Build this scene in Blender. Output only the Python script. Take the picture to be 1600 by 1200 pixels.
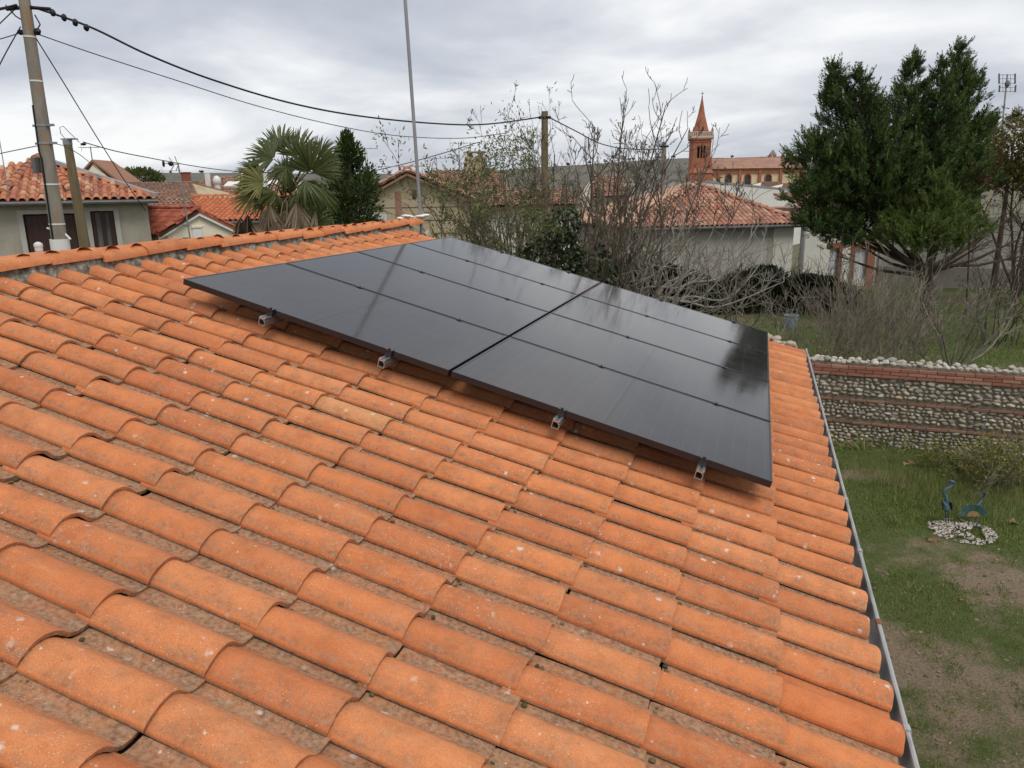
import bpy, math, random
import numpy as np
from mathutils import Matrix, Vector, noise

# ------------------------------------------------------------------ clear
for o in list(bpy.data.objects):
    bpy.data.objects.remove(o)
sc = bpy.context.scene
COL = sc.collection
R = math.radians
rng = np.random.default_rng(7)
random.seed(7)

# ------------------------------------------------------------------ camera
CAM = np.array([3.27225, -3.75584, 4.38147])
RT = np.array([0.95236055, 0.30462763, -0.01453902])
UP = np.array([-0.0614905, 0.23849532, 0.96919498])
FW = np.array([-0.29871106, 0.92212905, -0.24586524])
FPX = 1190.0
HF = np.array([FW[0], FW[1], 0.0]); HF /= np.linalg.norm(HF)
HR = np.array([HF[1], -HF[0], 0.0])
cd = bpy.data.cameras.new('camera')
cam = bpy.data.objects.new('camera', cd)
COL.objects.link(cam)
cam.matrix_world = Matrix(((RT[0], UP[0], -FW[0], CAM[0]), (RT[1], UP[1], -FW[1], CAM[1]),
                           (RT[2], UP[2], -FW[2], CAM[2]), (0, 0, 0, 1)))
cd.sensor_width = 36.0
cd.lens = FPX / 1600 * 36
cd.clip_start = 0.05
cd.clip_end = 8000
sc.camera = cam


def at(px, py, D):
    """place of a spot seen at photo pixel (px, py), D metres ahead on the ground"""
    d = (px - 800) / FPX * RT - (py - 600) / FPX * UP + FW
    return CAM + d * (D / float(d @ HF))


def gnd(px, py, z=0.0):
    d = (px - 800) / FPX * RT - (py - 600) / FPX * UP + FW
    return CAM + d * ((z - CAM[2]) / d[2])


def foot(px, py, D, z=0.0):
    p = at(px, py, D).copy(); p[2] = z
    return p


# ------------------------------------------------------------------ world, sun, exposure
SUN_EL, SUN_AZ = R(58), R(132)          # azimuth clockwise from +Y
w = bpy.data.worlds.new('World'); sc.world = w; w.use_nodes = True
nt = w.node_tree; nt.nodes.clear()


def nd(nt, t, **kw):
    n = nt.nodes.new(t)
    for k, v in kw.items():
        if k.startswith('i_'):
            key = k[2:]
            n.inputs[int(key) if key.isdigit() else key].default_value = v
        else:
            setattr(n, k, v)
    return n


def ramp(nt, stops, interp='LINEAR'):
    n = nt.nodes.new('ShaderNodeValToRGB')
    cr = n.color_ramp; cr.interpolation = interp
    while len(cr.elements) < len(stops):
        cr.elements.new(0.5)
    for e, (p, c) in zip(cr.elements, stops):
        e.position = p; e.color = (c[0], c[1], c[2], 1)
    return n


def build_world():
    L = nt.links.new
    out = nd(nt, 'ShaderNodeOutputWorld'); bg = nd(nt, 'ShaderNodeBackground')
    bg.inputs['Strength'].default_value = 0.10
    sky = nd(nt, 'ShaderNodeTexSky', sky_type='NISHITA', sun_disc=False)
    sky.sun_elevation = SUN_EL; sky.sun_rotation = SUN_AZ
    tc = nd(nt, 'ShaderNodeTexCoord')
    sep = nd(nt, 'ShaderNodeSeparateXYZ'); L(tc.outputs['Generated'], sep.inputs[0])
    mz = nd(nt, 'ShaderNodeMath', operation='MAXIMUM', i_1=0.0); L(sep.outputs['Z'], mz.inputs[0])
    az = nd(nt, 'ShaderNodeMath', operation='ADD', i_1=0.22); L(mz.outputs[0], az.inputs[0])
    dx = nd(nt, 'ShaderNodeMath', operation='DIVIDE'); L(sep.outputs['X'], dx.inputs[0]); L(az.outputs[0], dx.inputs[1])
    dy = nd(nt, 'ShaderNodeMath', operation='DIVIDE'); L(sep.outputs['Y'], dy.inputs[0]); L(az.outputs[0], dy.inputs[1])
    cb = nd(nt, 'ShaderNodeCombineXYZ'); L(dx.outputs[0], cb.inputs[0]); L(dy.outputs[0], cb.inputs[1])
    mp = nd(nt, 'ShaderNodeMapping'); mp.inputs['Location'].default_value = (3.3, 7.9, 0)
    mp.inputs['Rotation'].default_value = (0, 0, 0.35)
    mp.inputs['Scale'].default_value = (0.85, 1.0, 1); L(cb.outputs[0], mp.inputs[0])
    n1 = nd(nt, 'ShaderNodeTexNoise', i_Scale=0.85, i_Detail=7.0, i_Roughness=0.52, i_Distortion=0.5)
    L(mp.outputs[0], n1.inputs['Vector'])
    n2 = nd(nt, 'ShaderNodeTexNoise', i_Scale=2.6, i_Detail=8.0, i_Roughness=0.55, i_Distortion=0.3)
    L(mp.outputs[0], n2.inputs['Vector'])
    ad = nd(nt, 'ShaderNodeMix', data_type='FLOAT'); ad.inputs[0].default_value = 0.17
    L(n1.outputs['Fac'], ad.inputs[2]); L(n2.outputs['Fac'], ad.inputs[3])
    r = ramp(nt, [(0.36, (4.25, 4.5, 5.1)), (0.46, (5.35, 5.6, 6.15)), (0.53, (6.7, 6.85, 7.2)), (0.62, (8.6, 8.65, 8.7))])
    L(ad.outputs[0], r.inputs['Fac'])
    mx = nd(nt, 'ShaderNodeMix', data_type='RGBA'); mx.inputs[0].default_value = 0.93
    L(sky.outputs[0], mx.inputs[6]); L(r.outputs[0], mx.inputs[7])
    L(mx.outputs[2], bg.inputs['Color']); L(bg.outputs[0], out.inputs[0])


build_world()
sd = bpy.data.lights.new('sun', 'SUN'); sd.energy = 1.5; sd.angle = R(28); sd.color = (1, 0.95, 0.88)
sun = bpy.data.objects.new('sun', sd); COL.objects.link(sun)
sv = Vector((math.sin(SUN_AZ) * math.cos(SUN_EL), math.cos(SUN_AZ) * math.cos(SUN_EL), math.sin(SUN_EL)))
sun.rotation_euler = sv.to_track_quat('Z', 'Y').to_euler()
sun.location = (0, 0, 40)
vs = sc.view_settings
vs.view_transform = 'Standard'; vs.look = 'None'; vs.exposure = 0.22; vs.gamma = 1.0; vs.use_curve_mapping = False
sc.cycles.max_bounces = 6
sc.cycles.use_denoising = True

# ------------------------------------------------------------------ material helpers
MATS = {}


def new_mat(name):
    m = bpy.data.materials.new(name); m.use_nodes = True
    t = m.node_tree
    b = t.nodes['Principled BSDF']
    MATS[name] = m
    return m, t, b


def mat(name, c1, c2=None, scale=4.0, rough=0.85, bump=0.0, bscale=60.0, detail=6.0, c3=None, palette=None,
        spec=0.3, metal=0.0, coords='Object', tint=None, pal_mix=0.7, stretch=None, dirt=None):
    """rough outdoor material: two or three tones of noise, an optional palette chosen per object, fine relief"""
    m, t, b = new_mat(name); L = t.links.new
    b.inputs['Roughness'].default_value = rough
    b.inputs['Specular IOR Level'].default_value = spec
    b.inputs['Metallic'].default_value = metal
    tc = nd(t, 'ShaderNodeTexCoord'); src = tc.outputs['Object' if coords == 'World' else coords]
    if coords == 'World':
        src = nd(t, 'ShaderNodeNewGeometry').outputs['Position']
    oi = nd(t, 'ShaderNodeObjectInfo')
    off = nd(t, 'ShaderNodeVectorMath', operation='SCALE'); off.inputs[0].default_value = (37, 91, 53)
    L(oi.outputs['Random'], off.inputs['Scale'])
    vec = nd(t, 'ShaderNodeVectorMath', operation='ADD'); L(src, vec.inputs[0]); L(off.outputs[0], vec.inputs[1])
    v = vec.outputs[0]
    if stretch:
        mp = nd(t, 'ShaderNodeMapping'); mp.inputs['Scale'].default_value = stretch
        L(v, mp.inputs[0]); v = mp.outputs[0]
    n = nd(t, 'ShaderNodeTexNoise', i_Scale=scale, i_Detail=detail, i_Roughness=0.6); L(v, n.inputs['Vector'])
    c2 = c2 or c1
    st = [(0.32, c1), (0.68, c2)] if c3 is None else [(0.28, c1), (0.5, c2), (0.72, c3)]
    r = ramp(t, st); L(n.outputs['Fac'], r.inputs['Fac'])
    col = r.outputs[0]
    if palette:
        pr = ramp(t, [(i / len(palette), c) for i, c in enumerate(palette)], 'CONSTANT')
        L(oi.outputs['Random'], pr.inputs['Fac'])
        mx = nd(t, 'ShaderNodeMix', data_type='RGBA'); mx.inputs[0].default_value = pal_mix
        L(col, mx.inputs[6]); L(pr.outputs[0], mx.inputs[7]); col = mx.outputs[2]
    if tint:
        at_ = nd(t, 'ShaderNodeAttribute', attribute_name='tint')
        pr = ramp(t, [(i / (len(tint) - 1), c) for i, c in enumerate(tint)]); L(at_.outputs['Fac'], pr.inputs['Fac'])
        mx = nd(t, 'ShaderNodeMix', data_type='RGBA'); mx.inputs[0].default_value = 0.85
        L(col, mx.inputs[6]); L(pr.outputs[0], mx.inputs[7]); col = mx.outputs[2]
    if dirt:
        dc, ds, lo, hi = dirt
        dn = nd(t, 'ShaderNodeTexNoise', i_Scale=ds, i_Detail=9.0, i_Roughness=0.7); L(v, dn.inputs['Vector'])
        mr = nd(t, 'ShaderNodeMapRange', i_1=lo, i_2=hi); L(dn.outputs['Fac'], mr.inputs[0])
        mx = nd(t, 'ShaderNodeMix', data_type='RGBA'); L(mr.outputs[0], mx.inputs[0])
        L(col, mx.inputs[6]); mx.inputs[7].default_value = (*dc, 1); col = mx.outputs[2]
    L(col, b.inputs['Base Color'])
    if bump:
        bn = nd(t, 'ShaderNodeTexNoise', i_Scale=bscale, i_Detail=5.0); L(v, bn.inputs['Vector'])
        bp = nd(t, 'ShaderNodeBump', i_Strength=bump, i_Distance=0.02); L(bn.outputs['Fac'], bp.inputs['Height'])
        L(bp.outputs[0], b.inputs['Normal'])
    return m


def leaf_mat(name, tint, rough=0.55, trans=0.25):
    m, t, b = new_mat(name); L = t.links.new
    b.inputs['Roughness'].default_value = rough
    b.inputs['Specular IOR Level'].default_value = 0.3
    at_ = nd(t, 'ShaderNodeAttribute', attribute_name='tint')
    pr = ramp(t, [(i / (len(tint) - 1), c) for i, c in enumerate(tint)]); L(at_.outputs['Fac'], pr.inputs['Fac'])
    L(pr.outputs[0], b.inputs['Base Color'])
    tr = nd(t, 'ShaderNodeBsdfTranslucent'); L(pr.outputs[0], tr.inputs[0])
    mx = nd(t, 'ShaderNodeMixShader'); mx.inputs[0].default_value = trans
    L(b.outputs[0], mx.inputs[1]); L(tr.outputs[0], mx.inputs[2])
    L(mx.outputs[0], t.nodes['Material Output'].inputs[0])
    return m


def hero_tile_mat(name, pal, clean=1.0):
    """terracotta: hue per tile, fine mottling, grey film where water runs, chalky lichen spots, fine grit"""
    m, t, b = new_mat(name); L = t.links.new
    b.inputs['Roughness'].default_value = 0.82
    b.inputs['Specular IOR Level'].default_value = 0.25
    tc = nd(t, 'ShaderNodeTexCoord'); oi = nd(t, 'ShaderNodeObjectInfo')
    gm = nd(t, 'ShaderNodeNewGeometry')
    off = nd(t, 'ShaderNodeVectorMath', operation='SCALE'); off.inputs[0].default_value = (31, 57, 83)
    L(oi.outputs['Random'], off.inputs['Scale'])
    vec = nd(t, 'ShaderNodeVectorMath', operation='ADD'); L(tc.outputs['Object'], vec.inputs[0]); L(off.outputs[0], vec.inputs[1])
    pr = ramp(t, [(i / (len(pal) - 1), c) for i, c in enumerate(pal)]); L(oi.outputs['Random'], pr.inputs['Fac'])
    n1 = nd(t, 'ShaderNodeTexNoise', i_Scale=9.0, i_Detail=7.0, i_Roughness=0.65); L(vec.outputs[0], n1.inputs['Vector'])
    r1 = ramp(t, [(0.3, (0.78, 0.76, 0.74)), (0.5, (1, 1, 1)), (0.72, (1.12, 1.17, 1.22))]); L(n1.outputs['Fac'], r1.inputs['Fac'])
    mu = nd(t, 'ShaderNodeMix', data_type='RGBA', blend_type='MULTIPLY'); mu.inputs[0].default_value = 1.0
    L(pr.outputs[0], mu.inputs[6]); L(r1.outputs[0], mu.inputs[7]); col = mu.outputs[2]
    ng = nd(t, 'ShaderNodeTexNoise', i_Scale=240.0, i_Detail=4.0, i_Roughness=0.8); L(vec.outputs[0], ng.inputs['Vector'])
    rg_ = ramp(t, [(0.34, (0.70, 0.66, 0.62)), (0.5, (1, 1, 1)), (0.68, (1.14, 1.18, 1.22))]); L(ng.outputs['Fac'], rg_.inputs['Fac'])
    mg = nd(t, 'ShaderNodeMix', data_type='RGBA', blend_type='MULTIPLY'); mg.inputs[0].default_value = 0.8
    L(col, mg.inputs[6]); L(rg_.outputs[0], mg.inputs[7]); col = mg.outputs[2]
    # streaks of pale bloom along the tile
    mp = nd(t, 'ShaderNodeMapping'); mp.inputs['Scale'].default_value = (6, 26, 26); L(vec.outputs[0], mp.inputs[0])
    n2 = nd(t, 'ShaderNodeTexNoise', i_Scale=1.0, i_Detail=8.0, i_Roughness=0.7); L(mp.outputs[0], n2.inputs['Vector'])
    mr2 = nd(t, 'ShaderNodeMapRange', i_1=0.55, i_2=0.8, i_4=0.30 * clean); L(n2.outputs['Fac'], mr2.inputs[0])
    mx = nd(t, 'ShaderNodeMix', data_type='RGBA'); L(mr2.outputs[0], mx.inputs[0]); L(col, mx.inputs[6])
    mx.inputs[7].default_value = (0.70, 0.42, 0.22, 1); col = mx.outputs[2]
    # grey-brown film, stored on the tile as 'film' (water channel, hem of the cover; also painted shade under the hem)
    fa = nd(t, 'ShaderNodeAttribute', attribute_name='film')
    n3 = nd(t, 'ShaderNodeTexNoise', i_Scale=16.0, i_Detail=9.0, i_Roughness=0.72); L(vec.outputs[0], n3.inputs['Vector'])
    fm = nd(t, 'ShaderNodeMath', operation='MULTIPLY_ADD', i_1=0.62, i_2=0.0); L(fa.outputs['Fac'], fm.inputs[0])
    fs = nd(t, 'ShaderNodeMath', operation='ADD'); L(fm.outputs[0], fs.inputs[0]); L(n3.outputs['Fac'], fs.inputs[1])
    mr3 = nd(t, 'ShaderNodeMapRange', i_1=0.55, i_2=1.0, i_4=0.86 * clean); L(fs.outputs[0], mr3.inputs[0])
    n3b = nd(t, 'ShaderNodeTexNoise', i_Scale=70.0, i_Detail=4.0); L(vec.outputs[0], n3b.inputs['Vector'])
    rf = ramp(t, [(0.3, (0.12, 0.08, 0.05)), (0.5, (0.27, 0.18, 0.115)), (0.72, (0.37, 0.28, 0.19))]); L(n3b.outputs['Fac'], rf.inputs['Fac'])
    mx = nd(t, 'ShaderNodeMix', data_type='RGBA'); L(mr3.outputs[0], mx.inputs[0]); L(col, mx.inputs[6])
    L(rf.outputs[0], mx.inputs[7]); col = mx.outputs[2]
    # lichen: two sizes of chalky spots, clustered
    wp = gm.outputs['Position']
    n5 = nd(t, 'ShaderNodeTexNoise', i_Scale=2.3, i_Detail=3.0); L(wp, n5.inputs['Vector'])
    nj = nd(t, 'ShaderNodeTexNoise', i_Scale=90.0, i_Detail=3.0); L(wp, nj.inputs['Vector'])
    cl = nd(t, 'ShaderNodeMapRange', i_1=0.42, i_2=0.66, i_3=0.12, i_4=1.0); L(n5.outputs['Fac'], cl.inputs[0])
    for sc_, thr, dens, opa, colr in ((170.0, 0.36, 0.30, 0.65, (0.64, 0.50, 0.37)), (58.0, 0.28, 0.085, 0.75, (0.66, 0.61, 0.53)), (23.0, 0.30, 0.16, 0.75, (0.66, 0.63, 0.56)), (140.0, 0.30, 0.12, 0.65, (0.13, 0.08, 0.055)), (24.0, 0.15, 0.012, 0.8, (0.60, 0.45, 0.10))):
        vo = nd(t, 'ShaderNodeTexVoronoi', i_Scale=sc_); L(wp, vo.inputs['Vector'])
        dj = nd(t, 'ShaderNodeMath', operation='MULTIPLY_ADD', i_1=0.55, i_2=-0.27); L(nj.outputs['Fac'], dj.inputs[0])
        da = nd(t, 'ShaderNodeMath', operation='ADD'); L(vo.outputs['Distance'], da.inputs[0]); L(dj.outputs[0], da.inputs[1])
        sp = nd(t, 'ShaderNodeSeparateColor'); L(vo.outputs['Color'], sp.inputs[0])
        # only a few cells carry a spot, more of them where n5 is high
        ce = nd(t, 'ShaderNodeMath', operation='MULTIPLY_ADD', i_1=dens); L(cl.outputs[0], ce.inputs[0]); L(sp.outputs[0], ce.inputs[2])
        cg = nd(t, 'ShaderNodeMapRange', i_1=1.0, i_2=1.0 + dens * 0.2); L(ce.outputs[0], cg.inputs[0])
        th = nd(t, 'ShaderNodeMapRange', i_1=thr, i_2=thr - 0.20, i_3=0.0, i_4=opa * clean); L(da.outputs[0], th.inputs[0])
        mm = nd(t, 'ShaderNodeMath', operation='MULTIPLY'); L(th.outputs[0], mm.inputs[0]); L(cg.outputs[0], mm.inputs[1])
        mx = nd(t, 'ShaderNodeMix', data_type='RGBA'); L(mm.outputs[0], mx.inputs[0]); L(col, mx.inputs[6])
        mx.inputs[7].default_value = (*colr, 1); col = mx.outputs[2]
    L(col, b.inputs['Base Color'])
    bn = nd(t, 'ShaderNodeTexNoise', i_Scale=130.0, i_Detail=6.0, i_Roughness=0.7); L(vec.outputs[0], bn.inputs['Vector'])
    bp = nd(t, 'ShaderNodeBump', i_Strength=0.45, i_Distance=0.004); L(bn.outputs['Fac'], bp.inputs['Height'])
    L(bp.outputs[0], b.inputs['Normal'])
    return m


# ------------------------------------------------------------------ mesh helpers
class MB:
    def __init__(self):
        self.v = []; self.f = []; self.n = 0; self.t = []

    def add(self, V, F, tint=None):
        V = np.asarray(V, float).reshape(-1, 3)
        for f in F:
            self.f.append(tuple(int(i) + self.n for i in f))
        self.v.append(V); self.n += len(V)
        self.t.append(np.full(len(V), 0.5 if tint is None else tint) if np.ndim(tint) == 0 else np.asarray(tint, float))
        return self

    def box(self, lo, hi, M=None, tint=None):
        x0, y0, z0 = lo; x1, y1, z1 = hi
        V = np.array([(x0, y0, z0), (x1, y0, z0), (x1, y1, z0), (x0, y1, z0), (x0, y0, z1), (x1, y0, z1), (x1, y1, z1), (x0, y1, z1)], float)
        if M is not None:
            V = V @ np.asarray(M)[:3, :3].T + np.asarray(M)[:3, 3]
        return self.add(V, [(0, 3, 2, 1), (4, 5, 6, 7), (0, 1, 5, 4), (1, 2, 6, 5), (2, 3, 7, 6), (3, 0, 4, 7)], tint)

    def tube(self, P, rad, sides=6, tint=None, caps=True):
        P = np.asarray(P, float); n = len(P)
        rad = np.full(n, rad) if np.ndim(rad) == 0 else np.asarray(rad, float)
        T = np.gradient(P, axis=0); T /= (np.linalg.norm(T, axis=1)[:, None] + 1e-12)
        a = np.array([0, 0, 1.0]) if abs(T[0, 2]) < 0.9 else np.array([1.0, 0, 0])
        V = np.zeros((n, sides, 3)); an = np.arange(sides) * 2 * np.pi / sides
        u = np.cross(T[0], a)
        for i in range(n):
            u = u - T[i] * (u @ T[i]); u /= np.linalg.norm(u) + 1e-12
            vv = np.cross(T[i], u)
            V[i] = P[i] + rad[i] * (np.cos(an)[:, None] * u + np.sin(an)[:, None] * vv)
        F = []
        for i in range(n - 1):
            for k in range(sides):
                k2 = (k + 1) % sides
                F.append((i * sides + k, i * sides + k2, (i + 1) * sides + k2, (i + 1) * sides + k))
        if caps:
            F.append(tuple(range(sides))[::-1]); F.append(tuple((n - 1) * sides + k for k in range(sides)))
        return self.add(V.reshape(-1, 3), F, tint)

    def lathe(self, prof, axis_p, sides=16, M=None, tint=None):
        """prof: list of (r, z) along +Z from axis_p"""
        an = np.arange(sides) * 2 * np.pi / sides
        V = []
        for r, z in prof:
            for a in an:
                V.append((r * math.cos(a), r * math.sin(a), z))
        V = np.array(V)
        if M is not None:
            V = V @ np.asarray(M)[:3, :3].T
        V = V + np.asarray(axis_p)
        F = []
        for i in range(len(prof) - 1):
            for k in range(sides):
                k2 = (k + 1) % sides
                F.append((i * sides + k, i * sides + k2, (i + 1) * sides + k2, (i + 1) * sides + k))
        F.append(tuple(range(sides))[::-1]); F.append(tuple((len(prof) - 1) * sides + k for k in range(sides)))
        return self.add(V, F, tint)

    def prism(self, pts, vec, tint=None):
        """closed polygon pts (3-D) extruded by vec"""
        P = np.asarray(pts, float); n = len(P); vec = np.asarray(vec, float)
        V = np.concatenate([P, P + vec])
        F = [tuple(range(n))[::-1], tuple(range(n, 2 * n))]
        for i in range(n):
            j = (i + 1) % n
            F.append((i, j, n + j, n + i))
        return self.add(V, F, tint)

    def blob(self, c, r, seed=0, amp=0.15, sub=2, tint=None, freq=1.3):
        V, F = ico(sub)
        V2 = []
        for p in V:
            k = 1 + amp * noise.noise(Vector(p) * freq + Vector((seed * 3.1, seed * 1.7, 0)))
            V2.append((c[0] + p[0] * r[0] * k, c[1] + p[1] * r[1] * k, c[2] + p[2] * r[2] * k))
        return self.add(V2, F, tint)

    def mesh(self, name, smooth=True, sharp=40):
        me = bpy.data.meshes.new(name)
        V = np.concatenate(self.v) if self.v else np.zeros((0, 3))
        me.from_pydata(V.tolist(), [], self.f)
        a = me.attributes.new('tint', 'FLOAT', 'POINT'); a.data.foreach_set('value', np.concatenate(self.t).astype(np.float32))
        if smooth:
            me.shade_smooth()
            if sharp:
                me.set_sharp_from_angle(angle=R(sharp))
        me.update()
        return me

    def build(self, name, m, parent=None, smooth=True, sharp=40, fix=False):
        me = self.mesh(name, smooth, sharp)
        if fix:
            fixn(me)
        return link(name, me, m, parent)


def fixn(me):
    import bmesh
    b = bmesh.new(); b.from_mesh(me); bmesh.ops.recalc_face_normals(b, faces=b.faces); b.to_mesh(me); b.free()


_ico = {}


def ico(sub):
    if sub not in _ico:
        import bmesh
        b = bmesh.new(); bmesh.ops.create_icosphere(b, subdivisions=sub, radius=1.0)
        b.verts.ensure_lookup_table()
        _ico[sub] = ([tuple(v.co) for v in b.verts], [tuple(v.index for v in f.verts) for f in b.faces])
        b.free()
    return _ico[sub]


def np_mesh(name, V, F, tint, smooth=False):
    """fast mesh from arrays, F (n,k) of equal-sized faces"""
    me = bpy.data.meshes.new(name)
    n, k = F.shape
    me.vertices.add(len(V)); me.vertices.foreach_set('co', np.ascontiguousarray(V, np.float32).ravel())
    me.loops.add(n * k); me.loops.foreach_set('vertex_index', np.ascontiguousarray(F, np.int32).ravel())
    me.polygons.add(n); me.polygons.foreach_set('loop_start', (np.arange(n) * k).astype(np.int32))
    a = me.attributes.new('tint', 'FLOAT', 'POINT'); a.data.foreach_set('value', np.ascontiguousarray(tint, np.float32))
    me.update(calc_edges=True)
    if smooth:
        me.shade_smooth()
    return me


def link(name, me, m, parent=None):
    o = bpy.data.objects.new(name, me); COL.objects.link(o)
    if m is not None:
        if len(me.materials) == 0:
            me.materials.append(m)
        elif me.materials[0] != m:
            o.material_slots[0].link = 'OBJECT'; o.material_slots[0].material = m
    if parent is not None:
        o.parent = parent
    return o


def thing(name, label, cat, loc=(0, 0, 0), rotz=0.0, group=None):
    o = bpy.data.objects.new(name, None); COL.objects.link(o)
    o.empty_display_size = 0.2
    o.location = loc; o.rotation_euler = (0, 0, rotz)
    return tag(o, label, cat, group)


def tag(o, label=None, cat=None, group=None, kind=None):
    if label: o['label'] = label
    if cat: o['category'] = cat
    if group: o['group'] = group
    if kind: o['kind'] = kind
    return o


def rebase(me, loc):
    """shift mesh data so that an object placed at loc shows it where it was modelled"""
    n = len(me.vertices); a = np.zeros(n * 3, np.float32); me.vertices.foreach_get('co', a)
    a = a.reshape(-1, 3) - np.asarray(loc, np.float32); me.vertices.foreach_set('co', a.ravel()); me.update()


def single(mb, name, m, label, cat, base, group=None, smooth=True, sharp=40):
    """a thing that is one mesh, origin at its base"""
    me = mb.mesh(name, smooth, sharp); rebase(me, base)
    o = link(name, me, m); o.location = base
    return tag(o, label, cat, group)


def child(mb, name, m, parent, smooth=True, sharp=40):
    """a part modelled in world coordinates under a thing placed at parent.location (no rotation)"""
    me = mb.mesh(name, smooth, sharp)
    p = parent; L = np.zeros(3)
    while p is not None:
        L = L + np.array(p.location); p = p.parent
    rebase(me, L)
    return link(name, me, m, parent)


def unit(a):
    a = np.asarray(a, float)
    return a / (np.linalg.norm(a, axis=-1, keepdims=True) + 1e-12)


def leaf_cards(P, D, size, width, rng, tint, bend=0.0):
    """n leaves: base P, direction D, each a pointed four-corner blade; returns V, F, tint"""
    n = len(P); D = unit(D)
    rn = unit(rng.normal(size=(n, 3)))
    S = unit(np.cross(D, rn)); N = np.cross(D, S)
    size = np.broadcast_to(size, (n,))[:, None]; width = np.broadcast_to(width, (n,))[:, None]
    V = np.stack([P, P + D * size * 0.45 + S * width * 0.5 + N * bend * size, P + D * size, P + D * size * 0.45 - S * width * 0.5 + N * bend * size], 1)
    F = np.arange(n * 4).reshape(n, 4)
    return V.reshape(-1, 3), F, np.repeat(tint, 4)


def twig_tubes(segs, sides=4):
    """segs: list of (p0, p1, r0, r1) -> V,F arrays of open square tubes (fast)"""
    A = np.array([s[0] for s in segs]); B = np.array([s[1] for s in segs])
    ra = np.array([s[2] for s in segs]); rb = np.array([s[3] for s in segs])
    T = unit(B - A)
    h = np.where(np.abs(T[:, 2:3]) < 0.9, np.array([[0, 0, 1.0]]), np.array([[1.0, 0, 0]]))
    u = unit(np.cross(T, h)); v = np.cross(T, u)
    an = np.arange(sides) * 2 * np.pi / sides
    ring = np.cos(an)[None, :, None] * u[:, None, :] + np.sin(an)[None, :, None] * v[:, None, :]
    V = np.concatenate([A[:, None] + ring * ra[:, None, None], B[:, None] + ring * rb[:, None, None]], 1)
    n = len(segs); base = np.arange(n)[:, None, None] * 2 * sides
    k = np.arange(sides); q = np.stack([k, (k + 1) % sides, (k + 1) % sides + sides, k + sides], 1)
    F = (base + q[None]).reshape(-1, 4)
    return V.reshape(-1, 3), F


def grow(rng, p, d, length, rad, depth, segs, tips, steps=5, wob=0.18, up=0.05, kids=3, kid_len=0.62, kid_ang=0.7, start=0.25, taper=0.55, minr=0.003):
    """recursive bare branch; segments go to segs, end points to tips"""
    p = np.array(p, float); d = unit(d); sl = length / steps; r = rad
    for i in range(steps):
        d = unit(d + rng.normal(size=3) * wob + np.array([0, 0, up]))
        q = p + d * sl; r2 = max(minr, r * (1 - (1 - taper) / steps))
        segs.append((p, q, r, r2))
        if depth > 0 and (i + 1) / steps > start:
            m = rng.poisson(kids / (steps * (1 - start)))
            for _ in range(m):
                ax = unit(rng.normal(size=3)); kd = unit(d * math.cos(kid_ang) + unit(np.cross(d, ax)) * math.sin(kid_ang))
                grow(rng, q, kd, length * kid_len * rng.uniform(0.6, 1.1), r2 * 0.62, depth - 1, segs, tips, max(3, steps - 1), wob, up, kids, kid_len, kid_ang, 0.15, taper, minr)
        p = q; r = r2
    tips.append((p, d))

# ================================================================== the roofed house in the foreground
GZ = 3.9                                   # height of the panel plane's upper corner above the lawn
SL = 0.267831630                           # roof slope
EX = np.array([math.cos(SL), 0, -math.sin(SL)]); EN = np.array([math.sin(SL), 0, math.cos(SL)])
RM = Matrix(((EX[0], 0, EN[0], 0), (0, 1, 0, 0), (EX[2], 0, EN[2], GZ), (0, 0, 0, 1)))


def rp(u, v, h):
    return np.array([0, 0, GZ]) + u * EX + np.array([0, v, 0]) + h * EN


PAL_T = [(0.52, 0.160, 0.058), (0.62, 0.217, 0.077), (0.56, 0.187, 0.068), (0.63, 0.238, 0.094), (0.50, 0.164, 0.062), (0.60, 0.207, 0.076)]
m_tile = hero_tile_mat('terracotta', PAL_T)
m_tile_new = hero_tile_mat('terracotta_new', [(0.58, 0.18, 0.062), (0.58, 0.185, 0.064)], clean=0.2)
m_tile_pale = hero_tile_mat('terracotta_pale', [(0.60, 0.265, 0.11), (0.60, 0.26, 0.105)])
m_mortar = mat('lichen_mortar', (0.05, 0.05, 0.035), (0.22, 0.20, 0.16), scale=22, rough=0.95, bump=0.8, bscale=60, c3=(0.48, 0.44, 0.38), coords='World')
m_deck = mat('roof_underlay', (0.10, 0.05, 0.03), (0.14, 0.07, 0.045), scale=3)
m_render = mat('wall_render', (0.46, 0.40, 0.32), (0.52, 0.46, 0.38), scale=2, bump=0.3, bscale=50, dirt=((0.30, 0.26, 0.21), 1.5, 0.5, 0.8))
m_zinc = mat('zinc', (0.38, 0.38, 0.37), (0.48, 0.48, 0.465), scale=3, rough=0.5, spec=0.5, metal=0.35, dirt=((0.24, 0.25, 0.25), 4, 0.5, 0.75))
m_rust = mat('rust', (0.20, 0.08, 0.04), (0.30, 0.13, 0.06), scale=30)

TP, TC = 0.2165, 0.3776                    # column pitch, course


def tile_profile(mb, rr, x_list, hero=True):
    pass


PROF = [(0.0, 0.0025), (0.0025, 0.0065), (0.009, 0.0140), (0.020, 0.0240), (0.033, 0.0335), (0.048, 0.0400), (0.064, 0.0430), (0.080, 0.0425), (0.096, 0.0390), (0.111, 0.0325),
        (0.124, 0.0240), (0.135, 0.0145), (0.144, 0.0055), (0.152, -0.0020), (0.161, -0.0090), (0.172, -0.0145), (0.186, -0.0180), (0.203, -0.0188), (0.218, -0.0170), (0.231, -0.0148)]


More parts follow.
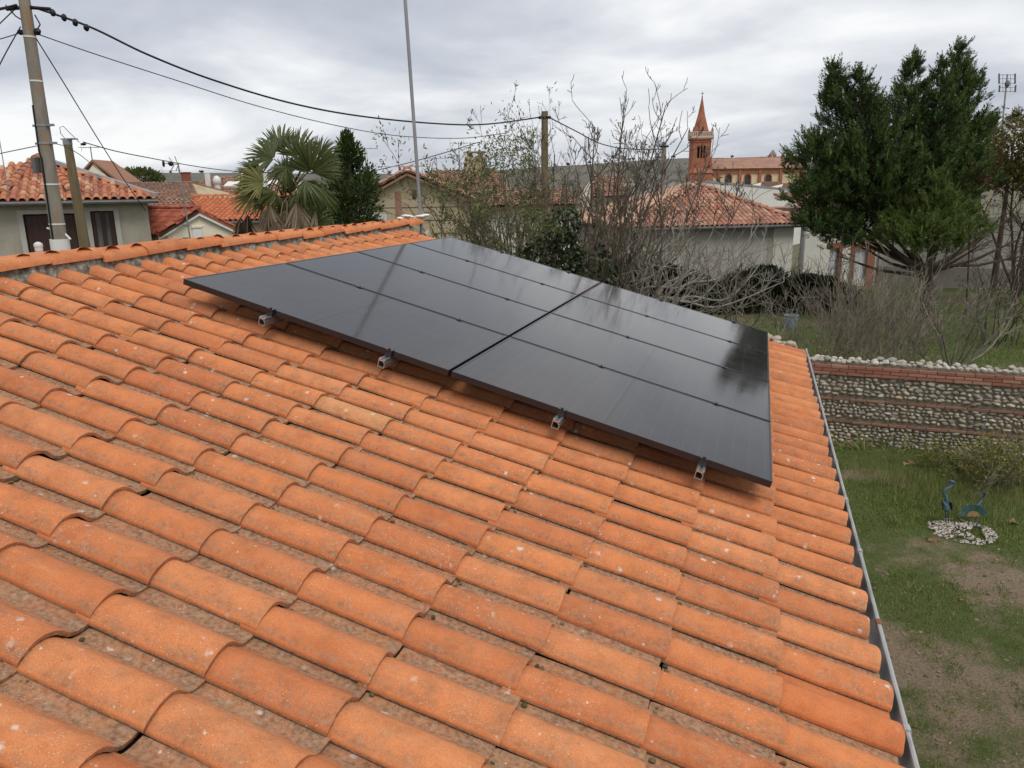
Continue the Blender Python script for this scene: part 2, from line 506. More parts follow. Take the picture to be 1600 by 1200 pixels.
def hero_tile(seed):
    """one-piece canal tile: a cover that runs over into its water channel on the far side; nose at x=0, hem along y=0"""
    Ln = 0.425
    xs = [0.0, -0.003, -0.009, -0.02, -0.06, -0.12, -0.19, -0.26, -0.33, -0.365, -Ln]
    nx, nc = len(xs), len(PROF)
    V, film, F = [], [], []
    for inner in (0, 1):
        for x in xs:
            t = -x / Ln
            for k, (y, z) in enumerate(PROF):
                chan = max(0.0, min(1.0, (y - 0.138) / 0.03))
                yy = y if y > 0.15 else 0.066 + (y - 0.066) * (1 - 0.08 * t)
                zz = z * ((1 - 0.10 * t) if z > 0 else 1) + 0.016 * (1 - t)
                rd = 0.0028 if x > -0.002 else (0.0009 if x > -0.006 else 0)
                zz -= rd
                if k == 0 and not inner: zz -= 0.002
                q = Vector((x * 4 + seed * 7.3, yy * 9, seed * 1.3))
                zz += 0.0014 * noise.noise(q) + 0.0008 * noise.noise(q * 4)
                xx = x
                if chan > 0.5 and x < -0.34:          # tail of the channel stops short, cut aslant
                    xx = max(x, -0.386 + 0.06 * max(0, (0.180 - y)) + 0.0012 * (seed % 4))
                if x > -0.03:
                    xx += 0.0035 * noise.noise(Vector((yy * 22 + seed * 3.1, 2.2, 1.7))) + 0.0022 * noise.noise(Vector((yy * 75, seed, 0.4)))
                if k < 2:                             # ragged hem
                    c = noise.noise(Vector((x * 34 + seed * 5.1, 0.3, seed))) + 0.6 * noise.noise(Vector((x * 95, 7.1, seed)))
                    yy += 0.0016 * c
                if inner:
                    zz -= 0.0140; yy += (0.0012 if k < 2 else 0.004) if k < 6 else (-0.003 if 9 < k < 14 else 0)
                    xx -= 0.0012 if x == 0 else 0
                V.append((xx, yy, zz))
                hem = max(0.0, 1 - y / 0.035)
                film.append(0.95 if inner else (0.02 if k < 2 else 0.10 + 0.36 * hem + 0.58 * chan + (0.10 if x > -0.025 else 0)))  # lip kept pale, underside dark: shade of the hem gap painted into this value
    n0 = nx * nc
    for s_ in range(2):
        b = s_ * n0
        for i in range(nx - 1):
            for k in range(nc - 1):
                f = (b + i * nc + k, b + (i + 1) * nc + k, b + (i + 1) * nc + k + 1, b + i * nc + k + 1)
                F.append(f[::-1] if s_ else f)
    for k in range(nc - 1):
        F.append((k, k + 1, n0 + k + 1, n0 + k))
        e = (nx - 1) * nc + k; F.append((e + 1, e, n0 + e, n0 + e + 1))
    for i in range(nx - 1):
        F.append((i * nc, n0 + i * nc, n0 + (i + 1) * nc, (i + 1) * nc))
        e = nc - 1; F.append(((i + 1) * nc + e, n0 + (i + 1) * nc + e, n0 + i * nc + e, i * nc + e))
    me = bpy.data.meshes.new('roof_tile')
    me.from_pydata(V, [], F)
    at_ = me.attributes.new('film', 'FLOAT', 'POINT'); at_.data.foreach_set('value', np.array(film, np.float32))
    me.shade_smooth(); me.set_sharp_from_angle(angle=R(36)); me.update(); me.validate()
    return me


def mesh_arrays(me):
    V = np.zeros(len(me.vertices) * 3, np.float32); me.vertices.foreach_get('co', V)
    F = [tuple(p.vertices) for p in me.polygons]
    return V.reshape(-1, 3), F


house = thing('house', 'low house with a canal tile roof of orange terracotta carrying black solar panels', 'house')
V0, V1 = -4.6, 4.92                        # gable ends along the ridge
URIDGE, UEAVE = -0.90, 3.973
apex = rp(URIDGE, 0, -0.245); eave = rp(UEAVE - 0.10, 0, -0.245)
xb = 2 * apex[0] - eave[0]
mb = MB()
mb.box((xb + 0.42, V0 + 0.1, 0), (xb + 0.67, V1 - 0.1, eave[2] + 0.05)); mb.box((eave[0] - 0.67, V0 + 0.1, 0), (eave[0] - 0.42, V1 - 0.1, eave[2] + 0.05))
child(mb, 'wall', m_render, house, smooth=False)
for y in (V0 + 0.10, V1 - 0.35):
    g = MB(); g.prism([(xb + 0.672, y, 0), (eave[0] - 0.672, y, 0), (eave[0] - 0.672, y, eave[2] + 0.12), (apex[0], y, apex[2] - 0.06), (xb + 0.672, y, eave[2] + 0.12)], (0, 0.25, 0))
    child(g, 'gable_wall', m_render, house, smooth=False)
# roof deck (both slopes) is the roof part; tiles hang under it as sub-parts
mb = MB()
mb.prism([(eave[0], V0, eave[2]), (apex[0], V0, apex[2]), (xb, V0, eave[2]), (xb, V0, eave[2] - 0.05), (apex[0], V0, apex[2] - 0.05), (eave[0], V0, eave[2] - 0.05)], (0, V1 - V0, 0))
roof = child(mb, 'roof', m_deck, house, smooth=False)
tiles = [hero_tile(i) for i in range(9)]
NOSE = [-0.558 + TC * j for j in range(13)]
v_lo = -1.485
I0, I1 = -14, 30                           # columns
H0 = -0.198
slots = []
for j, u in enumerate(NOSE):
    for i in range(I0, I1):
        v = v_lo + TP * i
        if v > V1 - 0.15: continue
        slots.append((j, i, u, v))
rt = np.random.default_rng(3)
camu = np.array([CAM[0], CAM[1], CAM[2] - GZ])


def hidden(u, v):
    return 0.42 < u < 3.45 and 0.32 < v < 4.0


def seen(u, v):
    P = rp(u - 0.15, v + 0.1, -0.1) - CAM; z = P @ FW
    if z < 0.2: return False
    x = FPX * (P @ RT) / z; y = FPX * (P @ UP) / z
    return abs(x) < 900 and abs(y) < 720


vis = [s for s in slots if not hidden(s[2], s[3]) and seen(s[2], s[3])]
vis.sort(key=lambda s: np.linalg.norm(rp(s[2], s[3], -.1) - CAM))
hero = set((s[0], s[1]) for s in vis[:300])
RMt = RM
rest = MB(); rest_film = []
arr = [mesh_arrays(t) for t in tiles]
films = []
for t in tiles:
    a = np.zeros(len(t.vertices), np.float32); t.attributes['film'].data.foreach_get('value', a); films.append(a)
for j, i, u, v in slots:
    k = int(rt.integers(len(tiles)))
    M = RM @ Matrix.Translation((u + rt.normal() * 0.007, v + rt.normal() * 0.003, H0 + rt.normal() * 0.0011)) @ Matrix.Rotation(rt.normal() * 0.014, 4, 'Z') @ Matrix.Rotation(rt.normal() * 0.006, 4, 'X') @ Matrix.Rotation(rt.normal() * 0.0025, 4, 'Y')
    if (j, i) in hero:
        m = m_tile
        lab = None
        if j == 12 and i == 0:
            m = m_tile_new; lab = 'clean bright replacement tile at the eave'
        if j == 6 and i == 4:
            m = m_tile_pale; lab = 'pale straw coloured tile'
        o = link('roof_tile', tiles[k], m if m is not m_tile else m_tile, roof)
        if m is not m_tile:
            o.material_slots[0].link = 'OBJECT'; o.material_slots[0].material = m
        o.matrix_local = M
        if lab: o['label'] = lab
    else:
        Mn = np.array(M); rest.add(arr[k][0] @ Mn[:3, :3].T + Mn[:3, 3], arr[k][1]); rest_film.append(films[k])
me = rest.mesh('roof_tiles')
a = me.attributes.new('film', 'FLOAT', 'POINT'); a.data.foreach_set('value', np.concatenate(rest_film))
m_tile_far = hero_tile_mat('terracotta_field', [(0.58, 0.197, 0.072), (0.58, 0.197, 0.072)])
tag(link('roof_tiles', me, m_tile_far, roof), kind='stuff')

V_, F_, T_ = [], [], []
mo = MB()
for k in range(420):
    j = int(rt.integers(4, 13)); i = int(rt.integers(-11, 20)); u = NOSE[j] + 0.008 + abs(rt.normal()) * 0.012; v = v_lo + TP * i + rt.uniform(0.15, 0.215)
    if hidden(u, v): continue
    r_ = rt.uniform(.002, .007)
    mo.blob(rp(u, v, H0 - 0.012), (r_ * 1.6, r_ * 1.6, r_), seed=k, amp=.5, sub=1, tint=float(rt.uniform()), freq=2)
m_moss = mat('moss_crumbs', (.06, .06, .02), (.12, .10, .045), scale=60, tint=[(.05, .045, .03), (.07, .075, .02), (.16, .11, .06), (.30, .22, .05)], coords='World')
tag(child(mo, 'moss', m_moss, roof), kind='stuff')
# ridge: bedding mortar and half-round ridge tiles
mb = MB()
ny = 330
ys = np.linspace(V0, V1 - 0.02, ny)
for side in (1,):
    Vv = []; nzp = 7
    for y in ys:
        for k in range(nzp):
            s = k / (nzp - 1)
            u = -0.716 - 0.15 * s
            h = -0.225 + 0.115 * min(1, s * 2.2)
            q = Vector((y * 22, u * 30, 0.5))
            p = rp(u + 0.016 * noise.noise(q) + 0.010 * noise.noise(q * 3), y, h + 0.010 * noise.noise(q * 1.7))
            Vv.append(p)
    F = [(i * nzp + k, i * nzp + k + 1, (i + 1) * nzp + k + 1, (i + 1) * nzp + k) for i in range(ny - 1) for k in range(nzp - 1)]
    mb.add(Vv, F)
child(mb, 'ridge_mortar', m_mortar, roof)


def ridge_tile(seed):
    n, L = 15, 0.43
    V, F, film = [], [], []
    xs = [0.0, 0.004, 0.014, 0.12, 0.24, 0.34, L]
    for inner in (0.0, 0.016):
        for x in xs:
            r0 = 0.128 - 0.014 * x / L - inner - (0.004 if x == 0 else 0)
            for k in range(n):
                a = math.pi * (0.0 + k / (n - 1))
                q = Vector((x * 4 + seed, math.cos(a) * 1.2, math.sin(a)))
                r = r0 + 0.003 * noise.noise(q) + 0.0012 * noise.noise(q * 5)
                V.append((r * math.cos(a), x + (0.006 * noise.noise(q * 3) if x < 0.02 else 0), 0.58 * r * abs(math.sin(a)) ** 0.85)); film.append(0.12)
    nx = len(xs)
    for s in range(2):
        b = s * nx * n
        for i in range(nx - 1):
            for k in range(n - 1):
                f = (b + i * n + k, b + i * n + k + 1, b + (i + 1) * n + k + 1, b + (i + 1) * n + k)
                F.append(f[::-1] if s == 0 else f)
    b = nx * n
    for k in range(n - 1):
        F.append((k, k + 1, b + k + 1, b + k))
    for i in range(nx - 1):
        F.append((i * n, b + i * n, b + (i + 1) * n, (i + 1) * n)); F.append((i * n + n - 1, (i + 1) * n + n - 1, b + (i + 1) * n + n - 1, b + i * n + n - 1))
    me = bpy.data.meshes.new('ridge_tile'); me.from_pydata(V, [], F)
    at_ = me.attributes.new('film', 'FLOAT', 'POINT'); at_.data.foreach_set('value', np.array(film, np.float32))
    me.shade_smooth(); me.set_sharp_from_angle(angle=R(45)); fixn(me)
    return me


rtm = [ridge_tile(s) for s in range(4)]
re_ = rp(-0.748, 0, -0.118); rc = re_ - np.array([0.126, 0, 0])
yj = -0.594 - 0.385 * 14
while yj < V1 + 0.1:
    o = link('ridge_tile', rtm[int(rt.integers(4))], m_tile, roof)
    o.matrix_local = Matrix.Translation((rc[0] + rt.normal() * 0.004, yj, rc[2] + rt.normal() * 0.004)) @ Matrix.Rotation(R(1.9) + rt.normal() * 0.012, 4, 'X') @ Matrix.Rotation(rt.normal() * 0.012, 4, 'Z') @ Matrix.Rotation(rt.normal() * 0.03, 4, 'Y')
    yj += 0.385
# mortar lumps on the far verge
m_vm = mat('pale_mortar', (0.55, 0.48, 0.40), (0.40, 0.33, 0.26), scale=12, c3=(0.62, 0.57, 0.50), bump=.7, coords='World')
for k in range(40):
    u = rt.uniform(3.0, 3.95) if k < 30 else rt.uniform(-0.6, 2.9)
    mb = MB(); mb.blob(rp(u, V1 + rt.uniform(-0.14, 0.02), -0.175 + rt.uniform(-0.02, 0.03)), (0.045 * rt.uniform(.6, 1.4), 0.04 * rt.uniform(.6, 1.4), 0.03), seed=k, amp=0.5, sub=2)
    child(mb, 'mortar_lump', m_vm, roof)

# gutter: half-round zinc trough with a rolled lip, straps and joint sleeves
gx = rp(4.012, 0, -0.185); gr = 0.072
gc = np.array([gx[0] - gr, 0, gx[2] + 0.002])
prof = []
for k in range(13):
    a = math.pi * (1 + k / 12)
    prof.append((gc[0] + gr * math.cos(a), gc[2] + gr * math.sin(a)))
mb = MB()
for inn in (0, 1):
    pr_ = [(x + (gc[0] - x) * 0.03 * inn, z + (gc[2] - z) * 0.03 * inn) for x, z in prof]
    Vv = [(x, y, z) for y in np.linspace(V0, V1 + 0.05, 24) for x, z in pr_]
    F = [(i * 13 + k, i * 13 + k + 1, (i + 1) * 13 + k + 1, (i + 1) * 13 + k) for i in range(23) for k in range(12)]
    mb.add(Vv, F)
for y in (V0, V1 + 0.05):
    mb.prism([(x, y, z) for x, z in prof], (0, 0.004, 0))
gutter = child(mb, 'gutter', m_zinc, house)
mb = MB(); mb.tube([(gc[0] + gr + 0.004, y, gc[2] + 0.002) for y in np.linspace(V0, V1 + 0.05, 12)], 0.0095, 8)
child(mb, 'rolled_lip', m_zinc, gutter)
for k, y in enumerate([1.269 + 0.655 * q for q in range(-8, 6)]):
    mb = MB()
    Pa = [(gc[0] + (gr + 0.004) * math.cos(a), y, gc[2] + (gr + 0.004) * math.sin(a)) for a in np.linspace(math.pi, 2 * math.pi, 12)]
    V_ = []
    for p in Pa:
        dx = (p[0] - gc[0]) * 0.05; dz = (p[2] - gc[2]) * 0.05
        V_ += [(p[0], y - 0.014, p[2]), (p[0], y + 0.014, p[2]), (p[0] + dx, y + 0.014, p[2] + dz), (p[0] + dx, y - 0.014, p[2] + dz)]
    F = []
    for i in range(11):
        for q in range(4):
            F.append((i * 4 + q, i * 4 + (q + 1) % 4, (i + 1) * 4 + (q + 1) % 4, (i + 1) * 4 + q))
    mb.add(V_, F)
    mb.tube([(gc[0] + gr + 0.004, y - 0.016, gc[2] + 0.003), (gc[0] + gr + 0.004, y + 0.016, gc[2] + 0.003)], 0.0135, 8)
    o = child(mb, 'gutter_bracket', m_rust if k == 5 else m_zinc, gutter)
    if k == 5: o['label'] = 'rusty gutter bracket'
mb = MB(); mb.box((eave[0] - 0.045, V0, eave[2] - 0.22), (eave[0] - 0.015, V1, eave[2] - 0.002))
child(mb, 'fascia_board', mat('painted_wood', (0.35, 0.26, 0.18)), house, smooth=False)

# ------------------------------------------------------------------ solar panels
PL, PW, GAP = 1.755, 1.0367, 0.020
m_frame = mat('black_anodised', (0.018, 0.018, 0.021), rough=0.25, spec=0.55)


def glass_mat():
    m, t, b = new_mat('panel_glass'); L = t.links.new
    tc = nd(t, 'ShaderNodeTexCoord'); sp = nd(t, 'ShaderNodeSeparateXYZ'); L(tc.outputs['Object'], sp.inputs[0])

    def lines(sock, pitch, wid, off=0.0):
        a = nd(t, 'ShaderNodeMath', operation='ADD', i_1=off); L(sock, a.inputs[0])
        d = nd(t, 'ShaderNodeMath', operation='DIVIDE', i_1=pitch); L(a.outputs[0], d.inputs[0])
        f = nd(t, 'ShaderNodeMath', operation='FRACT'); L(d.outputs[0], f.inputs[0])
        c = nd(t, 'ShaderNodeMath', operation='LESS_THAN', i_1=wid / pitch); L(f.outputs[0], c.inputs[0])
        return c.outputs[0]
    l1 = lines(sp.outputs['X'], 0.0858, 0.003); l2 = lines(sp.outputs['Y'], 0.1695, 0.0035, 0.0)
    l3 = lines(sp.outputs['Y'], 0.0170, 0.0016)
    a1 = nd(t, 'ShaderNodeMath', operation='MAXIMUM'); L(l1, a1.inputs[0]); L(l2, a1.inputs[1])
    ab = nd(t, 'ShaderNodeMath', operation='SUBTRACT', i_1=PL / 2); L(sp.outputs['X'], ab.inputs[0])
    ac = nd(t, 'ShaderNodeMath', operation='ABSOLUTE'); L(ab.outputs[0], ac.inputs[0])
    mid = nd(t, 'ShaderNodeMath', operation='LESS_THAN', i_1=0.010); L(ac.outputs[0], mid.inputs[0])
    oi = nd(t, 'ShaderNodeObjectInfo')
    n = nd(t, 'ShaderNodeTexNoise', i_Scale=5.0, i_Detail=4.0); L(tc.outputs['Object'], n.inputs['Vector'])
    c0 = ramp(t, [(0.3, (0.011, 0.010, 0.011)), (0.7, (0.017, 0.015, 0.016))]); L(n.outputs['Fac'], c0.inputs['Fac'])
    m1 = nd(t, 'ShaderNodeMix', data_type='RGBA'); L(a1.outputs[0], m1.inputs[0]); L(c0.outputs[0], m1.inputs[6]); m1.inputs[7].default_value = (0.045, 0.042, 0.042, 1)
    f3 = nd(t, 'ShaderNodeMath', operation='MULTIPLY', i_1=0.35); L(l3, f3.inputs[0])
    m2 = nd(t, 'ShaderNodeMix', data_type='RGBA'); L(f3.outputs[0], m2.inputs[0]); L(m1.outputs[2], m2.inputs[6]); m2.inputs[7].default_value = (0.030, 0.028, 0.030, 1)
    m3 = nd(t, 'ShaderNodeMix', data_type='RGBA'); L(mid.outputs[0], m3.inputs[0]); L(m2.outputs[2], m3.inputs[6]); m3.inputs[7].default_value = (0.002, 0.002, 0.002, 1)
    # thin dust film
    dn = nd(t, 'ShaderNodeTexNoise', i_Scale=3.0, i_Detail=8.0, i_Roughness=0.7); L(tc.outputs['Object'], dn.inputs['Vector'])
    dr = nd(t, 'ShaderNodeMapRange', i_1=0.35, i_2=0.8, i_3=0.012, i_4=0.040); L(dn.outputs['Fac'], dr.inputs[0])
    m4 = nd(t, 'ShaderNodeMix', data_type='RGBA'); L(dr.outputs[0], m4.inputs[0]); L(m3.outputs[2], m4.inputs[6]); m4.inputs[7].default_value = (0.42, 0.38, 0.34, 1)
    L(m4.outputs[2], b.inputs['Base Color'])
    b.inputs['IOR'].default_value = 1.52
    b.inputs['Specular Tint'].default_value = (1.0, 0.93, 0.87, 1)
    b.inputs['Specular IOR Level'].default_value = 0.5
    rr = nd(t, 'ShaderNodeMapRange', i_1=0.3, i_2=0.8, i_3=0.06, i_4=0.12); L(dn.outputs['Fac'], rr.inputs[0]); L(rr.outputs[0], b.inputs['Roughness'])
    bn = nd(t, 'ShaderNodeTexNoise', i_Scale=2.2, i_Detail=2.0); L(tc.outputs['Object'], bn.inputs['Vector'])
    bp = nd(t, 'ShaderNodeBump', i_Strength=0.05, i_Distance=0.01); L(bn.outputs['Fac'], bp.inputs['Height']); L(bp.outputs[0], b.inputs['Normal'])
    return m


m_glass = glass_mat()
fr = MB(); T = 0.035; B_ = 0.011
for lo, hi in (((0, 0, -T), (PL, B_, 0)), ((0, PW - B_, -T), (PL, PW, 0)), ((0, B_, -T), (B_, PW - B_, 0)), ((PL - B_, B_, -T), (PL, PW - B_, 0))):
    fr.box(lo, hi)
me_fr = fr.mesh('frame', smooth=False)
gl = MB(); gl.box((B_, B_, -0.008), (PL - B_, PW - B_, -0.0016)); me_gl = gl.mesh('glass', smooth=False)
rowname = ['front row', 'second row', 'third row', 'far row by the shrubs']
for c in range(2):
    for r in range(4):
        side = 'ridge side' if c == 0 else 'gutter side'
        extra = {(0, 0): 'with a cable loop below', (1, 3): 'mirroring the evergreen'}.get((c, r), '')
        o = thing('solar_panel', f'black solar panel in the {rowname[r]}, {side} {extra}'.strip(), 'solar panel', group='solar panels on the roof')
        o.matrix_world = RM @ Matrix.Translation((c * (PL + GAP), r * (PW + GAP), 0))
        link('frame', me_fr, m_frame, o); link('glass', me_gl, m_glass, o)

# mounting rails and clamps
m_alu = mat('aluminium', (0.62, 0.63, 0.64), rough=0.35, metal=0.9, spec=0.5)
prof = [(-.020, -.050), (.020, -.050), (.020, -.020), (.012, -.018), (.012, -.010), (.020, -.008), (.020, 0), (.007, 0), (.007, -.008), (-.007, -.008), (-.007, 0), (-.020, 0)]
hole = [(-.0165, -.0465), (.0165, -.0465), (.0165, -.0235), (.0085, -.019), (.0085, -.0135), (-.0165, -.0135)]


def rail_mesh(L):
    """extruded hollow section: outer skin, inner skin and the ring that joins them at both ends"""
    import bmesh
    b = bmesh.new()
    def loop(P, y): return [b.verts.new((x, y, z)) for x, z in P]
    o0, o1, h0, h1 = loop(prof, 0), loop(prof, L), loop(hole, 0), loop(hole, L)
    for A, B2 in ((o0, o1), (h0, h1)):
        for i in range(len(A)):
            j = (i + 1) % len(A); b.faces.new((A[i], A[j], B2[j], B2[i]))
    for O, H in ((o0, h0), (o1, h1)):
        es = []
        for P in (O, H):
            for i in range(len(P)):
                e = b.edges.get((P[i], P[(i + 1) % len(P)]))
                es.append(e)
        bmesh.ops.triangle_fill(b, use_beauty=True, edges=es)
    bmesh.ops.recalc_face_normals(b, faces=b.faces)
    me = bpy.data.meshes.new('mounting_rail'); b.to_mesh(me); b.free()
    return me


RLEN = 4 * PW + 3 * GAP + 0.16
me_rail = rail_mesh(RLEN)
RU = [0.62, 1.395, 2.42, 3.185]
mc = MB(); mc.box((-0.020, -0.016, 0.0005), (0.020, 0.016, 0.004)); mc.box((-0.016, -0.0085, -0.034), (0.016, 0.0085, 0.0005)); mc.lathe([(0.0065, 0.006), (0.0065, 0.009), (0.005, 0.010)], (0, 0, 0), 10)
me_mc = mc.mesh('mid_clamp', smooth=False)
ec = MB(); ec.box((-0.022, -0.022, 0.0005), (0.022, 0.012, 0.006)); ec.box((-0.02, -0.022, -0.040), (0.02, -0.004, 0.0005)); ec.lathe([(0.0075, 0.006), (0.0075, 0.013), (0.006, 0.014)], (0, -0.012, 0), 10)
me_ec = ec.mesh('end_clamp', smooth=False)
rl = ['nearest the ridge', 'second from the ridge', 'third from the ridge', 'nearest the gutter']
for k, u in enumerate(RU):
    o = link('mounting_rail', me_rail, m_alu); tag(o, f'aluminium rail end poking out under the solar panels, {rl[k]}', 'mounting rail', 'mounting rails under the solar panels')
    o.matrix_world = RM @ Matrix.Translation((u, -0.085, -T - 0.0005))
    for r in range(3):
        c = link('mid_clamp', me_mc, m_frame, o); c.location = (0, 0.085 + (r + 1) * (PW + GAP) - GAP / 2, T + 0.0005)
    c = link('end_clamp', me_ec, m_frame, o); c.location = (0, 0.085 - 0.0005, T + 0.0005)
    c = link('end_clamp', me_ec, m_frame, o); c.location = (0, 0.085 + 4 * PW + 3 * GAP + 0.0005, T + 0.0005); c.rotation_euler = (0, 0, math.pi)
    hk = MB()
    for yy in (0.35, 1.5, 2.7, 3.9):
        hk.box((-0.015, yy, -0.095), (0.015, yy + 0.03, -0.0505))
    link('roof_hook', hk.mesh('roof_hook', smooth=False), m_alu, o)
mb = MB()
Pc = [rp(0.52 + 0.11 * s - 0.02 * math.sin(s * 3), -0.012 + 0.05 * math.sin(s * math.pi) * -0.6 + 0.03, -0.036 - 0.055 * math.sin(s * math.pi * 0.9)) for s in np.linspace(0, 1, 14)]
mb.tube(Pc, 0.003, 6)
single(mb, 'cable', mat('black_rubber', (0.012, 0.012, 0.012), rough=0.5), 'thin black cable loop hanging below the panel edge beside the first rail', 'cable', Pc[0])

# ================================================================== ground, hills
m_far = mat('far_land', (0.10, 0.095, 0.055), (0.16, 0.14, 0.085), scale=0.02, rough=0.95, coords='World')
m_hill = mat('hill_land', (0.075, 0.080, 0.062), (0.12, 0.115, 0.09), scale=0.018, rough=0.95, c3=(0.15, 0.135, 0.10), coords='World', detail=10)
mb = MB(); mb.box((-2600, -300, -0.6), (2600, 4200, -0.02))
tag(mb.build('ground', m_far, smooth=False), kind='structure')
mb = MB()
NX, NY = 90, 8
Vv = []
for j in range(NY):
    for i in range(NX):
        a = -1.3 + 2.4 * i / (NX - 1)
        D = 900 + j * 130
        d = HF * math.cos(a) + HR * math.sin(a)
        p = CAM + d * D / max(0.5, math.cos(a) ** 0.5)
        hgt = (46 + 9 * noise.noise(Vector((a * 3.0, 0.3, 0))) + 3 * noise.noise(Vector((a * 11, 1.3, 0))) + 17 * max(0, a + 0.02) * math.exp(-((a - 0.18) / 0.22) ** 2) * 4) * math.sin(min(1, (j / (NY - 2))) * math.pi / 2)
        Vv.append((p[0], p[1], hgt - 1.5))
F = [(j * NX + i, j * NX + i + 1, (j + 1) * NX + i + 1, (j + 1) * NX + i) for j in range(NY - 1) for i in range(NX - 1)]
mb.add(Vv, F)
tag(mb.build('hills', m_hill), kind='structure')

# ------------------------------------------------------------------ helpers for houses
m_terra_a = mat('aged_terracotta', (0.34, 0.13, 0.075), (0.46, 0.20, 0.11), scale=6, rough=0.9, palette=[(0.40, 0.13, 0.075), (0.52, 0.24, 0.13), (0.33, 0.14, 0.09), (0.56, 0.33, 0.20), (0.45, 0.17, 0.09), (0.29, 0.14, 0.10), (0.50, 0.20, 0.10)])
m_terra_p = mat('pinkish_terracotta', (0.36, 0.17, 0.12), (0.46, 0.26, 0.18), scale=6, rough=0.9, palette=[(0.38, 0.15, 0.10), (0.50, 0.28, 0.19), (0.36, 0.19, 0.14), (0.55, 0.36, 0.25), (0.42, 0.20, 0.14), (0.30, 0.16, 0.13), (0.46, 0.22, 0.14)])
m_terra_r = mat('red_terracotta', (0.30, 0.075, 0.045), (0.40, 0.12, 0.065), scale=6, rough=0.85, palette=[(0.33, 0.085, 0.05), (0.40, 0.11, 0.065), (0.29, 0.07, 0.05), (0.44, 0.15, 0.08)])
m_terra_o = mat('orange_terracotta', (0.45, 0.15, 0.065), (0.52, 0.19, 0.08), scale=6, rough=0.85, palette=[(0.46, 0.14, 0.065), (0.52, 0.18, 0.08), (0.42, 0.13, 0.06)])
m_terra_b = mat('brown_old_tiles', (0.17, 0.095, 0.065), (0.30, 0.17, 0.11), scale=1.2, rough=0.95, c3=(0.36, 0.23, 0.16), coords='World', detail=9)
m_under = mat('roof_boards', (0.15, 0.08, 0.05), (0.20, 0.10, 0.06), scale=2)
m_wall_g = mat('grey_beige_render', (0.36, 0.33, 0.265), (0.43, 0.395, 0.32), scale=1.2, rough=0.95, bump=0.5, bscale=25, dirt=((0.22, 0.20, 0.155), 1.3, 0.46, 0.80), coords='World', stretch=(1, 1, 0.4))
m_wall_c = mat('cream_render', (0.82, 0.75, 0.58), (0.85, 0.785, 0.62), scale=1.5, rough=0.95, bump=0.2, dirt=((0.58, 0.51, 0.38), 1.1, 0.58, 0.95), coords='World')
m_wall_o = mat('ochre_patched_render', (0.36, 0.29, 0.18), (0.46, 0.38, 0.25), scale=0.9, rough=0.95, bump=0.6, bscale=12, c3=(0.42, 0.36, 0.26), dirt=((0.24, 0.17, 0.10), 1.4, 0.52, 0.8), coords='World', stretch=(1, 1, 1.6))
m_wall_w = mat('dull_white_render', (0.42, 0.40, 0.36), (0.52, 0.50, 0.46), scale=0.8, rough=0.95, bump=0.3, dirt=((0.28, 0.26, 0.22), 0.9, 0.5, 0.85), coords='World', stretch=(1, 1, 0.35))
m_wall_l = mat('white_render', (0.66, 0.64, 0.58), (0.72, 0.70, 0.64), scale=0.8, rough=0.9, dirt=((0.5, 0.48, 0.42), 0.9, 0.55, 0.9), coords='World')
m_white = mat('white_paint', (0.78, 0.78, 0.76), rough=0.5)
m_brown = mat('dark_brown_wood', (0.040, 0.018, 0.014), (0.060, 0.028, 0.022), scale=8, rough=0.55, stretch=(6, 6, 0.4), spec=0.4)
m_dark = mat('dark_interior', (0.012, 0.011, 0.010), rough=0.6)
m_curtain = mat('grey_curtain', (0.16, 0.16, 0.15), (0.24, 0.24, 0.22), scale=5, stretch=(8, 8, 0.2))
m_grey = mat('grey_metal', (0.26, 0.27, 0.28), (0.33, 0.34, 0.35), scale=3, rough=0.45, metal=0.5, spec=0.5)
m_dgrey = mat('dark_grey_gutter', (0.10, 0.10, 0.10), (0.15, 0.15, 0.15), scale=4, rough=0.5, spec=0.4)
m_brick = mat('red_brick', (0.22, 0.085, 0.055), (0.31, 0.13, 0.085), scale=3, rough=0.95, palette=[(0.24, 0.095, 0.06), (0.29, 0.12, 0.075), (0.33, 0.15, 0.095), (0.22, 0.09, 0.06)], coords='World')
m_window = mat('window_glass', (0.02, 0.022, 0.025), rough=0.08, spec=0.6)


def low_tile(seed, L=0.42, pitch=0.21):
    """light canal tile: cover arc with its channel, a few faces each"""
    g = np.random.default_rng(seed)
    V, F = [], []
    for x, t in ((0.0, 0.0), (-L, 1.0)):
        up_ = 0.016 * (1 - t)
        w_ = 0.165 - 0.02 * t; h_ = 0.085 - 0.010 * t
        for k in range(7):
            a = math.pi * k / 6
            V.append((x, 0.085 - w_ / 2 * math.cos(a), up_ + h_ * math.sin(a) ** 0.85))
        for k in range(3):
            V.append((x, 0.13 + 0.065 * k, up_ + (0.0, -0.022, 0.0)[k] + 0.012))
    for k in list(range(6)) + [7, 8]:
        F.append((k, 10 + k, 10 + k + 1, k + 1))
    V2 = [(0.012, v[1] * 1.0, v[2] - 0.014) for v in V[:7]]
    b = len(V); V += V2                       # thickness of the nose
    for k in range(6):
        F.append((k, k + 1, b + k + 1, b + k))
    me = bpy.data.meshes.new('roof_tile'); me.from_pydata(V, [], F)
    a = me.attributes.new('tint', 'FLOAT', 'POINT'); a.data.foreach_set('value', np.full(len(V), .5, np.float32))
    me.shade_smooth(); me.set_sharp_from_angle(angle=R(50)); me.update()
    return me


LT = low_tile(1); LTV, LTF = mesh_arrays(LT)


def inside(poly, x, y):
    c = False; n = len(poly)
    for i in range(n):
        x1, y1 = poly[i]; x2, y2 = poly[(i + 1) % n]
        if (y1 > y) != (y2 > y) and x < (x2 - x1) * (y - y1) / (y2 - y1) + x1:
            c = not c
    return c


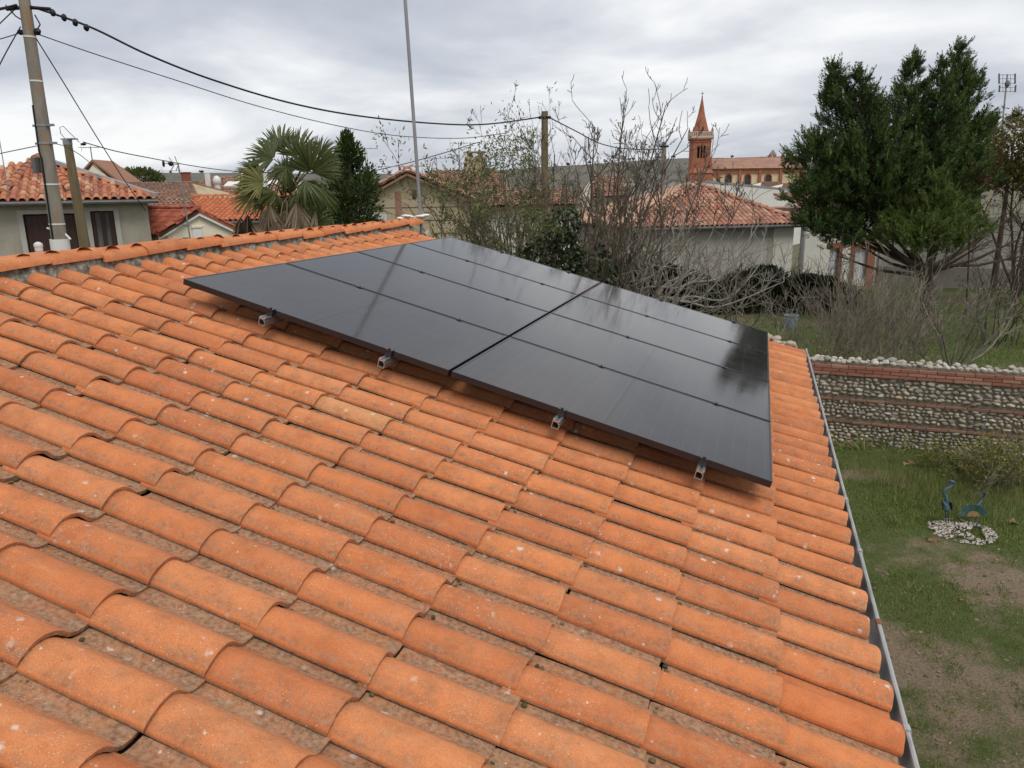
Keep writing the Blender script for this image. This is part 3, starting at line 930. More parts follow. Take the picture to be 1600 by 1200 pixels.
def tiled_facet(parent, poly, m, quota, g, pitch=0.21, course=0.345, scale=1.0, thick=0.10):
    """cover a planar roof facet with single tiles; poly[0], poly[1] are the eave ends. Returns quota left."""
    P = [np.asarray(p, float) for p in poly]
    ex = unit(P[1] - P[0]); n = unit(np.cross(ex, P[2] - P[0]))
    if n[2] < 0: n = -n
    ey = np.cross(n, ex)
    if (P[2] - P[0]) @ ey < 0: ey = -ey
    pl = [((p - P[0]) @ ex, (p - P[0]) @ ey) for p in P]
    mb = MB(); mb.prism(P, -n * thick); child(mb, 'roof', m_under, parent, smooth=False)
    x0, x1 = min(a for a, b in pl), max(a for a, b in pl); y1 = max(b for a, b in pl)
    pos = []
    pt, cs = pitch * scale, course * scale
    for j in range(int(y1 / cs) + 1):
        for i in range(int((x1 - x0) / pt) + 1):
            x, y = x0 + i * pt, -0.05 + j * cs
            if inside(pl, x + pt * 0.4, max(0.02, y + cs * 0.45)):
                pos.append((x, y))
    hand = 1.0
    base = Matrix(((-ey[0], ex[0], n[0], 0), (-ey[1], ex[1], n[1], 0), (-ey[2], ex[2], n[2], 0), (0, 0, 0, 1)))
    flip = np.cross(-ey, ex) @ n < 0
    pos.sort(key=lambda q: np.linalg.norm(P[0] + ex * q[0] + ey * q[1] - CAM))
    rest = MB(); pl_ = np.array(parent.location)
    for x, y in pos:
        p = P[0] + ex * x + ey * y + n * (0.004 + g.normal() * 0.004)
        M = Matrix.Translation(p) @ base @ Matrix.Rotation(g.normal() * 0.02, 4, 'Z')
        if scale != 1: M = M @ Matrix.Scale(scale, 4)
        if quota > 0:
            o = link('roof_tile', LT, m, parent); o.matrix_local = Matrix.Translation(-pl_) @ M; quota -= 1
        else:
            Mn = np.array(M); rest.add(LTV @ Mn[:3, :3].T + Mn[:3, 3], LTF, tint=float(g.uniform()))
    if rest.n:
        tag(child(rest, 'roof_tiles', m, parent), kind='stuff')
    return quota


def hip_row(parent, p0, p1, m, g, quota=0, r=0.11, step=0.33):
    """row of half-round cover tiles along a hip or ridge, from the low end p0 to the high end p1"""
    p0 = np.asarray(p0, float); p1 = np.asarray(p1, float); L = np.linalg.norm(p1 - p0); d = (p1 - p0) / L
    s = unit(np.cross(d, [0, 0, 1])); n = np.cross(s, d)
    k = 0
    while k * step < L - 0.1:
        V, F = [], []
        for x, rr, up_ in ((0, r, 0.03), (step * 1.15, r * 0.85, 0.0)):
            for q in range(7):
                a = math.pi * q / 6
                V.append(p0 + d * (k * step + x) + s * rr * math.cos(a) + n * (rr * math.sin(a) * 0.9 + up_))
        for q in range(6): F.append((q, q + 1, 8 + q, 7 + q))
        F.append(tuple(range(7)))
        mb = MB(); mb.add(V, F); child(mb, 'hip_tile', m, parent)
        k += 1


def wall_holes(parent, A, B, z0, z1, holes, thick, m, inward, name='wall'):
    """upright wall from A to B with rectangular openings (s0, s1, z0, z1); inward = direction of the room"""
    A = np.array([A[0], A[1], 0.0]); B = np.array([B[0], B[1], 0.0]); L = np.linalg.norm(B - A); d = (B - A) / L
    inward = unit(np.array([inward[0], inward[1], 0.0]))
    ss = sorted({0.0, L} | {min(max(h[i], 0), L) for h in holes for i in (0, 1)})
    zs = sorted({z0, z1} | {min(max(h[i], z0), z1) for h in holes for i in (2, 3)})
    mb = MB()
    for a, b in zip(ss, ss[1:]):
        run = []
        for c, e in zip(zs, zs[1:]):
            cm, sm = (c + e) / 2, (a + b) / 2
            if any(h[0] < sm < h[1] and h[2] < cm < h[3] for h in holes): continue
            if run and abs(run[-1][1] - c) < 1e-9: run[-1][1] = e
            else: run.append([c, e])
        for c, e in run:
            P = [A + d * a + [0, 0, c], A + d * b + [0, 0, c], A + d * b + [0, 0, e], A + d * a + [0, 0, e]]
            mb.prism(P, inward * thick)
    return child(mb, name, m, parent, smooth=False), d


def sz(px, py, A, B):
    """photo spot -> (distance along wall A-B, height)"""
    A = np.array([A[0], A[1], 0.0]); B = np.array([B[0], B[1], 0.0]); d = unit(B - A); n = np.array([d[1], -d[0], 0])
    ray = (px - 800) / FPX * RT - (py - 600) / FPX * UP + FW
    t = ((A - CAM) @ n) / (ray @ n); P = CAM + ray * t
    return float((P - A) @ d), float(P[2])


def panel_on(parent, A, d, s0, s1, z0, z1, depth, inward, thick, m, name, label=None):
    A = np.array([A[0], A[1], 0.0]); inward = unit(np.array([inward[0], inward[1], 0.0]))
    mb = MB(); P = [A + d * s0 + inward * depth + [0, 0, z0], A + d * s1 + inward * depth + [0, 0, z0], A + d * s1 + inward * depth + [0, 0, z1], A + d * s0 + inward * depth + [0, 0, z1]]
    mb.prism(P, inward * thick)
    o = child(mb, name, m, parent, smooth=False)
    if label: o['label'] = label
    return o


def gutter_run(parent, p0, p1, r=0.06, m=None, name='gutter'):
    mb = MB(); mb.tube([p0, p1], r, 8); return child(mb, name, m or m_dgrey, parent)


def yagi(name, base, h, dirv, n_el, L, label, pole_r=0.016, el=0.5, group=None, tilt=(0, 0), extra=None, boomz=None):
    """roof aerial: pole, boom and rods"""
    base = np.asarray(base, float); t = thing(name, label, 'antenna', base, group=group)
    top = base + np.array([tilt[0], tilt[1], h])
    mb = MB(); mb.tube([base, top], pole_r, 6); child(mb, 'pole', m_grey, t)
    d = unit(np.array([dirv[0], dirv[1], 0])); s = np.array([-d[1], d[0], 0])
    mb = MB()
    bz = top - np.array([0, 0, 0.05 if boomz is None else boomz])
    mb.tube([bz - d * L * 0.5, bz + d * L * 0.5], pole_r * 0.6, 5)
    for k in range(n_el):
        c = bz + d * L * (k / (n_el - 1) - 0.5)
        ll = el * (1 if k else 1.25)
        mb.tube([c - s * ll / 2, c + s * ll / 2], pole_r * 0.4, 4)
        if k == 0:
            mb.tube([c - np.array([0, 0, el * .45]), c + np.array([0, 0, el * .45])], pole_r * 0.4, 4)
    child(mb, 'aerial', m_grey, t)
    return t


# the slope beyond the ridge of the near house
tiled_facet(house, [(xb + .02, V1, eave[2] + .06), (xb + .02, V0, eave[2] + .06), (apex[0] - .02, V0, apex[2] + .05), (apex[0] - .02, V1, apex[2] + .05)], m_tile_far, 0, np.random.default_rng(2), pitch=.2165, course=.3776, thick=.03)

# ------------------------------------------------------------------ mast on the far ridge end
base = rp(-1.12, 5.13, -0.05)
p1 = at(657, 335, (base - CAM) @ HF); p0 = at(633, 0, (base - CAM) @ HF)
dm = unit(p0 - p1)
t = thing('antenna_mast', 'tall bare grey metal mast standing at the far end of the tiled ridge', 'mast', p1)
mb = MB(); mb.tube([p1 - dm * 1.6, p1 + dm * 5.2], 0.021, 10); child(mb, 'pole', m_grey, t)
mb = MB()
for k in range(9):
    mb.blob(p1 + np.array([rt.uniform(-.28, .06), rt.uniform(-.05, .05), rt.uniform(-.05, .0) - 0.01]), (0.05, 0.04, 0.016), seed=k, amp=.6)
child(mb, 'white_sealant', m_white, t)
mb = MB()
for z in (-0.5, -1.3): mb.box(p1 + np.array([-0.05, -0.22, z]), p1 + np.array([0.05, 0.03, z + 0.04]))
child(mb, 'wall_bracket', m_grey, t, smooth=False)

# vent pipe behind the ridge
b0 = at(62, 397, (rp(-1.4, -0.4, -.3) - CAM) @ HF + 0.2)
t = thing('vent_pipe', 'short pale plastic vent with a domed cap peeping over the ridge', 'vent', b0 - np.array([0, 0, 0.1]))
mb = MB(); mb.lathe([(0.021, -0.1), (0.021, 0.02), (0.023, 0.02), (0.023, 0.045)], b0, 14); child(mb, 'pipe', mat('pale_plastic', (0.55, 0.55, 0.52), (0.62, 0.62, 0.6), rough=0.35, spec=0.5), t)
mb = MB(); mb.lathe([(0.025, 0.045), (0.026, 0.055), (0.022, 0.066), (0.012, 0.074), (0.002, 0.076)], b0, 14); child(mb, 'cap', MATS['pale_plastic'], t)

# ------------------------------------------------------------------ utility pole with its straps and fittings
m_conc = mat('weathered_pole', (0.20, 0.18, 0.15), (0.30, 0.27, 0.22), scale=2.2, rough=0.95, bump=0.5, bscale=40, coords='World', stretch=(3, 3, 0.8), dirt=((0.36, 0.18, 0.06), 1.6, 0.56, 0.7))
m_strap = mat('pale_strap', (0.72, 0.72, 0.68), rough=0.5)
m_black = mat('black_plastic', (0.012, 0.012, 0.013), rough=0.45)
D = 15.0
pb = at(95, 390, D); ptp = at(38, 0, D); dp = unit(ptp - pb)
b0 = pb - dp * (pb[2] / dp[2]); ptop = ptp + dp * 0.55
t = thing('utility_pole', 'tall weathered grey utility pole with white straps in front of the beige house', 'utility pole', b0)


def pole_at(py):
    a = at(95 + (38 - 95) * (390 - py) / 390.0, py, D); s = (a - b0) @ dp
    return b0 + dp * s, 0.178 - 0.0105 * s


mb = MB(); S = np.linspace(0, (ptop - b0) @ dp, 14); mb.tube([b0 + dp * s for s in S], [0.178 - 0.0105 * s for s in S], 14); child(mb, 'shaft', m_conc, t)
for py in (58, 127, 288, 350):
    p, r = pole_at(py); mb = MB(); mb.tube([p - dp * 0.014, p + dp * 0.014], r + 0.006, 14); child(mb, 'strap', m_strap, t)
for py in (196, 224):
    p, r = pole_at(py); mb = MB(); mb.tube([p - dp * 0.02, p + dp * 0.02], r + 0.008, 14)
    mb.box(p + np.array([-r - 0.10, -0.03, -0.02]), p + np.array([r + 0.14, 0.03, 0.02])); child(mb, 'collar', m_grey, t)
p, r = pole_at(385)
mb = MB(); mb.tube([p - dp * 0.25, p + dp * 0.14], r + 0.03, 14); mb.tube([p + HR * -0.2 + [0, 0, .35], p + HR * 0.1 + [0, 0, .27], p + HR * .22 + [0, 0, .13]], 0.02, 6); child(mb, 'metal_guard', m_strap, t)
p, r = pole_at(258)
mb = MB(); mb.box(p - HR * (r + 0.13) - HF * 0.10 + np.array([0, 0, -0.14]), p - HR * (r + 0.0) + HF * 0.02 + np.array([0, 0, 0.14])); child(mb, 'junction_box', m_dgrey, t, smooth=False)
pa, r = pole_at(175); mb = MB()
pts = [pole_at(y)[0] - HR * (pole_at(y)[1] * (0.62 if y < 240 else 0.30)) - HF * (pole_at(y)[1] * (0.85 if y < 240 else 1.0)) for y in range(165, 392, 12)]
mb.tube(pts, 0.018, 6); child(mb, 'riser_cable', m_black, t)
pT, rT = pole_at(12)
for k in range(4):
    c = pT + HR * (rT + 0.38 + 0.19 * k) + np.array([0, 0, -0.09 - 0.085 * k]); mb = MB()
    mb.blob(c, (0.05, 0.05, 0.065), seed=k, amp=.2); child(mb, 'cable_clip', m_black, t)
for q_ in ([HR * rT, HR * (rT + 0.35) + [0, 0, -0.03]], [-HR * rT, -HR * (rT + 0.25) + [0, 0, -0.02]]):
    mb = MB(); mb.tube([pT + v for v in q_], 0.032, 6); child(mb, 'cable_anchor', m_black, t)
for q_ in ([-HR * (rT + .25) + [0, 0, 0.05], -HR * (rT + .1) + [0, 0, -0.14], -HR * rT + [0, 0, -.2]], [HR * (rT + .05) + [0, 0, -.12], HR * (rT + .12) + [0, 0, -0.28], HR * (rT + .03) + [0, 0, -.40]]):
    mb = MB(); mb.tube([pT + v for v in q_], 0.013, 5); child(mb, 'wire_tail', m_black, t)
p, r = pole_at(50); mb = MB()
mb.blob(p + HR * (r + 0.05), (0.07, 0.06, 0.06), seed=2, amp=.3); mb.blob(p - HR * (r + 0.05), (0.06, 0.05, 0.05), seed=4, amp=.3)
child(mb, 'insulator', m_black, t)

m_wood = mat('green_wood_pole', (0.15, 0.115, 0.06), (0.23, 0.18, 0.105), scale=3, rough=0.9, bump=0.5, bscale=30, coords='World', stretch=(6, 6, 0.5), dirt=((0.10, 0.085, 0.04), 2.0, 0.5, 0.8))
D2 = 17.5
pb2 = at(133, 388, D2); pt2 = at(105, 219, D2); d2 = unit(pt2 - pb2); w0 = pb2 - d2 * (pb2[2] / d2[2])
t = thing('wooden_post', 'shorter brownish timber pole with an angle iron on top beside the grey pole', 'wooden pole', w0)
mb = MB(); mb.tube([w0, pb2, pt2], [0.125, 0.118, 0.085], 12); child(mb, 'shaft', m_wood, t)
mb = MB(); mb.box(pt2 - HR * 0.12 + np.array([0, -0.03, 0.01]), pt2 + HR * 0.22 + np.array([0, 0.03, 0.035])); mb.tube([pt2 + [0, 0, -0.1], pt2 + [0, 0, 0.02]], 0.095, 10); child(mb, 'angle_iron', m_grey, t, smooth=False)
mb = MB()
a = pt2 - HR * 0.02; mb.tube([a + [0, 0, 0.0], a - HR * 0.10 + [0, 0, 0.14], a - HR * 0.10 + [0, 0, 0.27], a - HR * 0.02 + [0, 0, 0.29], a + HR * 0.10 + [0, 0, 0.15], a + HR * 0.28 + [0, 0, -0.05]], 0.007, 5)
mb.blob(a + HR * 0.36 + [0, 0, -0.09], (0.08, 0.03, 0.03), seed=1)
child(mb, 'wire_loop', m_black, t)

# ------------------------------------------------------------------ overhead cables


def catenary(name, P, r, label, sag=None, group='overhead cables'):
    """P: list of photo spots (px, py, D) the wire passes through, smoothed"""
    Q = np.array([at(*p) for p in P]); n = len(Q); out = []
    for i in range(n - 1):
        p0 = Q[max(0, i - 1)]; p1_ = Q[i]; p2_ = Q[i + 1]; p3 = Q[min(n - 1, i + 2)]
        for s in np.linspace(0, 1, 9, endpoint=(i == n - 2)):
            out.append(0.5 * ((2 * p1_) + (-p0 + p2_) * s + (2 * p0 - 5 * p1_ + 4 * p2_ - p3) * s * s + (-p0 + 3 * p1_ - 3 * p2_ + p3) * s ** 3))
    mb = MB(); mb.tube(out, r, 5)
    me = mb.mesh(name); rebase(me, out[0]); o = link(name, me, m_black); o.location = out[0]
    return tag(o, label, 'cable', group)


catenary('power_cable', [(48, 10, 15), (140, 42, 15.5), (230, 85, 16), (330, 124, 17), (450, 160, 18.5), (560, 181, 20), (680, 193, 22), (760, 194, 23.5), (845, 183, 25)], 0.021, 'thick black twisted power cable sagging from the grey pole to the post behind the shrub')
catenary('phone_cable', [(52, 51, 15), (150, 85, 15.8), (280, 127, 17), (400, 165, 18.5), (520, 195, 20), (620, 212, 22), (720, 216, 24), (790, 208, 25)], 0.010, 'thin cable running just below the thick power cable towards the bare shrub')
catenary('service_wire', [(54, 56, 15), (100, 130, 16), (150, 212, 17.5), (190, 275, 19), (228, 330, 20.3)], 0.011, 'thin wire dropping from the grey pole to the beige house corner')
catenary('stay_wire', [(32, 42, 15), (16, 70, 14.6), (0, 100, 14.2), (-40, 180, 13)], 0.011, 'thin stay wire slanting steeply down past the left picture edge')
catenary('branch_wire', [(24, 14, 15), (10, 27, 14.8), (-30, 66, 14.2)], 0.011, 'short thin wire leaving the very top of the grey pole')
catenary('main_cable', [(26, 8, 15), (10, 12, 14.8), (-60, 26, 14)], 0.026, 'thick black cable leaving the grey pole top away from the shrub')
catenary('drop_wire', [(33, 51, 15), (0, 61, 14.7), (-50, 74, 14.2)], 0.009, 'thin wire leaving the grey pole at its first strap, almost level')
catenary('low_wire', [(-40, 250, 16), (0, 240, 15.6), (58, 228, 15.05)], 0.009, 'thin wire reaching the grey pole at its lower collar')
catenary('post_wire', [(84, 224, 15.05), (102, 229, 15.8), (125, 242, 17), (145, 258, 20), (160, 270, 26)], 0.008, 'faint wire between the grey pole collar and the brick chimney')
catenary('street_wire', [(130, 222, 17.5), (180, 236, 18.5), (240, 248, 20), (300, 259, 22), (350, 266, 24), (385, 269, 26)], 0.012, 'wire running from the timber pole to behind the palm')
catenary('far_wire', [(580, 268, 34), (640, 254, 34), (700, 237, 33), (745, 223, 32)], 0.018, 'wire rising behind the grey mast over the ochre gable')
catenary('back_cable', [(857, 183, 25), (900, 205, 27), (940, 225, 29), (985, 233, 32), (1036, 233, 35)], 0.020, 'black cable sagging between the two posts behind the bare shrubs')

# posts behind the shrubs
for (px, ytop, D, r, nm, lab) in ((851, 174, 25, 0.10, 'wooden_post', 'old timber pole rising behind the big bare shrub'), (1038, 222, 35, 0.10, 'concrete_post', 'slim grey post behind the fig branches, left of the church tower')):
    pt_ = at(px, ytop, D); f0 = np.array([pt_[0], pt_[1], 0])
    t = thing(nm, lab, 'pole', f0)
    mb = MB(); mb.tube([f0, pt_], [r * 1.35, r], 10); child(mb, 'shaft', m_wood if r < 0.2 and px < 900 else m_conc, t)
    mb = MB(); mb.tube([pt_ - [0, 0, 0.22], pt_ - [0, 0, 0.15]], r + 0.015, 10); mb.blob(pt_ - HR * (r + .05) - [0, 0, 0.18], (.06, .05, .05), seed=3); mb.blob(pt_ + HR * (r + .05) - [0, 0, 0.18], (.06, .05, .05), seed=5); child(mb, 'collar', m_black, t)

# ------------------------------------------------------------------ beige house on the far left
gl_ = np.random.default_rng(11)
D = 20.0
ez = 4.32
eR = at(246, 305, 21.5); eR[2] = ez
fdir = unit(np.array([0.72, 0.69, 0.0])); back = np.array([-fdir[1], fdir[0], 0])
eL = eR - fdir * 6.4
ctr = (eL + eR) / 2


def meet(px, py, P0, n):
    d = (px - 800) / FPX * RT - (py - 600) / FPX * UP + FW
    return CAM + d * (((np.asarray(P0) - CAM) @ n) / (d @ n))


hh = thing('house', 'beige rendered house with a hipped mottled tile roof behind the grey utility pole', 'house', (ctr[0], ctr[1], 0))
WA = eL + back * 0.35 + fdir * 0.35; WB = eR + back * 0.35 - fdir * 0.28
h1 = [sz(35, 335, WA, WB), sz(126, 400, WA, WB)]; h2 = [sz(140, 330, WA, WB), sz(187, 400, WA, WB)]
zt1 = h1[0][1]; zt2 = h2[0][1]
holes = [(h1[0][0], h1[1][0], zt1 - 1.6, zt1), (h2[0][0], h2[1][0], zt2 - 1.25, zt2)]
_, wd = wall_holes(hh, WA, WB, 0, ez - 0.06, holes, 0.28, m_wall_g, back)
for (s0, s1, z0, z1) in holes:
    for nm, a_, b_, c_, e_ in (('window_surround', s0 - 0.12, s1 + 0.12, z1, z1 + 0.10), ('window_surround', s0 - 0.12, s0, z0, z1), ('window_surround', s1, s1 + 0.12, z0, z1)):
        panel_on(hh, WA, wd, a_, b_, c_, e_, -0.02, back, 0.05, m_wall_w, nm)
    panel_on(hh, WA, wd, s0 + .001, s1 - .001, z0, z1 - .001, 0.24, back, 0.03, m_dark, 'dark_interior')
s0, s1, z0, z1 = holes[0]; mid = (s0 + s1) / 2
for a_, b_ in ((s0 + 0.03, mid - 0.01), (mid + 0.01, s1 - 0.03)):
    sh = panel_on(hh, WA, wd, a_, b_, z0, z1 - 0.04, 0.10, back, 0.05, m_brown, 'shutter')
    for q in range(1, 4):
        panel_on(hh, WA, wd, a_ + (b_ - a_) * q / 4 - 0.012, a_ + (b_ - a_) * q / 4 + 0.012, z0 + .02, z1 - .06, 0.085, back, 0.014, m_brown, 'batten')
s0, s1, z0, z1 = holes[1]
for a_, b_ in ((s0 + 0.002, s0 + 0.10), (s1 - 0.14, s1 - 0.002), ((s0 + s1) / 2 - 0.06, (s0 + s1) / 2 + 0.05)):
    panel_on(hh, WA, wd, a_, b_, z0, z1 - .002, 0.10, back, 0.06, m_brown, 'window_frame')
panel_on(hh, WA, wd, s0 + 0.102, s1 - 0.142, z0, z1 - 0.03, 0.19, back, 0.03, m_curtain, 'curtain')
mb = MB(); c0 = WA - back * 0.03 + fdir * (holes[0][0] - 0.22); mb.blob(c0 + [0, 0, zt1 + 0.25], (.05, .05, .05), seed=1, amp=.05); child(mb, 'outdoor_lamp', m_white, hh)
mb = MB(); mb.tube([c0 + [0, 0, 0], c0 + [0, 0, zt1 + .2]], 0.012, 5); child(mb, 'conduit', m_grey, hh)
depth = 7.0
BL = WA + back * depth; BR = WB + back * depth
mb = MB()
for a_, b_ in ((WB, BR), (BL, WA), (BR, BL)):
    dd = unit(np.array(b_) - np.array(a_)); nn = np.array([dd[1], -dd[0], 0]); nn = nn if nn @ (ctr + back * 3.5 - a_) > 0 else -nn
    A_ = np.array([a_[0], a_[1], 0]) + dd * 0.281; B_2 = np.array([b_[0], b_[1], 0]) - dd * 0.0
    mb.prism([A_, B_2, B_2 + [0, 0, ez - 0.06], A_ + [0, 0, ez - 0.06]], nn * 0.28)
child(mb, 'side_wall', m_wall_g, hh, smooth=False)
ap1 = meet(58, 249, eR + back * 3.4, back)
ap2 = ap1 + back * 1.6; nfac = unit(np.cross(fdir, ap1 - eL))
bL = eL + back * 8.0; bR = eR + back * 8.0
q = tiled_facet(hh, [eL, eR, ap1], m_terra_a, 300, gl_)
q = tiled_facet(hh, [eR, bR, ap2, ap1], m_terra_a, q, gl_)
mb = MB(); nb = np.cross(unit(bL - eL), unit(ap1 - eL)); mb.prism([bL, eL, ap1, ap2], [0, 0, -0.08]); mb.prism([bR, bL, ap2], [0, 0, -0.08]); child(mb, 'rear_roof', m_terra_a, hh, smooth=False)
hip_row(hh, meet(4, 304, eL, nfac) + [0, 0, .05], ap1 + [0, 0, 0.05], m_terra_a, gl_)
rb = meet(113, 303, eL, nfac)
hip_row(hh, rb + [0, 0, .08], meet(84, 268, eL, nfac) + [0, 0, .06], m_terra_a, gl_, r=0.13)
for off in (0, 0.14):
    mb = MB(); a_ = ap1 + [0, 0, 0.10 - off * .4]; b_ = eR + [0, 0, 0.10 - off * .4] + back * 0.3
    mb.box((0, -0.09, 0), (float(np.linalg.norm(b_ - a_)), 0.09, 0.035), M=np.array(Matrix.Translation(a_ + back * (0.05 - off)) @ Vector(b_ - a_).to_track_quat('X', 'Z').to_matrix().to_4x4())); child(mb, 'metal_flashing', m_grey, hh, smooth=False)
gutter_run(hh, eL - back * 0.02 - [0, 0, 0.07], eR - back * 0.02 - [0, 0, 0.07], 0.06)
gutter_run(hh, WB + fdir * 0.06 - back * .04, np.array([WB[0], WB[1], ez - .1]) + fdir * 0.06 - back * .04, 0.045, name='downpipe')

# ------------------------------------------------------------------ small cream gabled house
D = 26.0
gL = at(246, 370, D); gR = at(376, 362, D + 1.7); gA = at(309, 330, D + 0.85)
zz = (gL[2] + gR[2]) / 2; gL[2] = zz; gR[2] = zz
cc = (gL + gR) / 2
hc = thing('house', 'small cream gabled house with white bargeboards and a red tile roof', 'house', (cc[0], cc[1], 0))
fd = unit(gR - gL); bk = np.array([-fd[1], fd[0], 0]); bk = bk if bk @ HF > 0 else -bk
A_ = gL + fd * 0.12; B_ = gR - fd * 0.12
w1 = sz(300, 356, A_, B_); w2 = sz(317, 374, A_, B_)
hz = [(w1[0], w2[0], w2[1] - 0.3, w1[1])]
_, wd = wall_holes(hc, A_, B_, 0, zz, [], 0.2, m_wall_c, bk)
mb = MB(); mb.prism([A_ + [0, 0, .0], B_ + [0, 0, 0], gA - [0, 0, 0.12]], bk * 0.2); child(mb, 'gable', m_wall_c, hc, smooth=False)
panel_on(hc, A_, wd, w1[0], w2[0], w2[1] - .3, w1[1], -0.03, bk, 0.028, m_white, 'shutter')
panel_on(hc, A_, wd, w2[0], w2[0] + 0.09, w2[1] - .3, w1[1] + .03, -0.06, bk, 0.058, m_wall_c, 'window_reveal')
panel_on(hc, A_, wd, w1[0] - .03, w2[0] + 0.09, w1[1], w1[1] + .05, -0.06, bk, 0.058, m_wall_c, 'lintel')
for e0 in (gL, gR):
    mb = MB(); dd = gA - e0
    mb.prism([e0 - bk * .12 - [0, 0, .13], e0 - bk * .12 + [0, 0, .03], gA - bk * .12 + [0, 0, .03], gA - bk * .12 - [0, 0, .15]], bk * 0.03); child(mb, 'bargeboard', m_white, hc, smooth=False)
rE = gA + bk * 4.0 - fd * 1.2; rE[2] = gA[2]
eE = gL + bk * 4.0 - fd * 1.2
gf = gA - bk * .14 + [0, 0, 0.04]; ef = gL - bk * .14 + [0, 0, 0.04]; er = gR - bk * .14 + [0, 0, 0.04]
q = tiled_facet(hc, [eE + [0, 0, .04], ef, gf, rE + [0, 0, .04]], m_terra_r, 300, gl_)
hip_row(hc, ef + [0, 0, .06], gf + [0, 0, .06], m_terra_r, gl_, r=.10)
hip_row(hc, er + [0, 0, .02] + bk * .03, gf + [0, 0, .02] + bk * .03, m_terra_r, gl_, r=.07)
hip_row(hc, rE + [0, 0, .08], gf + [0, 0, .08], m_terra_r, gl_, r=.10)
mb = MB(); mb.prism([er, er + bk * 4, gA + bk * 4, gf], [0, 0, -0.08]); child(mb, 'rear_roof', m_terra_r, hc, smooth=False)
mb = MB(); mb.prism([A_ * [1, 1, 0], A_ * [1, 1, 0] + bk * 4 - fd * 1.1, (A_ + bk * 4 - fd * 1.1) * [1, 1, 0] + [0, 0, zz], A_], fd * 0.2); child(mb, 'side_wall', m_wall_c, hc, smooth=False)
gutter_run(hc, np.array([A_[0], A_[1], 0]) - fd * .1, A_ - fd * .1 - [0, 0, .1], .04, name='downpipe')

# tv aerial on a slim pole by the cream house
b_ = at(297, 372, 24.5); tp_ = at(278, 254, 24.5); f0 = b_ - (tp_ - b_) / (tp_ - b_)[2] * b_[2]
t = thing('tv_antenna', 'slim television aerial pole standing in front of the cream gable', 'antenna', f0)
mb = MB(); mb.tube([f0, b_, tp_], 0.024, 6); child(mb, 'pole', m_grey, t)
mb = MB()
for px0, py0, px1, py1 in ((273, 244, 281, 266), (264, 246, 271, 256), (272, 258, 266, 268), (279, 256, 275, 267), (255, 255, 279, 257)):
    mb.tube([at(px0, py0, 24.45), at(px1, py1, 24.4)], 0.014, 5)
child(mb, 'rods', m_grey, t)
mb = MB(); mb.blob(at(267, 256, 24.3), (.07, .1, .07), seed=1, amp=.2); mb.blob(at(255.5, 256, 24.3), (.035, .05, .10), seed=2, amp=.2); child(mb, 'amplifier', m_black, t)
for py in (352, 372):
    mb = MB(); mb.tube([at(285, py, 24.6), at(297, py, 24.5)], .02, 5); child(mb, 'bracket', m_grey, t)

# ------------------------------------------------------------------ orange-roofed house behind it
D = 31.0
oL = at(338, 345, D); oR = at(455, 341, D); oz = oL[2]; oR[2] = oz
tL = at(300, 310, D + 3.4); tR = at(455, 308, D + 3.4); tR[2] = tL[2]
cc = (oL + oR) / 2
ho = thing('house', 'pale house with a bright orange tile roof half hidden by the palm', 'house', (cc[0], cc[1], 0))
fd = unit(oR - oL); bk = np.array([-fd[1], fd[0], 0]); bk = bk if bk @ HF > 0 else -bk
xl = oL - fd * 0.9
tiled_facet(ho, [xl, oR, tR, tL], m_terra_o, 300, gl_)
hip_row(ho, tL + [0, 0, .06], tR + [0, 0, .06], m_terra_o, gl_)
mb = MB(); a_ = np.array([xl[0], xl[1], 0]) + bk * .5; b_ = np.array([oR[0], oR[1], 0]) + bk * .5
mb.prism([a_, b_, b_ + [0, 0, oz - .12], a_ + [0, 0, oz - .12]], bk * 5.5); child(mb, 'wall', m_wall_c, ho, smooth=False)
gutter_run(ho, xl - [0, 0, .08], oR - [0, 0, .08], .075)


# ------------------------------------------------------------------ farther old roofs
def wavy_facet(parent, poly, m, pitch=0.24, amp=0.05, name='roof', course=0.4):
    """tiled facet whose courses and rows are real relief, joined"""
    P = [np.asarray(p, float) for p in poly]; ex = unit(P[1] - P[0]); n = unit(np.cross(ex, P[2] - P[0]))
    n = n if n[2] > 0 else -n
    ey = np.cross(n, ex); ey = ey if (P[2] - P[0]) @ ey > 0 else -ey
    pl = [((p - P[0]) @ ex, (p - P[0]) @ ey) for p in P]; y1 = max(b for a, b in pl)
    def span(y):
        xs = []
        for i in range(len(pl)):
            (xa, ya), (xb_, yb) = pl[i], pl[(i + 1) % len(pl)]
            if (ya - y) * (yb - y) <= 0 and abs(ya - yb) > 1e-6: xs.append(xa + (xb_ - xa) * (y - ya) / (yb - ya))
        return (min(xs), max(xs)) if len(xs) > 1 else None
    mb = MB(); y = 0.0; nr = max(2, int(y1 / course))
    g = np.random.default_rng(int(abs(P[0][0]) * 10))
    for j in range(nr):
        ya, yb = y1 * j / nr + 1e-4, y1 * (j + 1) / nr - 1e-4
        sa, sb = span(ya), span(yb)
        if not sa or not sb: continue
        nc = max(2, int((sa[1] - sa[0]) / pitch)) * 4
        V = []; T = []
        tv = np.repeat(g.uniform(0, 1, nc // 4 + 1), 4)[:nc + 1]
        for (yy, s_, lift) in ((ya - .04, sa, 0.03), (yb, sb, 0.0)):
            for k in range(nc + 1):
                x = s_[0] + (s_[1] - s_[0]) * k / nc
                V.append(P[0] + ex * x + ey * yy + n * (lift + amp * (0, .8, 1, .8)[k % 4])); T.append(tv[k])
        mb.add(V, [(k, k + 1, nc + 2 + k, nc + 1 + k) for k in range(nc)], T)
    mb.prism([p - n * 0.06 for p in P], -n * 0.08)
    return child(mb, name, m, parent, smooth=False)


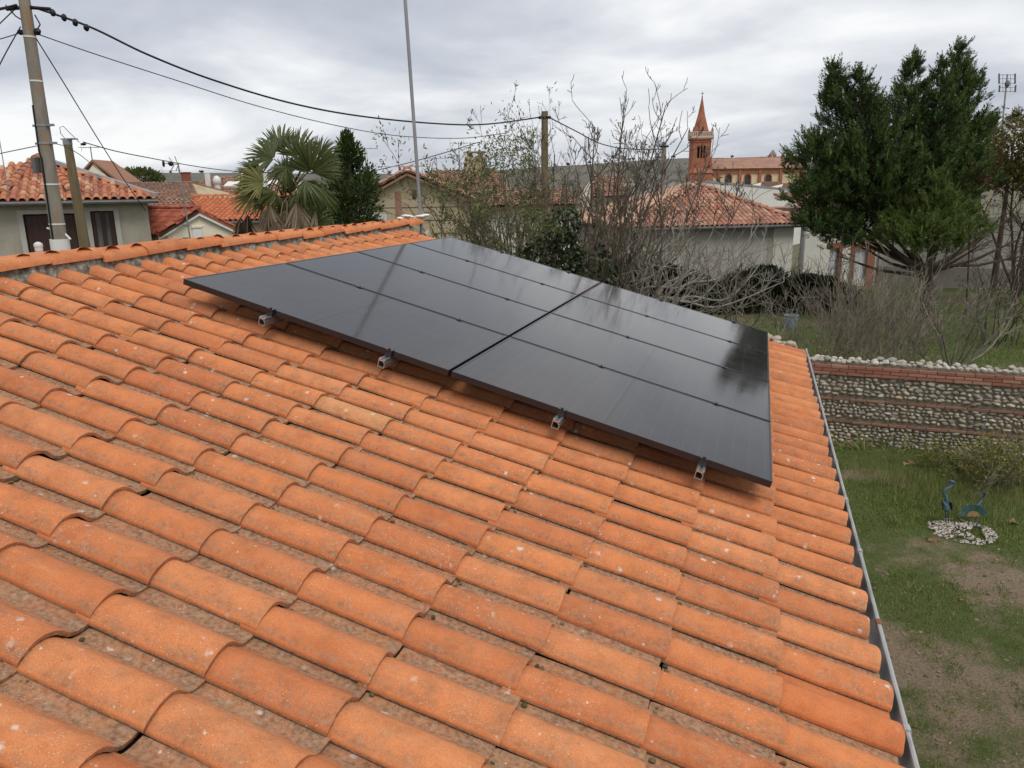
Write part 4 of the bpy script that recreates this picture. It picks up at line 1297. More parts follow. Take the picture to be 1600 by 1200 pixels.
m_old = mat('old_roof', (0.20, 0.11, 0.075), (0.32, 0.18, 0.12), scale=0.9, rough=0.95, tint=[(0.17, 0.10, 0.075), (0.33, 0.17, 0.11), (0.42, 0.25, 0.17)], coords='World', dirt=((0.13, 0.10, 0.075), 0.5, 0.45, 0.75))
m_old2 = mat('old_roof_red', (0.25, 0.12, 0.08), (0.33, 0.18, 0.12), scale=0.9, rough=0.95, tint=[(0.20, 0.11, 0.08), (0.31, 0.165, 0.11), (0.40, 0.25, 0.17)], coords='World', dirt=((0.2, 0.14, 0.10), 0.5, 0.5, 0.8))


def block(name, label, cat, pxs, wall_m, roof_m, group=None, wdepth=6.0):
    """roof facet seen from the front: pxs = eaveL, eaveR, ridgeR, ridgeL as (px, py, D); walls below, plain rear slope"""
    a_, b_, c_, d_ = [at(*p) for p in pxs]
    z = (a_[2] + b_[2]) / 2; a_[2] = b_[2] = z; zr = (c_[2] + d_[2]) / 2; c_[2] = d_[2] = zr
    ce = (a_ + b_) / 2; t = thing(name, label, cat, (ce[0], ce[1], 0), group=group)
    wavy_facet(t, [a_, b_, c_, d_], roof_m)
    fd = unit(b_ - a_); bk = np.array([-fd[1], fd[0], 0]); bk = bk if bk @ HF > 0 else -bk
    run = float(((c_ + d_) / 2 - ce) @ bk)
    mb = MB(); w0 = np.array([a_[0], a_[1], 0]) + bk * .4; w1 = np.array([b_[0], b_[1], 0]) + bk * .4
    mb.prism([w0, w1, w1 + [0, 0, z - .1], w0 + [0, 0, z - .1]], bk * max(1.0, 2 * run - .8)); child(mb, 'wall', wall_m, t, smooth=False)
    ra, rb_ = a_ + bk * 2 * run, b_ + bk * 2 * run
    mb = MB(); mb.prism([d_, c_, rb_, ra], [0, 0, -.12]); child(mb, 'rear_roof', roof_m, t, smooth=False)
    mb = MB(); mb.prism([a_ - [0, 0, .1], d_ - [0, 0, .1], ra - [0, 0, .1]], fd * .25); mb.prism([b_ - [0, 0, .1] - fd * .25, c_ - [0, 0, .1] - fd * .25, rb_ - [0, 0, .1] - fd * .25], fd * .25); child(mb, 'gable', wall_m, t, smooth=False)
    return t, (a_, b_, c_, d_, fd, bk)


t, g4 = block('house', 'long house under a wide brown old tile roof with skylights, left of the palm', 'house', [(285, 318, 52), (470, 316, 52), (455, 276, 58), (318, 276, 58)], m_wall_o, m_old)
a_, b_, c_, d_, fd, bk = g4
nrm = unit(np.cross(fd, d_ - a_)); nrm = nrm if nrm[2] > 0 else -nrm
for (fx, fy) in ((0.34, 0.90), (0.26, 0.55), (0.6, 0.6)):
    c = a_ + (b_ - a_) * fx + (d_ - a_) * fy * 1.0; up_ = unit(d_ - a_ - fd * ((d_ - a_) @ fd))
    mb = MB(); mb.prism([c, c + fd * .95, c + fd * .95 + up_ * 1.1, c + up_ * 1.1], nrm * .16); child(mb, 'skylight', m_strap, t, smooth=False)
for k, fx in enumerate((.16, .24, .66)):
    c = a_ + (b_ - a_) * fx + (d_ - a_) * .38; mb = MB(); mb.box(c + [-.12, -.12, 0], c + [.12, .12, 1.3 if k != 1 else .6])
    if k == 1: mb.blob(c + [0, 0, .8], (.27, .27, .34), seed=2, amp=.03)
    child(mb, 'flue', m_strap, t)
t, g4 = block('house', 'old low house with a dark flat-pitched tile roof beyond the beige house gutter', 'house', [(205, 318, 44), (318, 322, 44), (300, 288, 50), (180, 282, 50)], m_wall_o, m_old, None)
t, g4 = block('house', 'low reddish-brown roofed outbuilding just above the cream house', 'house', [(228, 328, 36), (322, 330, 36), (300, 310, 39), (236, 310, 39)], m_wall_c, m_old2, None)
t, g4 = block('house', 'distant reddish roofed house on the skyline left of the palm', 'house', [(262, 292, 70), (330, 292, 70), (322, 283, 74), (270, 284, 74)], m_wall_o, m_old2, None)
c = g4[3] * .6 + g4[2] * .4; mb = MB(); mb.box(c + [-.35, -.3, -.6], c + [.35, .3, .75]); mb.box(c + [-.4, -.35, .751], c + [.4, .35, .85]); child(mb, 'chimney', m_brick, t, smooth=False)

# gabled house with a brick chimney beyond the beige house
D = 42
gL = at(122, 285, D); gR = at(180, 290, D); gA = at(146, 256, D)
gL[2] = gR[2] = (gL[2] + gR[2]) / 2; cc = (gL + gR) / 2
t = thing('house', 'cream gable with a brick chimney showing above the beige house roof', 'house', (cc[0], cc[1], 0))
fd = unit(gR - gL); bk = np.array([-fd[1], fd[0], 0]); bk = bk if bk @ HF > 0 else -bk
z0 = np.array([1, 1, 0])
mb = MB(); mb.prism([gL * z0, gR * z0, gR, gA, gL], bk * 2); child(mb, 'wall', m_wall_c, t, smooth=False)
q0 = gA + [0, 0, .1] - bk * .1; back_r = bk * 2.2
lf = at(127, 255, 46); 
mb = MB(); mb.prism([q0, gR + fd * .4 - bk * .1 - [0, 0, .05], gR + fd * .4 + back_r, q0 + back_r], [0, 0, .12]); mb.prism([gL - fd * .4 - bk * .1 - [0, 0, .05], q0, q0 + back_r - fd * .9, gL + back_r - fd * 1.3], [0, 0, .12]); child(mb, 'roof', m_old2, t, smooth=False)
c = at(151, 270, 42.6); c[2] -= .2; mb = MB(); mb.box(c + [-.17, -.17, -1.2], c + [.17, .17, .42]); mb.box(c + [-.20, -.20, .421], c + [.20, .20, .5]); child(mb, 'chimney', m_brick, t, smooth=False)
yagi('tv_antenna', at(145, 256, 43), 0.9, HR, 4, 1.0, 'tiny aerial above the brick chimney at the left', .03, .5)

# ------------------------------------------------------------------ ochre gabled house behind the mast
D = 29.0
gL = at(560, 306, D); gR = at(735, 318, D); gA = at(637, 270, D)
gL[2] = gR[2] = (gL[2] + gR[2]) / 2; cc = (gL + gR) / 2
t = thing('house', 'old ochre gable wall with patched render and one tiny square window', 'house', (cc[0], cc[1], 0))
fd = unit(gR - gL); bk = np.array([-fd[1], fd[0], 0]); bk = bk if bk @ HF > 0 else -bk
A_, B_ = gL, gR
wa = sz(644, 299, A_, B_); wb = sz(650.5, 311, A_, B_)
_, wd = wall_holes(t, A_, B_, 0, gL[2], [(wa[0], wb[0], wb[1], min(wa[1], gL[2] - .001))], .35, m_wall_o, bk)
g0 = MB(); zb = gL[2] + .001
g0.prism([gL, gR, gA - [0, 0, .05]], bk * .35); child(g0, 'gable', m_wall_o, t, smooth=False)
panel_on(t, A_, wd, wa[0], wb[0], wb[1], wa[1], 0.05 if wa[1] < gL[2] else -0.02, bk, .06, m_brown, 'window')
for zf in np.linspace(.35, .93, 6):
    z = gL[2] * zf; panel_on(t, A_, wd, 0.2, np.linalg.norm(B_ - A_) - .2, z, z + .018, -.012, bk, .011, m_brown, 'joint_line')
s1 = sz(617, 300, A_, B_)[0]; panel_on(t, A_, wd, s1, s1 + .22, 0.0, gL[2] + .3, -.025, bk, .023, mat('bare_brick_strip', (.27, .13, .08), (.36, .20, .13), scale=4, bump=.5), 'brick_strip')
for e0, sgn in ((gL, -1), (gR, 1)):
    wavy_facet(t, ([e0 + fd * sgn * .35 - [0, 0, .12] - bk * .25, e0 + fd * sgn * .35 - [0, 0, .12] + bk * 7, gA + bk * 7 + [0, 0, .05], gA - bk * .25 + [0, 0, .05]]), m_old2)
hip_row(t, gL + fd * -.3 - bk * .18 - [0, 0, .02], gA - bk * .18 + [0, 0, .12], m_terra_p, gl_, r=.09)
hip_row(t, gR + fd * .3 - bk * .18 - [0, 0, .02], gA - bk * .18 + [0, 0, .12], m_terra_p, gl_, r=.09)
mb = MB(); pc = at(626, 288, 28.9); mb.tube([pc, pc + [0, 0, .62]], .035, 6); child(mb, 'wall_tie', m_rust, t)
t, g4 = block('house', 'terracotta roofed house behind the ochre gable and the leafy shrub', 'house', [(650, 300, 38), (800, 305, 38), (775, 262, 44), (672, 270, 44)], m_wall_o, m_old2, None)
c = at(743, 262, 42); mb = MB(); mb.box(c + [-.45, -.35, -.9], c + [.45, .35, .55]);
for dx in (-.35, .25): mb.box(c + [dx, -.3, .55], c + [dx + .1, .3, .75])
mb.box(c + [-.5, -.4, .75], c + [.5, .4, .82]); child(mb, 'chimney', m_wall_o, t, smooth=False)
t, g4 = block('house', 'white walled house with a faded roof hidden among the bare shrub stems', 'house', [(745, 320, 30), (905, 322, 30), (890, 296, 33), (760, 296, 33)], m_wall_l, m_old, None)
t, g4 = block('house', 'small orange roofed annex behind the fig branches', 'house', [(925, 302, 40), (985, 312, 40), (972, 276, 44), (925, 272, 44)], m_wall_c, m_old2, None)
# white board behind the laurel
b_ = at(594, 344, 16); mb = MB(); mb.box(b_ + [-.17, -.03, -.45], b_ + [.14, .03, .12]); mb.box(b_ + [-.02, -.02, -b_[2]], b_ + [.02, .02, -.451])
single(mb, 'white_board', m_white, 'white board edge showing between the dark laurel and the ridge', 'board', (b_[0], b_[1], 0), smooth=False)
for px, pb_, ptp_, D, n_, el, lab, dr in ((574, 300, 230, 30, 5, .5, 'thin aerial right above the dark laurel', HR), (718, 268, 222, 42, 5, .5, 'aerial on the chimney roof beside the leafy shrub', HR), (736, 258, 222, 42, 4, .4, 'second thin pole aerial nearest the small chimney', HR), (683, 276, 246, 44, 5, .7, 'small aerial right of the grey mast', HR), (624, 275, 258, 30, 6, 1.3, 'low long-boom aerial on the ochre gable roof', HR + HF * .3), (270, 290, 266, 70, 5, .9, 'faint distant aerial over the old roofs by the cream house', HR), (267, 282, 270, 72, 4, .7, 'faint distant aerial beside the skyline chimney', HR)):
    b_ = at(px, pb_, D); h_ = at(px, ptp_, D)[2] - b_[2]
    yagi('tv_antenna', b_, h_, dr, n_, el * 1.8, lab, .022 if D < 60 else .035, el)

# ------------------------------------------------------------------ garage with hipped roof
D = 30.0
fL = at(975, 352, D); fR = at(1256, 349, D + 1.6); fz = 2.92; fL[2] = fR[2] = fz
cc = (fL + fR) / 2
hg = thing('garage', 'low pale outbuilding with a hipped roof of mottled pink canal tiles', 'outbuilding', (cc[0], cc[1], 0))
fd = unit(fR - fL); bk = np.array([-fd[1], fd[0], 0]); bk = bk if bk @ HF > 0 else -bk
gap1 = at(1088, 290, D + 4.6); 
gap2 = gap1 + bk * 1.5
bR_ = fR + bk * 9.5; bL_ = fL + bk * 9.5
q = tiled_facet(hg, [fL, fR, gap1], m_terra_p, 300, gl_)
q = tiled_facet(hg, [fR, bR_, gap2, gap1], m_terra_p, q, gl_)
q = tiled_facet(hg, [bL_, fL, gap1, gap2], m_terra_p, 0, gl_)
hip_row(hg, fR + [0, 0, .07], gap1 + [0, 0, .08], m_terra_p, gl_, r=.12); hip_row(hg, fL + [0, 0, .07], gap1 + [0, 0, .08], m_terra_p, gl_, r=.12)
mb = MB(); W1 = fL + bk * .3 + fd * .3; W2 = fR + bk * .3 - fd * .25
mb.prism([W1 * z0, W2 * z0 - fd * .9, W2 * z0 - fd * .9 + [0, 0, fz - .08], W1 * z0 + [0, 0, fz - .08]], bk * 8.6); child(mb, 'wall', m_wall_w, hg, smooth=False)
mb = MB(); mb.prism([W2 * z0 - fd * .898 - bk * .03, W2 * z0 - bk * .03, W2 * z0 + [0, 0, fz - .08] - bk * .03, W2 * z0 - fd * .898 + [0, 0, fz - .08] - bk * .03], bk * 8.5); child(mb, 'corner_wall', m_wall_l, hg, smooth=False)['label'] = 'whiter corner pier'
mb = MB(); mb.prism([W2 * z0 - fd * 1.13 - bk * .02, W2 * z0 - fd * .93 - bk * .02, W2 * z0 - fd * .93 - bk * .02 + [0, 0, fz - .1], W2 * z0 - fd * 1.13 - bk * .02 + [0, 0, fz - .1]], bk * .019); child(mb, 'grey_pilaster', m_wall_g, hg, smooth=False)
gutter_run(hg, fL - bk * .03 - [0, 0, .08], fR - bk * .03 - [0, 0, .08] , .075)
gutter_run(hg, W2 * z0 + fd * .35 - bk * .1, W2 * z0 + fd * .35 - bk * .1 + [0, 0, 2.75], .07, m=m_grey, name='downpipe')
# white house with brick pillars at the right
A_ = at(1258, 380, 33.5) * z0; B_ = at(1385, 380, 34.2) * z0
cc = (A_ + B_) / 2
hw = thing('house', 'white walled house with red brick pillars and tall windows under the evergreen', 'house', cc)
fd = unit(B_ - A_); bk = np.array([-fd[1], fd[0], 0]); bk = bk if bk @ HF > 0 else -bk
zt = at(1300, 386, 33.6)[2]
ops = []
for x0_, x1_ in ((1297, 1311), (1336, 1355)):
    a_ = sz(x0_, 388, A_, B_); b_ = sz(x1_, 436, A_, B_); ops.append((a_[0], b_[0], b_[1], a_[1]))
_, wd = wall_holes(hw, A_, B_, 0, 3.3, ops, .25, m_wall_l, bk)
m_pale = mat('lace_window', (.45, .47, .50), (.62, .63, .65), scale=6, rough=.2, spec=.6)
for (s0, s1, z0_, z1_) in ops:
    wn = panel_on(hw, A_, wd, s0, s1, z0_, z1_, .12, bk, .04, m_pale, 'window')
    panel_on(hw, A_, wd, (s0 + s1) / 2 - .02, (s0 + s1) / 2 + .02, z0_, z1_, .10, bk, .018, m_white, 'window_frame')
    panel_on(hw, A_, wd, s0 - .16, s1 + .16, z1_ + .001, z1_ + .22, -.03, bk, .028, m_brick, 'brick_lintel')
for x0_, x1_ in ((1311, 1316), (1330, 1336), (1356, 1368)):
    a_ = sz(x0_, 388, A_, B_)[0]; b_ = sz(x1_, 388, A_, B_)[0]; panel_on(hw, A_, wd, a_, b_, 0, 2.0 if x0_ < 1350 else 2.1, -.05, bk, .048, m_brick, 'brick_pillar')
mb = MB(); mb.prism([A_ + [0, 0, 3.3] - bk * .3, B_ + [0, 0, 3.3] - bk * .3, B_ + [0, 0, 3.42] - bk * .3, A_ + [0, 0, 3.42] - bk * .3], bk * 6); mb.prism([A_ + [0, 0, 3.43] - bk * .3, B_ + [0, 0, 3.43] - bk * .3, B_ + bk * 3 + [0, 0, 4.0], A_ + bk * 3 + [0, 0, 4.0]], [0, 0, .1]); child(mb, 'roof', m_old2, hw, smooth=False)
# long grey wall at the right
A_ = at(1372, 420, 34.0) * z0; B_ = at(1720, 420, 31.0) * z0
cc = (A_ + B_) / 2; dd = unit(B_ - A_)
m_gw = mat('stained_grey_render', (.34, .32, .28), (.46, .44, .40), scale=.7, rough=.95, bump=.4, bscale=10, dirt=((.17, .16, .13), .9, .48, .75), coords='World')
gw = thing('garden_wall', 'tall stained grey rendered wall behind the evergreen', 'wall', cc)
mb = MB(); mb.prism([A_ + [0, 0, .9], B_ + [0, 0, .9], B_ + [0, 0, 3.1], A_ + [0, 0, 3.0]], HF * .3); child(mb, 'upper_wall', m_gw, gw, smooth=False)
mb = MB(); mb.prism([A_ - HF * .05, B_ - HF * .05, B_ - HF * .05 + [0, 0, .9], A_ - HF * .05 + [0, 0, .9]], HF * .4); child(mb, 'dark_base', mat('dark_wall_base', (.17, .16, .13), (.26, .24, .20), scale=1, bump=.5, bscale=10, coords='World'), gw, smooth=False)  # lower strip of the wall in a darker tone
# flat-topped pale building behind the garage
A_ = at(968, 300, 47) * z0; B_ = at(1082, 300, 44) * z0; C_ = at(1262, 300, 62) * z0
zA = at(968, 276, 47)[2]; zB = at(1082, 285, 44)[2]
t = thing('warehouse', 'pale flat-topped rendered building behind the garage roof', 'building', (A_ + B_) / 2)
mb = MB(); mb.prism([A_, B_, B_ + [0, 0, zB], A_ + [0, 0, zA]], HF * .3); child(mb, 'wall', m_wall_w, t, smooth=False)
mb = MB(); zC = at(1262, 300, 62)[2]; B2 = at(1100, 300, 44.3) * z0; zB2 = at(1100, 285, 44.3)[2]; mb.prism([B2, C_, C_ + [0, 0, zC], B2 + [0, 0, zB2]], HF * .3); child(mb, 'side_wall', m_wall_l, t, smooth=False)
mb = MB(); mb.prism([B2 + [0, 0, zB2] - HF * .05, C_ + [0, 0, zC] - HF * .05, C_ + [0, 0, zC + .12] - HF * .05, B2 + [0, 0, zB2 + .12] - HF * .05], HF * .45)
mb.prism([A_ + [0, 0, zA] - HF * .05, B_ + [0, 0, zB] - HF * .05, B_ + [0, 0, zB + .12] - HF * .05, A_ + [0, 0, zA + .12] - HF * .05], HF * .45); child(mb, 'coping', m_grey, t, smooth=False)

# ------------------------------------------------------------------ brick church
D = 255.0
m_cb = mat('church_brick', (.27, .095, .055), (.38, .145, .085), scale=.6, rough=.95, c3=(.33, .14, .09), coords='World', dirt=((.16, .07, .05), .35, .5, .8))
m_cy = mat('church_yellow', (.66, .53, .31), (.74, .61, .38), scale=.3, rough=.95, coords='World', dirt=((.42, .33, .2), .2, .5, .85))
m_cr = mat('church_roof', (.33, .18, .13), (.42, .25, .18), scale=.8, rough=.95, coords='World', dirt=((.24, .15, .12), .3, .45, .75))
px2m = D / FPX
c0 = at(1094, 300, D)
ch = thing('church', 'red brick church with a pointed spire above the garage roof', 'church', (c0[0], c0[1], 0))
X = HR; Y = HF; O = c0 * z0


def cw(x, y, z): return O + X * x + Y * y + np.array([0, 0, z])


def zpy(py, D_=D, px=1094): return float(at(px, py, D_)[2])


def cbox(mb, x0, x1, y0, y1, z0_, z1_):
    mb.prism([cw(x0, y0, z0_), cw(x1, y0, z0_), cw(x1, y1, z0_), cw(x0, y1, z0_)], [0, 0, z1_ - z0_])


hw_ = 2.85
zbelf, zbalc, ztip = zpy(218), zpy(208), zpy(150)
mb = MB()
# tower with belfry openings: corner piers, sill and head, mullions in front of a dark core
zo0, zo1 = zpy(247), zpy(228)
cbox(mb, -hw_, hw_, 0, 2 * hw_, 0, zo0)
for x0_, x1_ in ((-hw_, -1.55), (1.15, hw_)): cbox(mb, x0_, x1_, 0, 2 * hw_, zo0 + .002, zo1)
for x0_ in (-.72, .18): cbox(mb, x0_, x0_ + .3, .1, .6, zo0 + .002, zo1)
cbox(mb, -1.548, 1.148, 1.2, 2 * hw_, zo0 + .002, zo1)
cbox(mb, -hw_, hw_, 0, 2 * hw_, zo1 + .002, zbelf)
cbox(mb, -hw_ - .2, hw_ + .2, -.2, 2 * hw_ + .2, zo1 + 1.2, zo1 + 1.5)
cbox(mb, -hw_ - .45, hw_ + .45, -.45, 2 * hw_ + .45, zbelf + .002, zbelf + .5)
for sx in (-1, 1):
    cbox(mb, sx * (hw_ + .06) - .45, sx * (hw_ + .06) + .45, -.35, .6, 0, zo0 - 1)
child(mb, 'tower', m_cb, ch, smooth=False)
mb = MB(); cbox(mb, -hw_ - .9, hw_ + 1.0, -.8, 2 * hw_, 0, zpy(272)); mb.prism([cw(-hw_ - 1.3, -1.0, zpy(271)), cw(hw_ + 1.2, -1.0, zpy(271)), cw(hw_, .2, zpy(262)), cw(-hw_, .2, zpy(262))], [0, 0, .2]); child(mb, 'tower_base', m_cb, ch, smooth=False)
mb = MB(); cbox(mb, -1.54, 1.14, 1.0, 1.15, zo0 + .01, zo1 - .01)
for k in range(6): 
    for x0_ in (-1.5, -.40, .5): mb.prism([cw(x0_, .5, zo0 + .25 + k * .62), cw(x0_ + .65, .5, zo0 + .25 + k * .62), cw(x0_ + .65, .95, zo0 + .55 + k * .62), cw(x0_, .95, zo0 + .55 + k * .62)], [0, 0, .08])
child(mb, 'louvres', m_dark, ch, smooth=False)
mb = MB(); zb = zbelf + .5
cbox(mb, -hw_ - .5, hw_ + .5, -.5, -.3, zb + 1.75, zb + 2.0)
for x0_ in np.arange(-hw_ - .4, hw_ + .3, .62): cbox(mb, x0_, x0_ + .28, -.48, -.32, zb + .6, zb + 1.75)
cbox(mb, -hw_ - .5, hw_ + .5, -.5, -.3, zb + .002, zb + .6)
for sx in (-1, 1):
    cbox(mb, sx * (hw_ + .45) - .08, sx * (hw_ + .45) + .08, -.3, 2 * hw_ + .5, zb + .002, zb + 2.0)
child(mb, 'balustrade', mat('pale_stone', (.50, .42, .33), (.58, .5, .4), scale=1), ch, smooth=False)
for sx in (-1, 1):
    for sy in (0, 1):
        mb = MB(); cx, cy = sx * (hw_ + .15), -.15 + sy * (2 * hw_ + .3)
        cbox(mb, cx - .28, cx + .28, cy - .28, cy + .28, zb + .01, zb + 2.2)
        P4 = [cw(cx - .34, cy - .34, zb + 2.2), cw(cx + .34, cy - .34, zb + 2.2), cw(cx + .34, cy + .34, zb + 2.2), cw(cx - .34, cy + .34, zb + 2.2), cw(cx, cy, zb + 3.6)]
        mb.add(P4, [(0, 1, 4), (1, 2, 4), (2, 3, 4), (3, 0, 4), (3, 2, 1, 0)])
        child(mb, 'pinnacle', m_cb, ch, smooth=False)
mb = MB(); mb.lathe([(2.35, 0), (2.35, 2.2), (2.5, 2.3), (2.35, 2.7), (1.15, (ztip - zb) * .56), (.12, ztip - zb)], cw(0, hw_, zb), 8); child(mb, 'spire', m_cb, ch, smooth=False)
mb = MB(); mb.tube([cw(0, hw_, ztip - .1), cw(0, hw_, ztip + 1.6)], .09, 5); mb.tube([cw(-.5, hw_, ztip + 1.0), cw(.5, hw_, ztip + 1.0)], .08, 5); mb.blob(cw(0, hw_, ztip), (.22, .22, .3), amp=0); child(mb, 'cross', m_dark, ch)
# nave to the right of the tower
xN1 = (1252 - 1094) * px2m
zE, zB0 = zpy(265, D, 1160), 0
mb = MB()
wins = [1138, 1168, 1200]
Ah = cw(hw_ + .5, 1.0, 0); Bh = cw(xN1, 1.0, 0)
hl = []
for px in wins:
    a_ = sz(px - 4.2, 273, Ah, Bh); b_ = sz(px + 4.2, 287, Ah, Bh); hl.append((a_[0], b_[0], b_[1] - 2.5, a_[1]))
wall_holes(ch, Ah, Bh, 0, zE, hl, .6, m_cy, HF, name='nave_wall')
for (s0, s1, z0_, z1_) in hl:
    cx = (s0 + s1) / 2; r_ = (s1 - s0) / 2; d_ = unit(Bh - Ah)
    panel_on(ch, Ah, d_, s0, s1, z0_, z1_ + .02, .35, HF, .1, m_window, 'window')
    for sgn in (-1, 1):                       # arched head: two spandrels
        P_ = [(s0 if sgn < 0 else s1, z1_ + .001)] + [(cx + sgn * r_ * math.sin(a), z1_ - r_ + r_ * math.cos(a)) for a in np.linspace(0.02, math.pi / 2, 7)]
        mb = MB(); mb.prism([Ah + d_ * s + HF * .003 + [0, 0, z] for s, z in P_], HF * .3); child(mb, 'arch_spandrel', m_cy, ch, smooth=False)
    mb = MB()
    arc = [(cx + (r_ + .12) * math.sin(a), z1_ - r_ + (r_ + .12) * math.cos(a)) for a in np.linspace(-math.pi / 2, math.pi / 2, 11)]
    mb.tube([Ah + d_ * s - HF * .05 + [0, 0, z] for s, z in [(cx - r_ - .12, z0_)] + arc + [(cx + r_ + .12, z0_)]], .22, 4); child(mb, 'brick_arch', m_cb, ch, smooth=False)
for px in (1122, 1153.5, 1184, 1215.5, 1247):
    x = (px - 1094) * px2m; mb = MB(); cbox(mb, x - .45, x + .45, .3, .99, 0, zE); child(mb, 'pilaster', m_cb, ch, smooth=False)
mb = MB(); cbox(mb, hw_ + .3, xN1, .55, .98, zE - 1.1, zE - .0); cbox(mb, hw_ + .3, xN1, .25, .9, zE + .002, zE + .3); child(mb, 'cornice', m_cb, ch, smooth=False)
wavy_facet(ch, [cw(hw_ + .2, 0, zE + .35), cw(xN1 + 1, 0, zE + .35), cw(xN1 + 1, 9, zpy(246, D + 9)), cw(hw_ + .2, 9, zpy(251, D + 9))], m_cr, pitch=.5, course=1.2)
mb = MB(); mb.prism([cw(hw_ + .5, 1.602, 0), cw(xN1, 1.602, 0), cw(xN1, 1.602, zE), cw(hw_ + .5, 1.602, zE)], HF * 14); child(mb, 'nave_body', m_cb, ch, smooth=False)
# things around the church
D3 = 300
P_ = at(1191, 262, D3); t = thing('chapel_roof', 'pale pointed roof showing beyond the church nave', 'building', P_ * z0)
ht = at(1197, 243, D3)[2]; eb = P_[2]
mb = MB(); q4 = [P_ + X * -4.5, P_ + X * 6.5, P_ + X * 6.5 + Y * 8, P_ - X * 4.5 + Y * 8]; q4 = [v * z0 for v in q4]
mb.prism(q4, [0, 0, eb]); top_ = [P_ * z0 + X * .2 + Y * 4 + [0, 0, ht], P_ * z0 + X * 3 + Y * 4 + [0, 0, ht]]
mb.add([v + [0, 0, eb] for v in q4] + top_, [(0, 1, 5, 4), (1, 2, 5), (2, 3, 4, 5), (3, 0, 4)]); child(mb, 'body', mat('pale_roof', (.42, .38, .33), (.5, .46, .4), scale=.3), t, smooth=False)
P_ = at(1207, 262, 290); t = thing('bell_cote', 'small open bell turret on the skyline beyond the nave', 'bell turret', P_ * z0)
zb_, zt_ = P_[2], at(1207, 236, 290)[2]
mb = MB(); b0_ = P_ * z0
for x0_, x1_, za, zc in ((-1.1, 1.1, 0, zb_ + 2.8), (-1.1, -.5, zb_ + 2.801, zt_ - 1.6), (.5, 1.1, zb_ + 2.801, zt_ - 1.6), (-1.2, 1.2, zt_ - 1.599, zt_ - 1.2)):
    mb.prism([b0_ + X * x0_ + [0, 0, za], b0_ + X * x1_ + [0, 0, za], b0_ + X * x1_ + Y * 1.6 + [0, 0, za], b0_ + X * x0_ + Y * 1.6 + [0, 0, za]], [0, 0, zc - za])
mb.add([b0_ + X * a_ + Y * b_ + [0, 0, zt_ - 1.199] for a_, b_ in ((-1.2, 0), (1.2, 0), (1.2, 1.6), (-1.2, 1.6))] + [b0_ + Y * .8 + [0, 0, zt_ + .6]], [(0, 1, 4), (1, 2, 4), (2, 3, 4), (3, 0, 4)])
child(mb, 'turret', mat('turret_stone', (.22, .16, .13), (.3, .22, .18), scale=1), t, smooth=False)
t, g4 = block('house', 'low tile roofed houses in front of the church nave, by the evergreen', 'house', [(1188, 291, 150), (1222, 292, 150), (1218, 284, 156), (1190, 284, 156)], m_wall_l, m_old, None)
t, g4 = block('house', 'far white house with a brown roof right of the nave under the evergreen', 'house', [(1218, 298, 110), (1275, 298, 110), (1268, 285, 117), (1224, 287, 117)], m_wall_l, m_old2, None)
t, g4 = block('house', 'distant house roof on the skyline right of the bell turret', 'house', [(1212, 252, 330), (1250, 252, 330), (1248, 246, 345), (1214, 246, 345)], m_wall_o, m_old2, None)
c = at(1223, 246, 335); mb = MB(); mb.box(c + [-.5, -.5, -2], c + [.5, .5, 1.4]); child(mb, 'chimney', m_brick, t, smooth=False)
# aerial on the right
b_ = at(1569, 215, 44); h_ = at(1574, 116, 44)[2] - b_[2]; t = thing('tv_antenna', 'large panel aerial on a tall pole against the sky at the far right', 'antenna', b_)
tp_ = at(1574, 116, 44)
mb = MB(); mb.tube([b_ - [0, 0, 4.5], tp_], .045, 6); child(mb, 'pole', m_grey, t)
mb = MB()
for px in (1561, 1586): mb.tube([at(px, 115, 44), at(px, 131, 44)], .045, 5); mb.tube([at(px + 1, 133, 44), at(px, 144, 44)], .045, 5)
for py in (117, 123, 130, 137, 143): mb.tube([at(1561, py, 44), at(1586, py + 0, 44)], .012, 4)
for px in (1567, 1579): mb.tube([at(px, 116, 44.1), at(px, 144, 44.1)], .01, 4)
mb.blob(at(1574, 131, 43.9), (.13, .13, .2), amp=.1); child(mb, 'aerial', m_dgrey, t)

# ================================================================== lawn and the garden in front of the cobble wall
WL = np.array([4.64, 10.05, 0.0]); WR = np.array([7.48, 9.82, 0.0])
wdir = unit(WR - WL); wback = np.array([-wdir[1], wdir[0], 0])      # away from the viewer


def grassy(x, y):
    """0 = trodden earth, 1 = thick grass"""
    beyond = ((np.array([x, y, 0]) - WL) @ wback) > 0
    if beyond:
        return 0.75 + 0.5 * noise.noise(Vector((x * .5, y * .5, 3)))
    a = 0.74 + 0.60 * noise.noise(Vector((x * .75 + 3, y * .55, 9.1))) + 0.42 * noise.noise(Vector((x * 2.2, y * 2.2, 4))) + 0.36 * noise.noise(Vector((x * 5.5, y * 5.5, 8)))
    a += 0.35 * math.exp(-((y - 9.3) / 1.3) ** 2) + 0.55 * math.exp(-(((y - 7.1) / .7) ** 2)) * (1 if x > 4.6 else 1)
    a -= 0.30 * math.exp(-((y - 5.2) / 1.0) ** 2) * (0.6 + 0.4 * math.tanh(x - 4.5)) + 0.35 * math.exp(-((y - 3.3) / .5) ** 2)
    a -= 0.45 * math.exp(-(((y - 8.45) / .35) ** 2 + ((x - 4.9) / .9) ** 2))
    return a


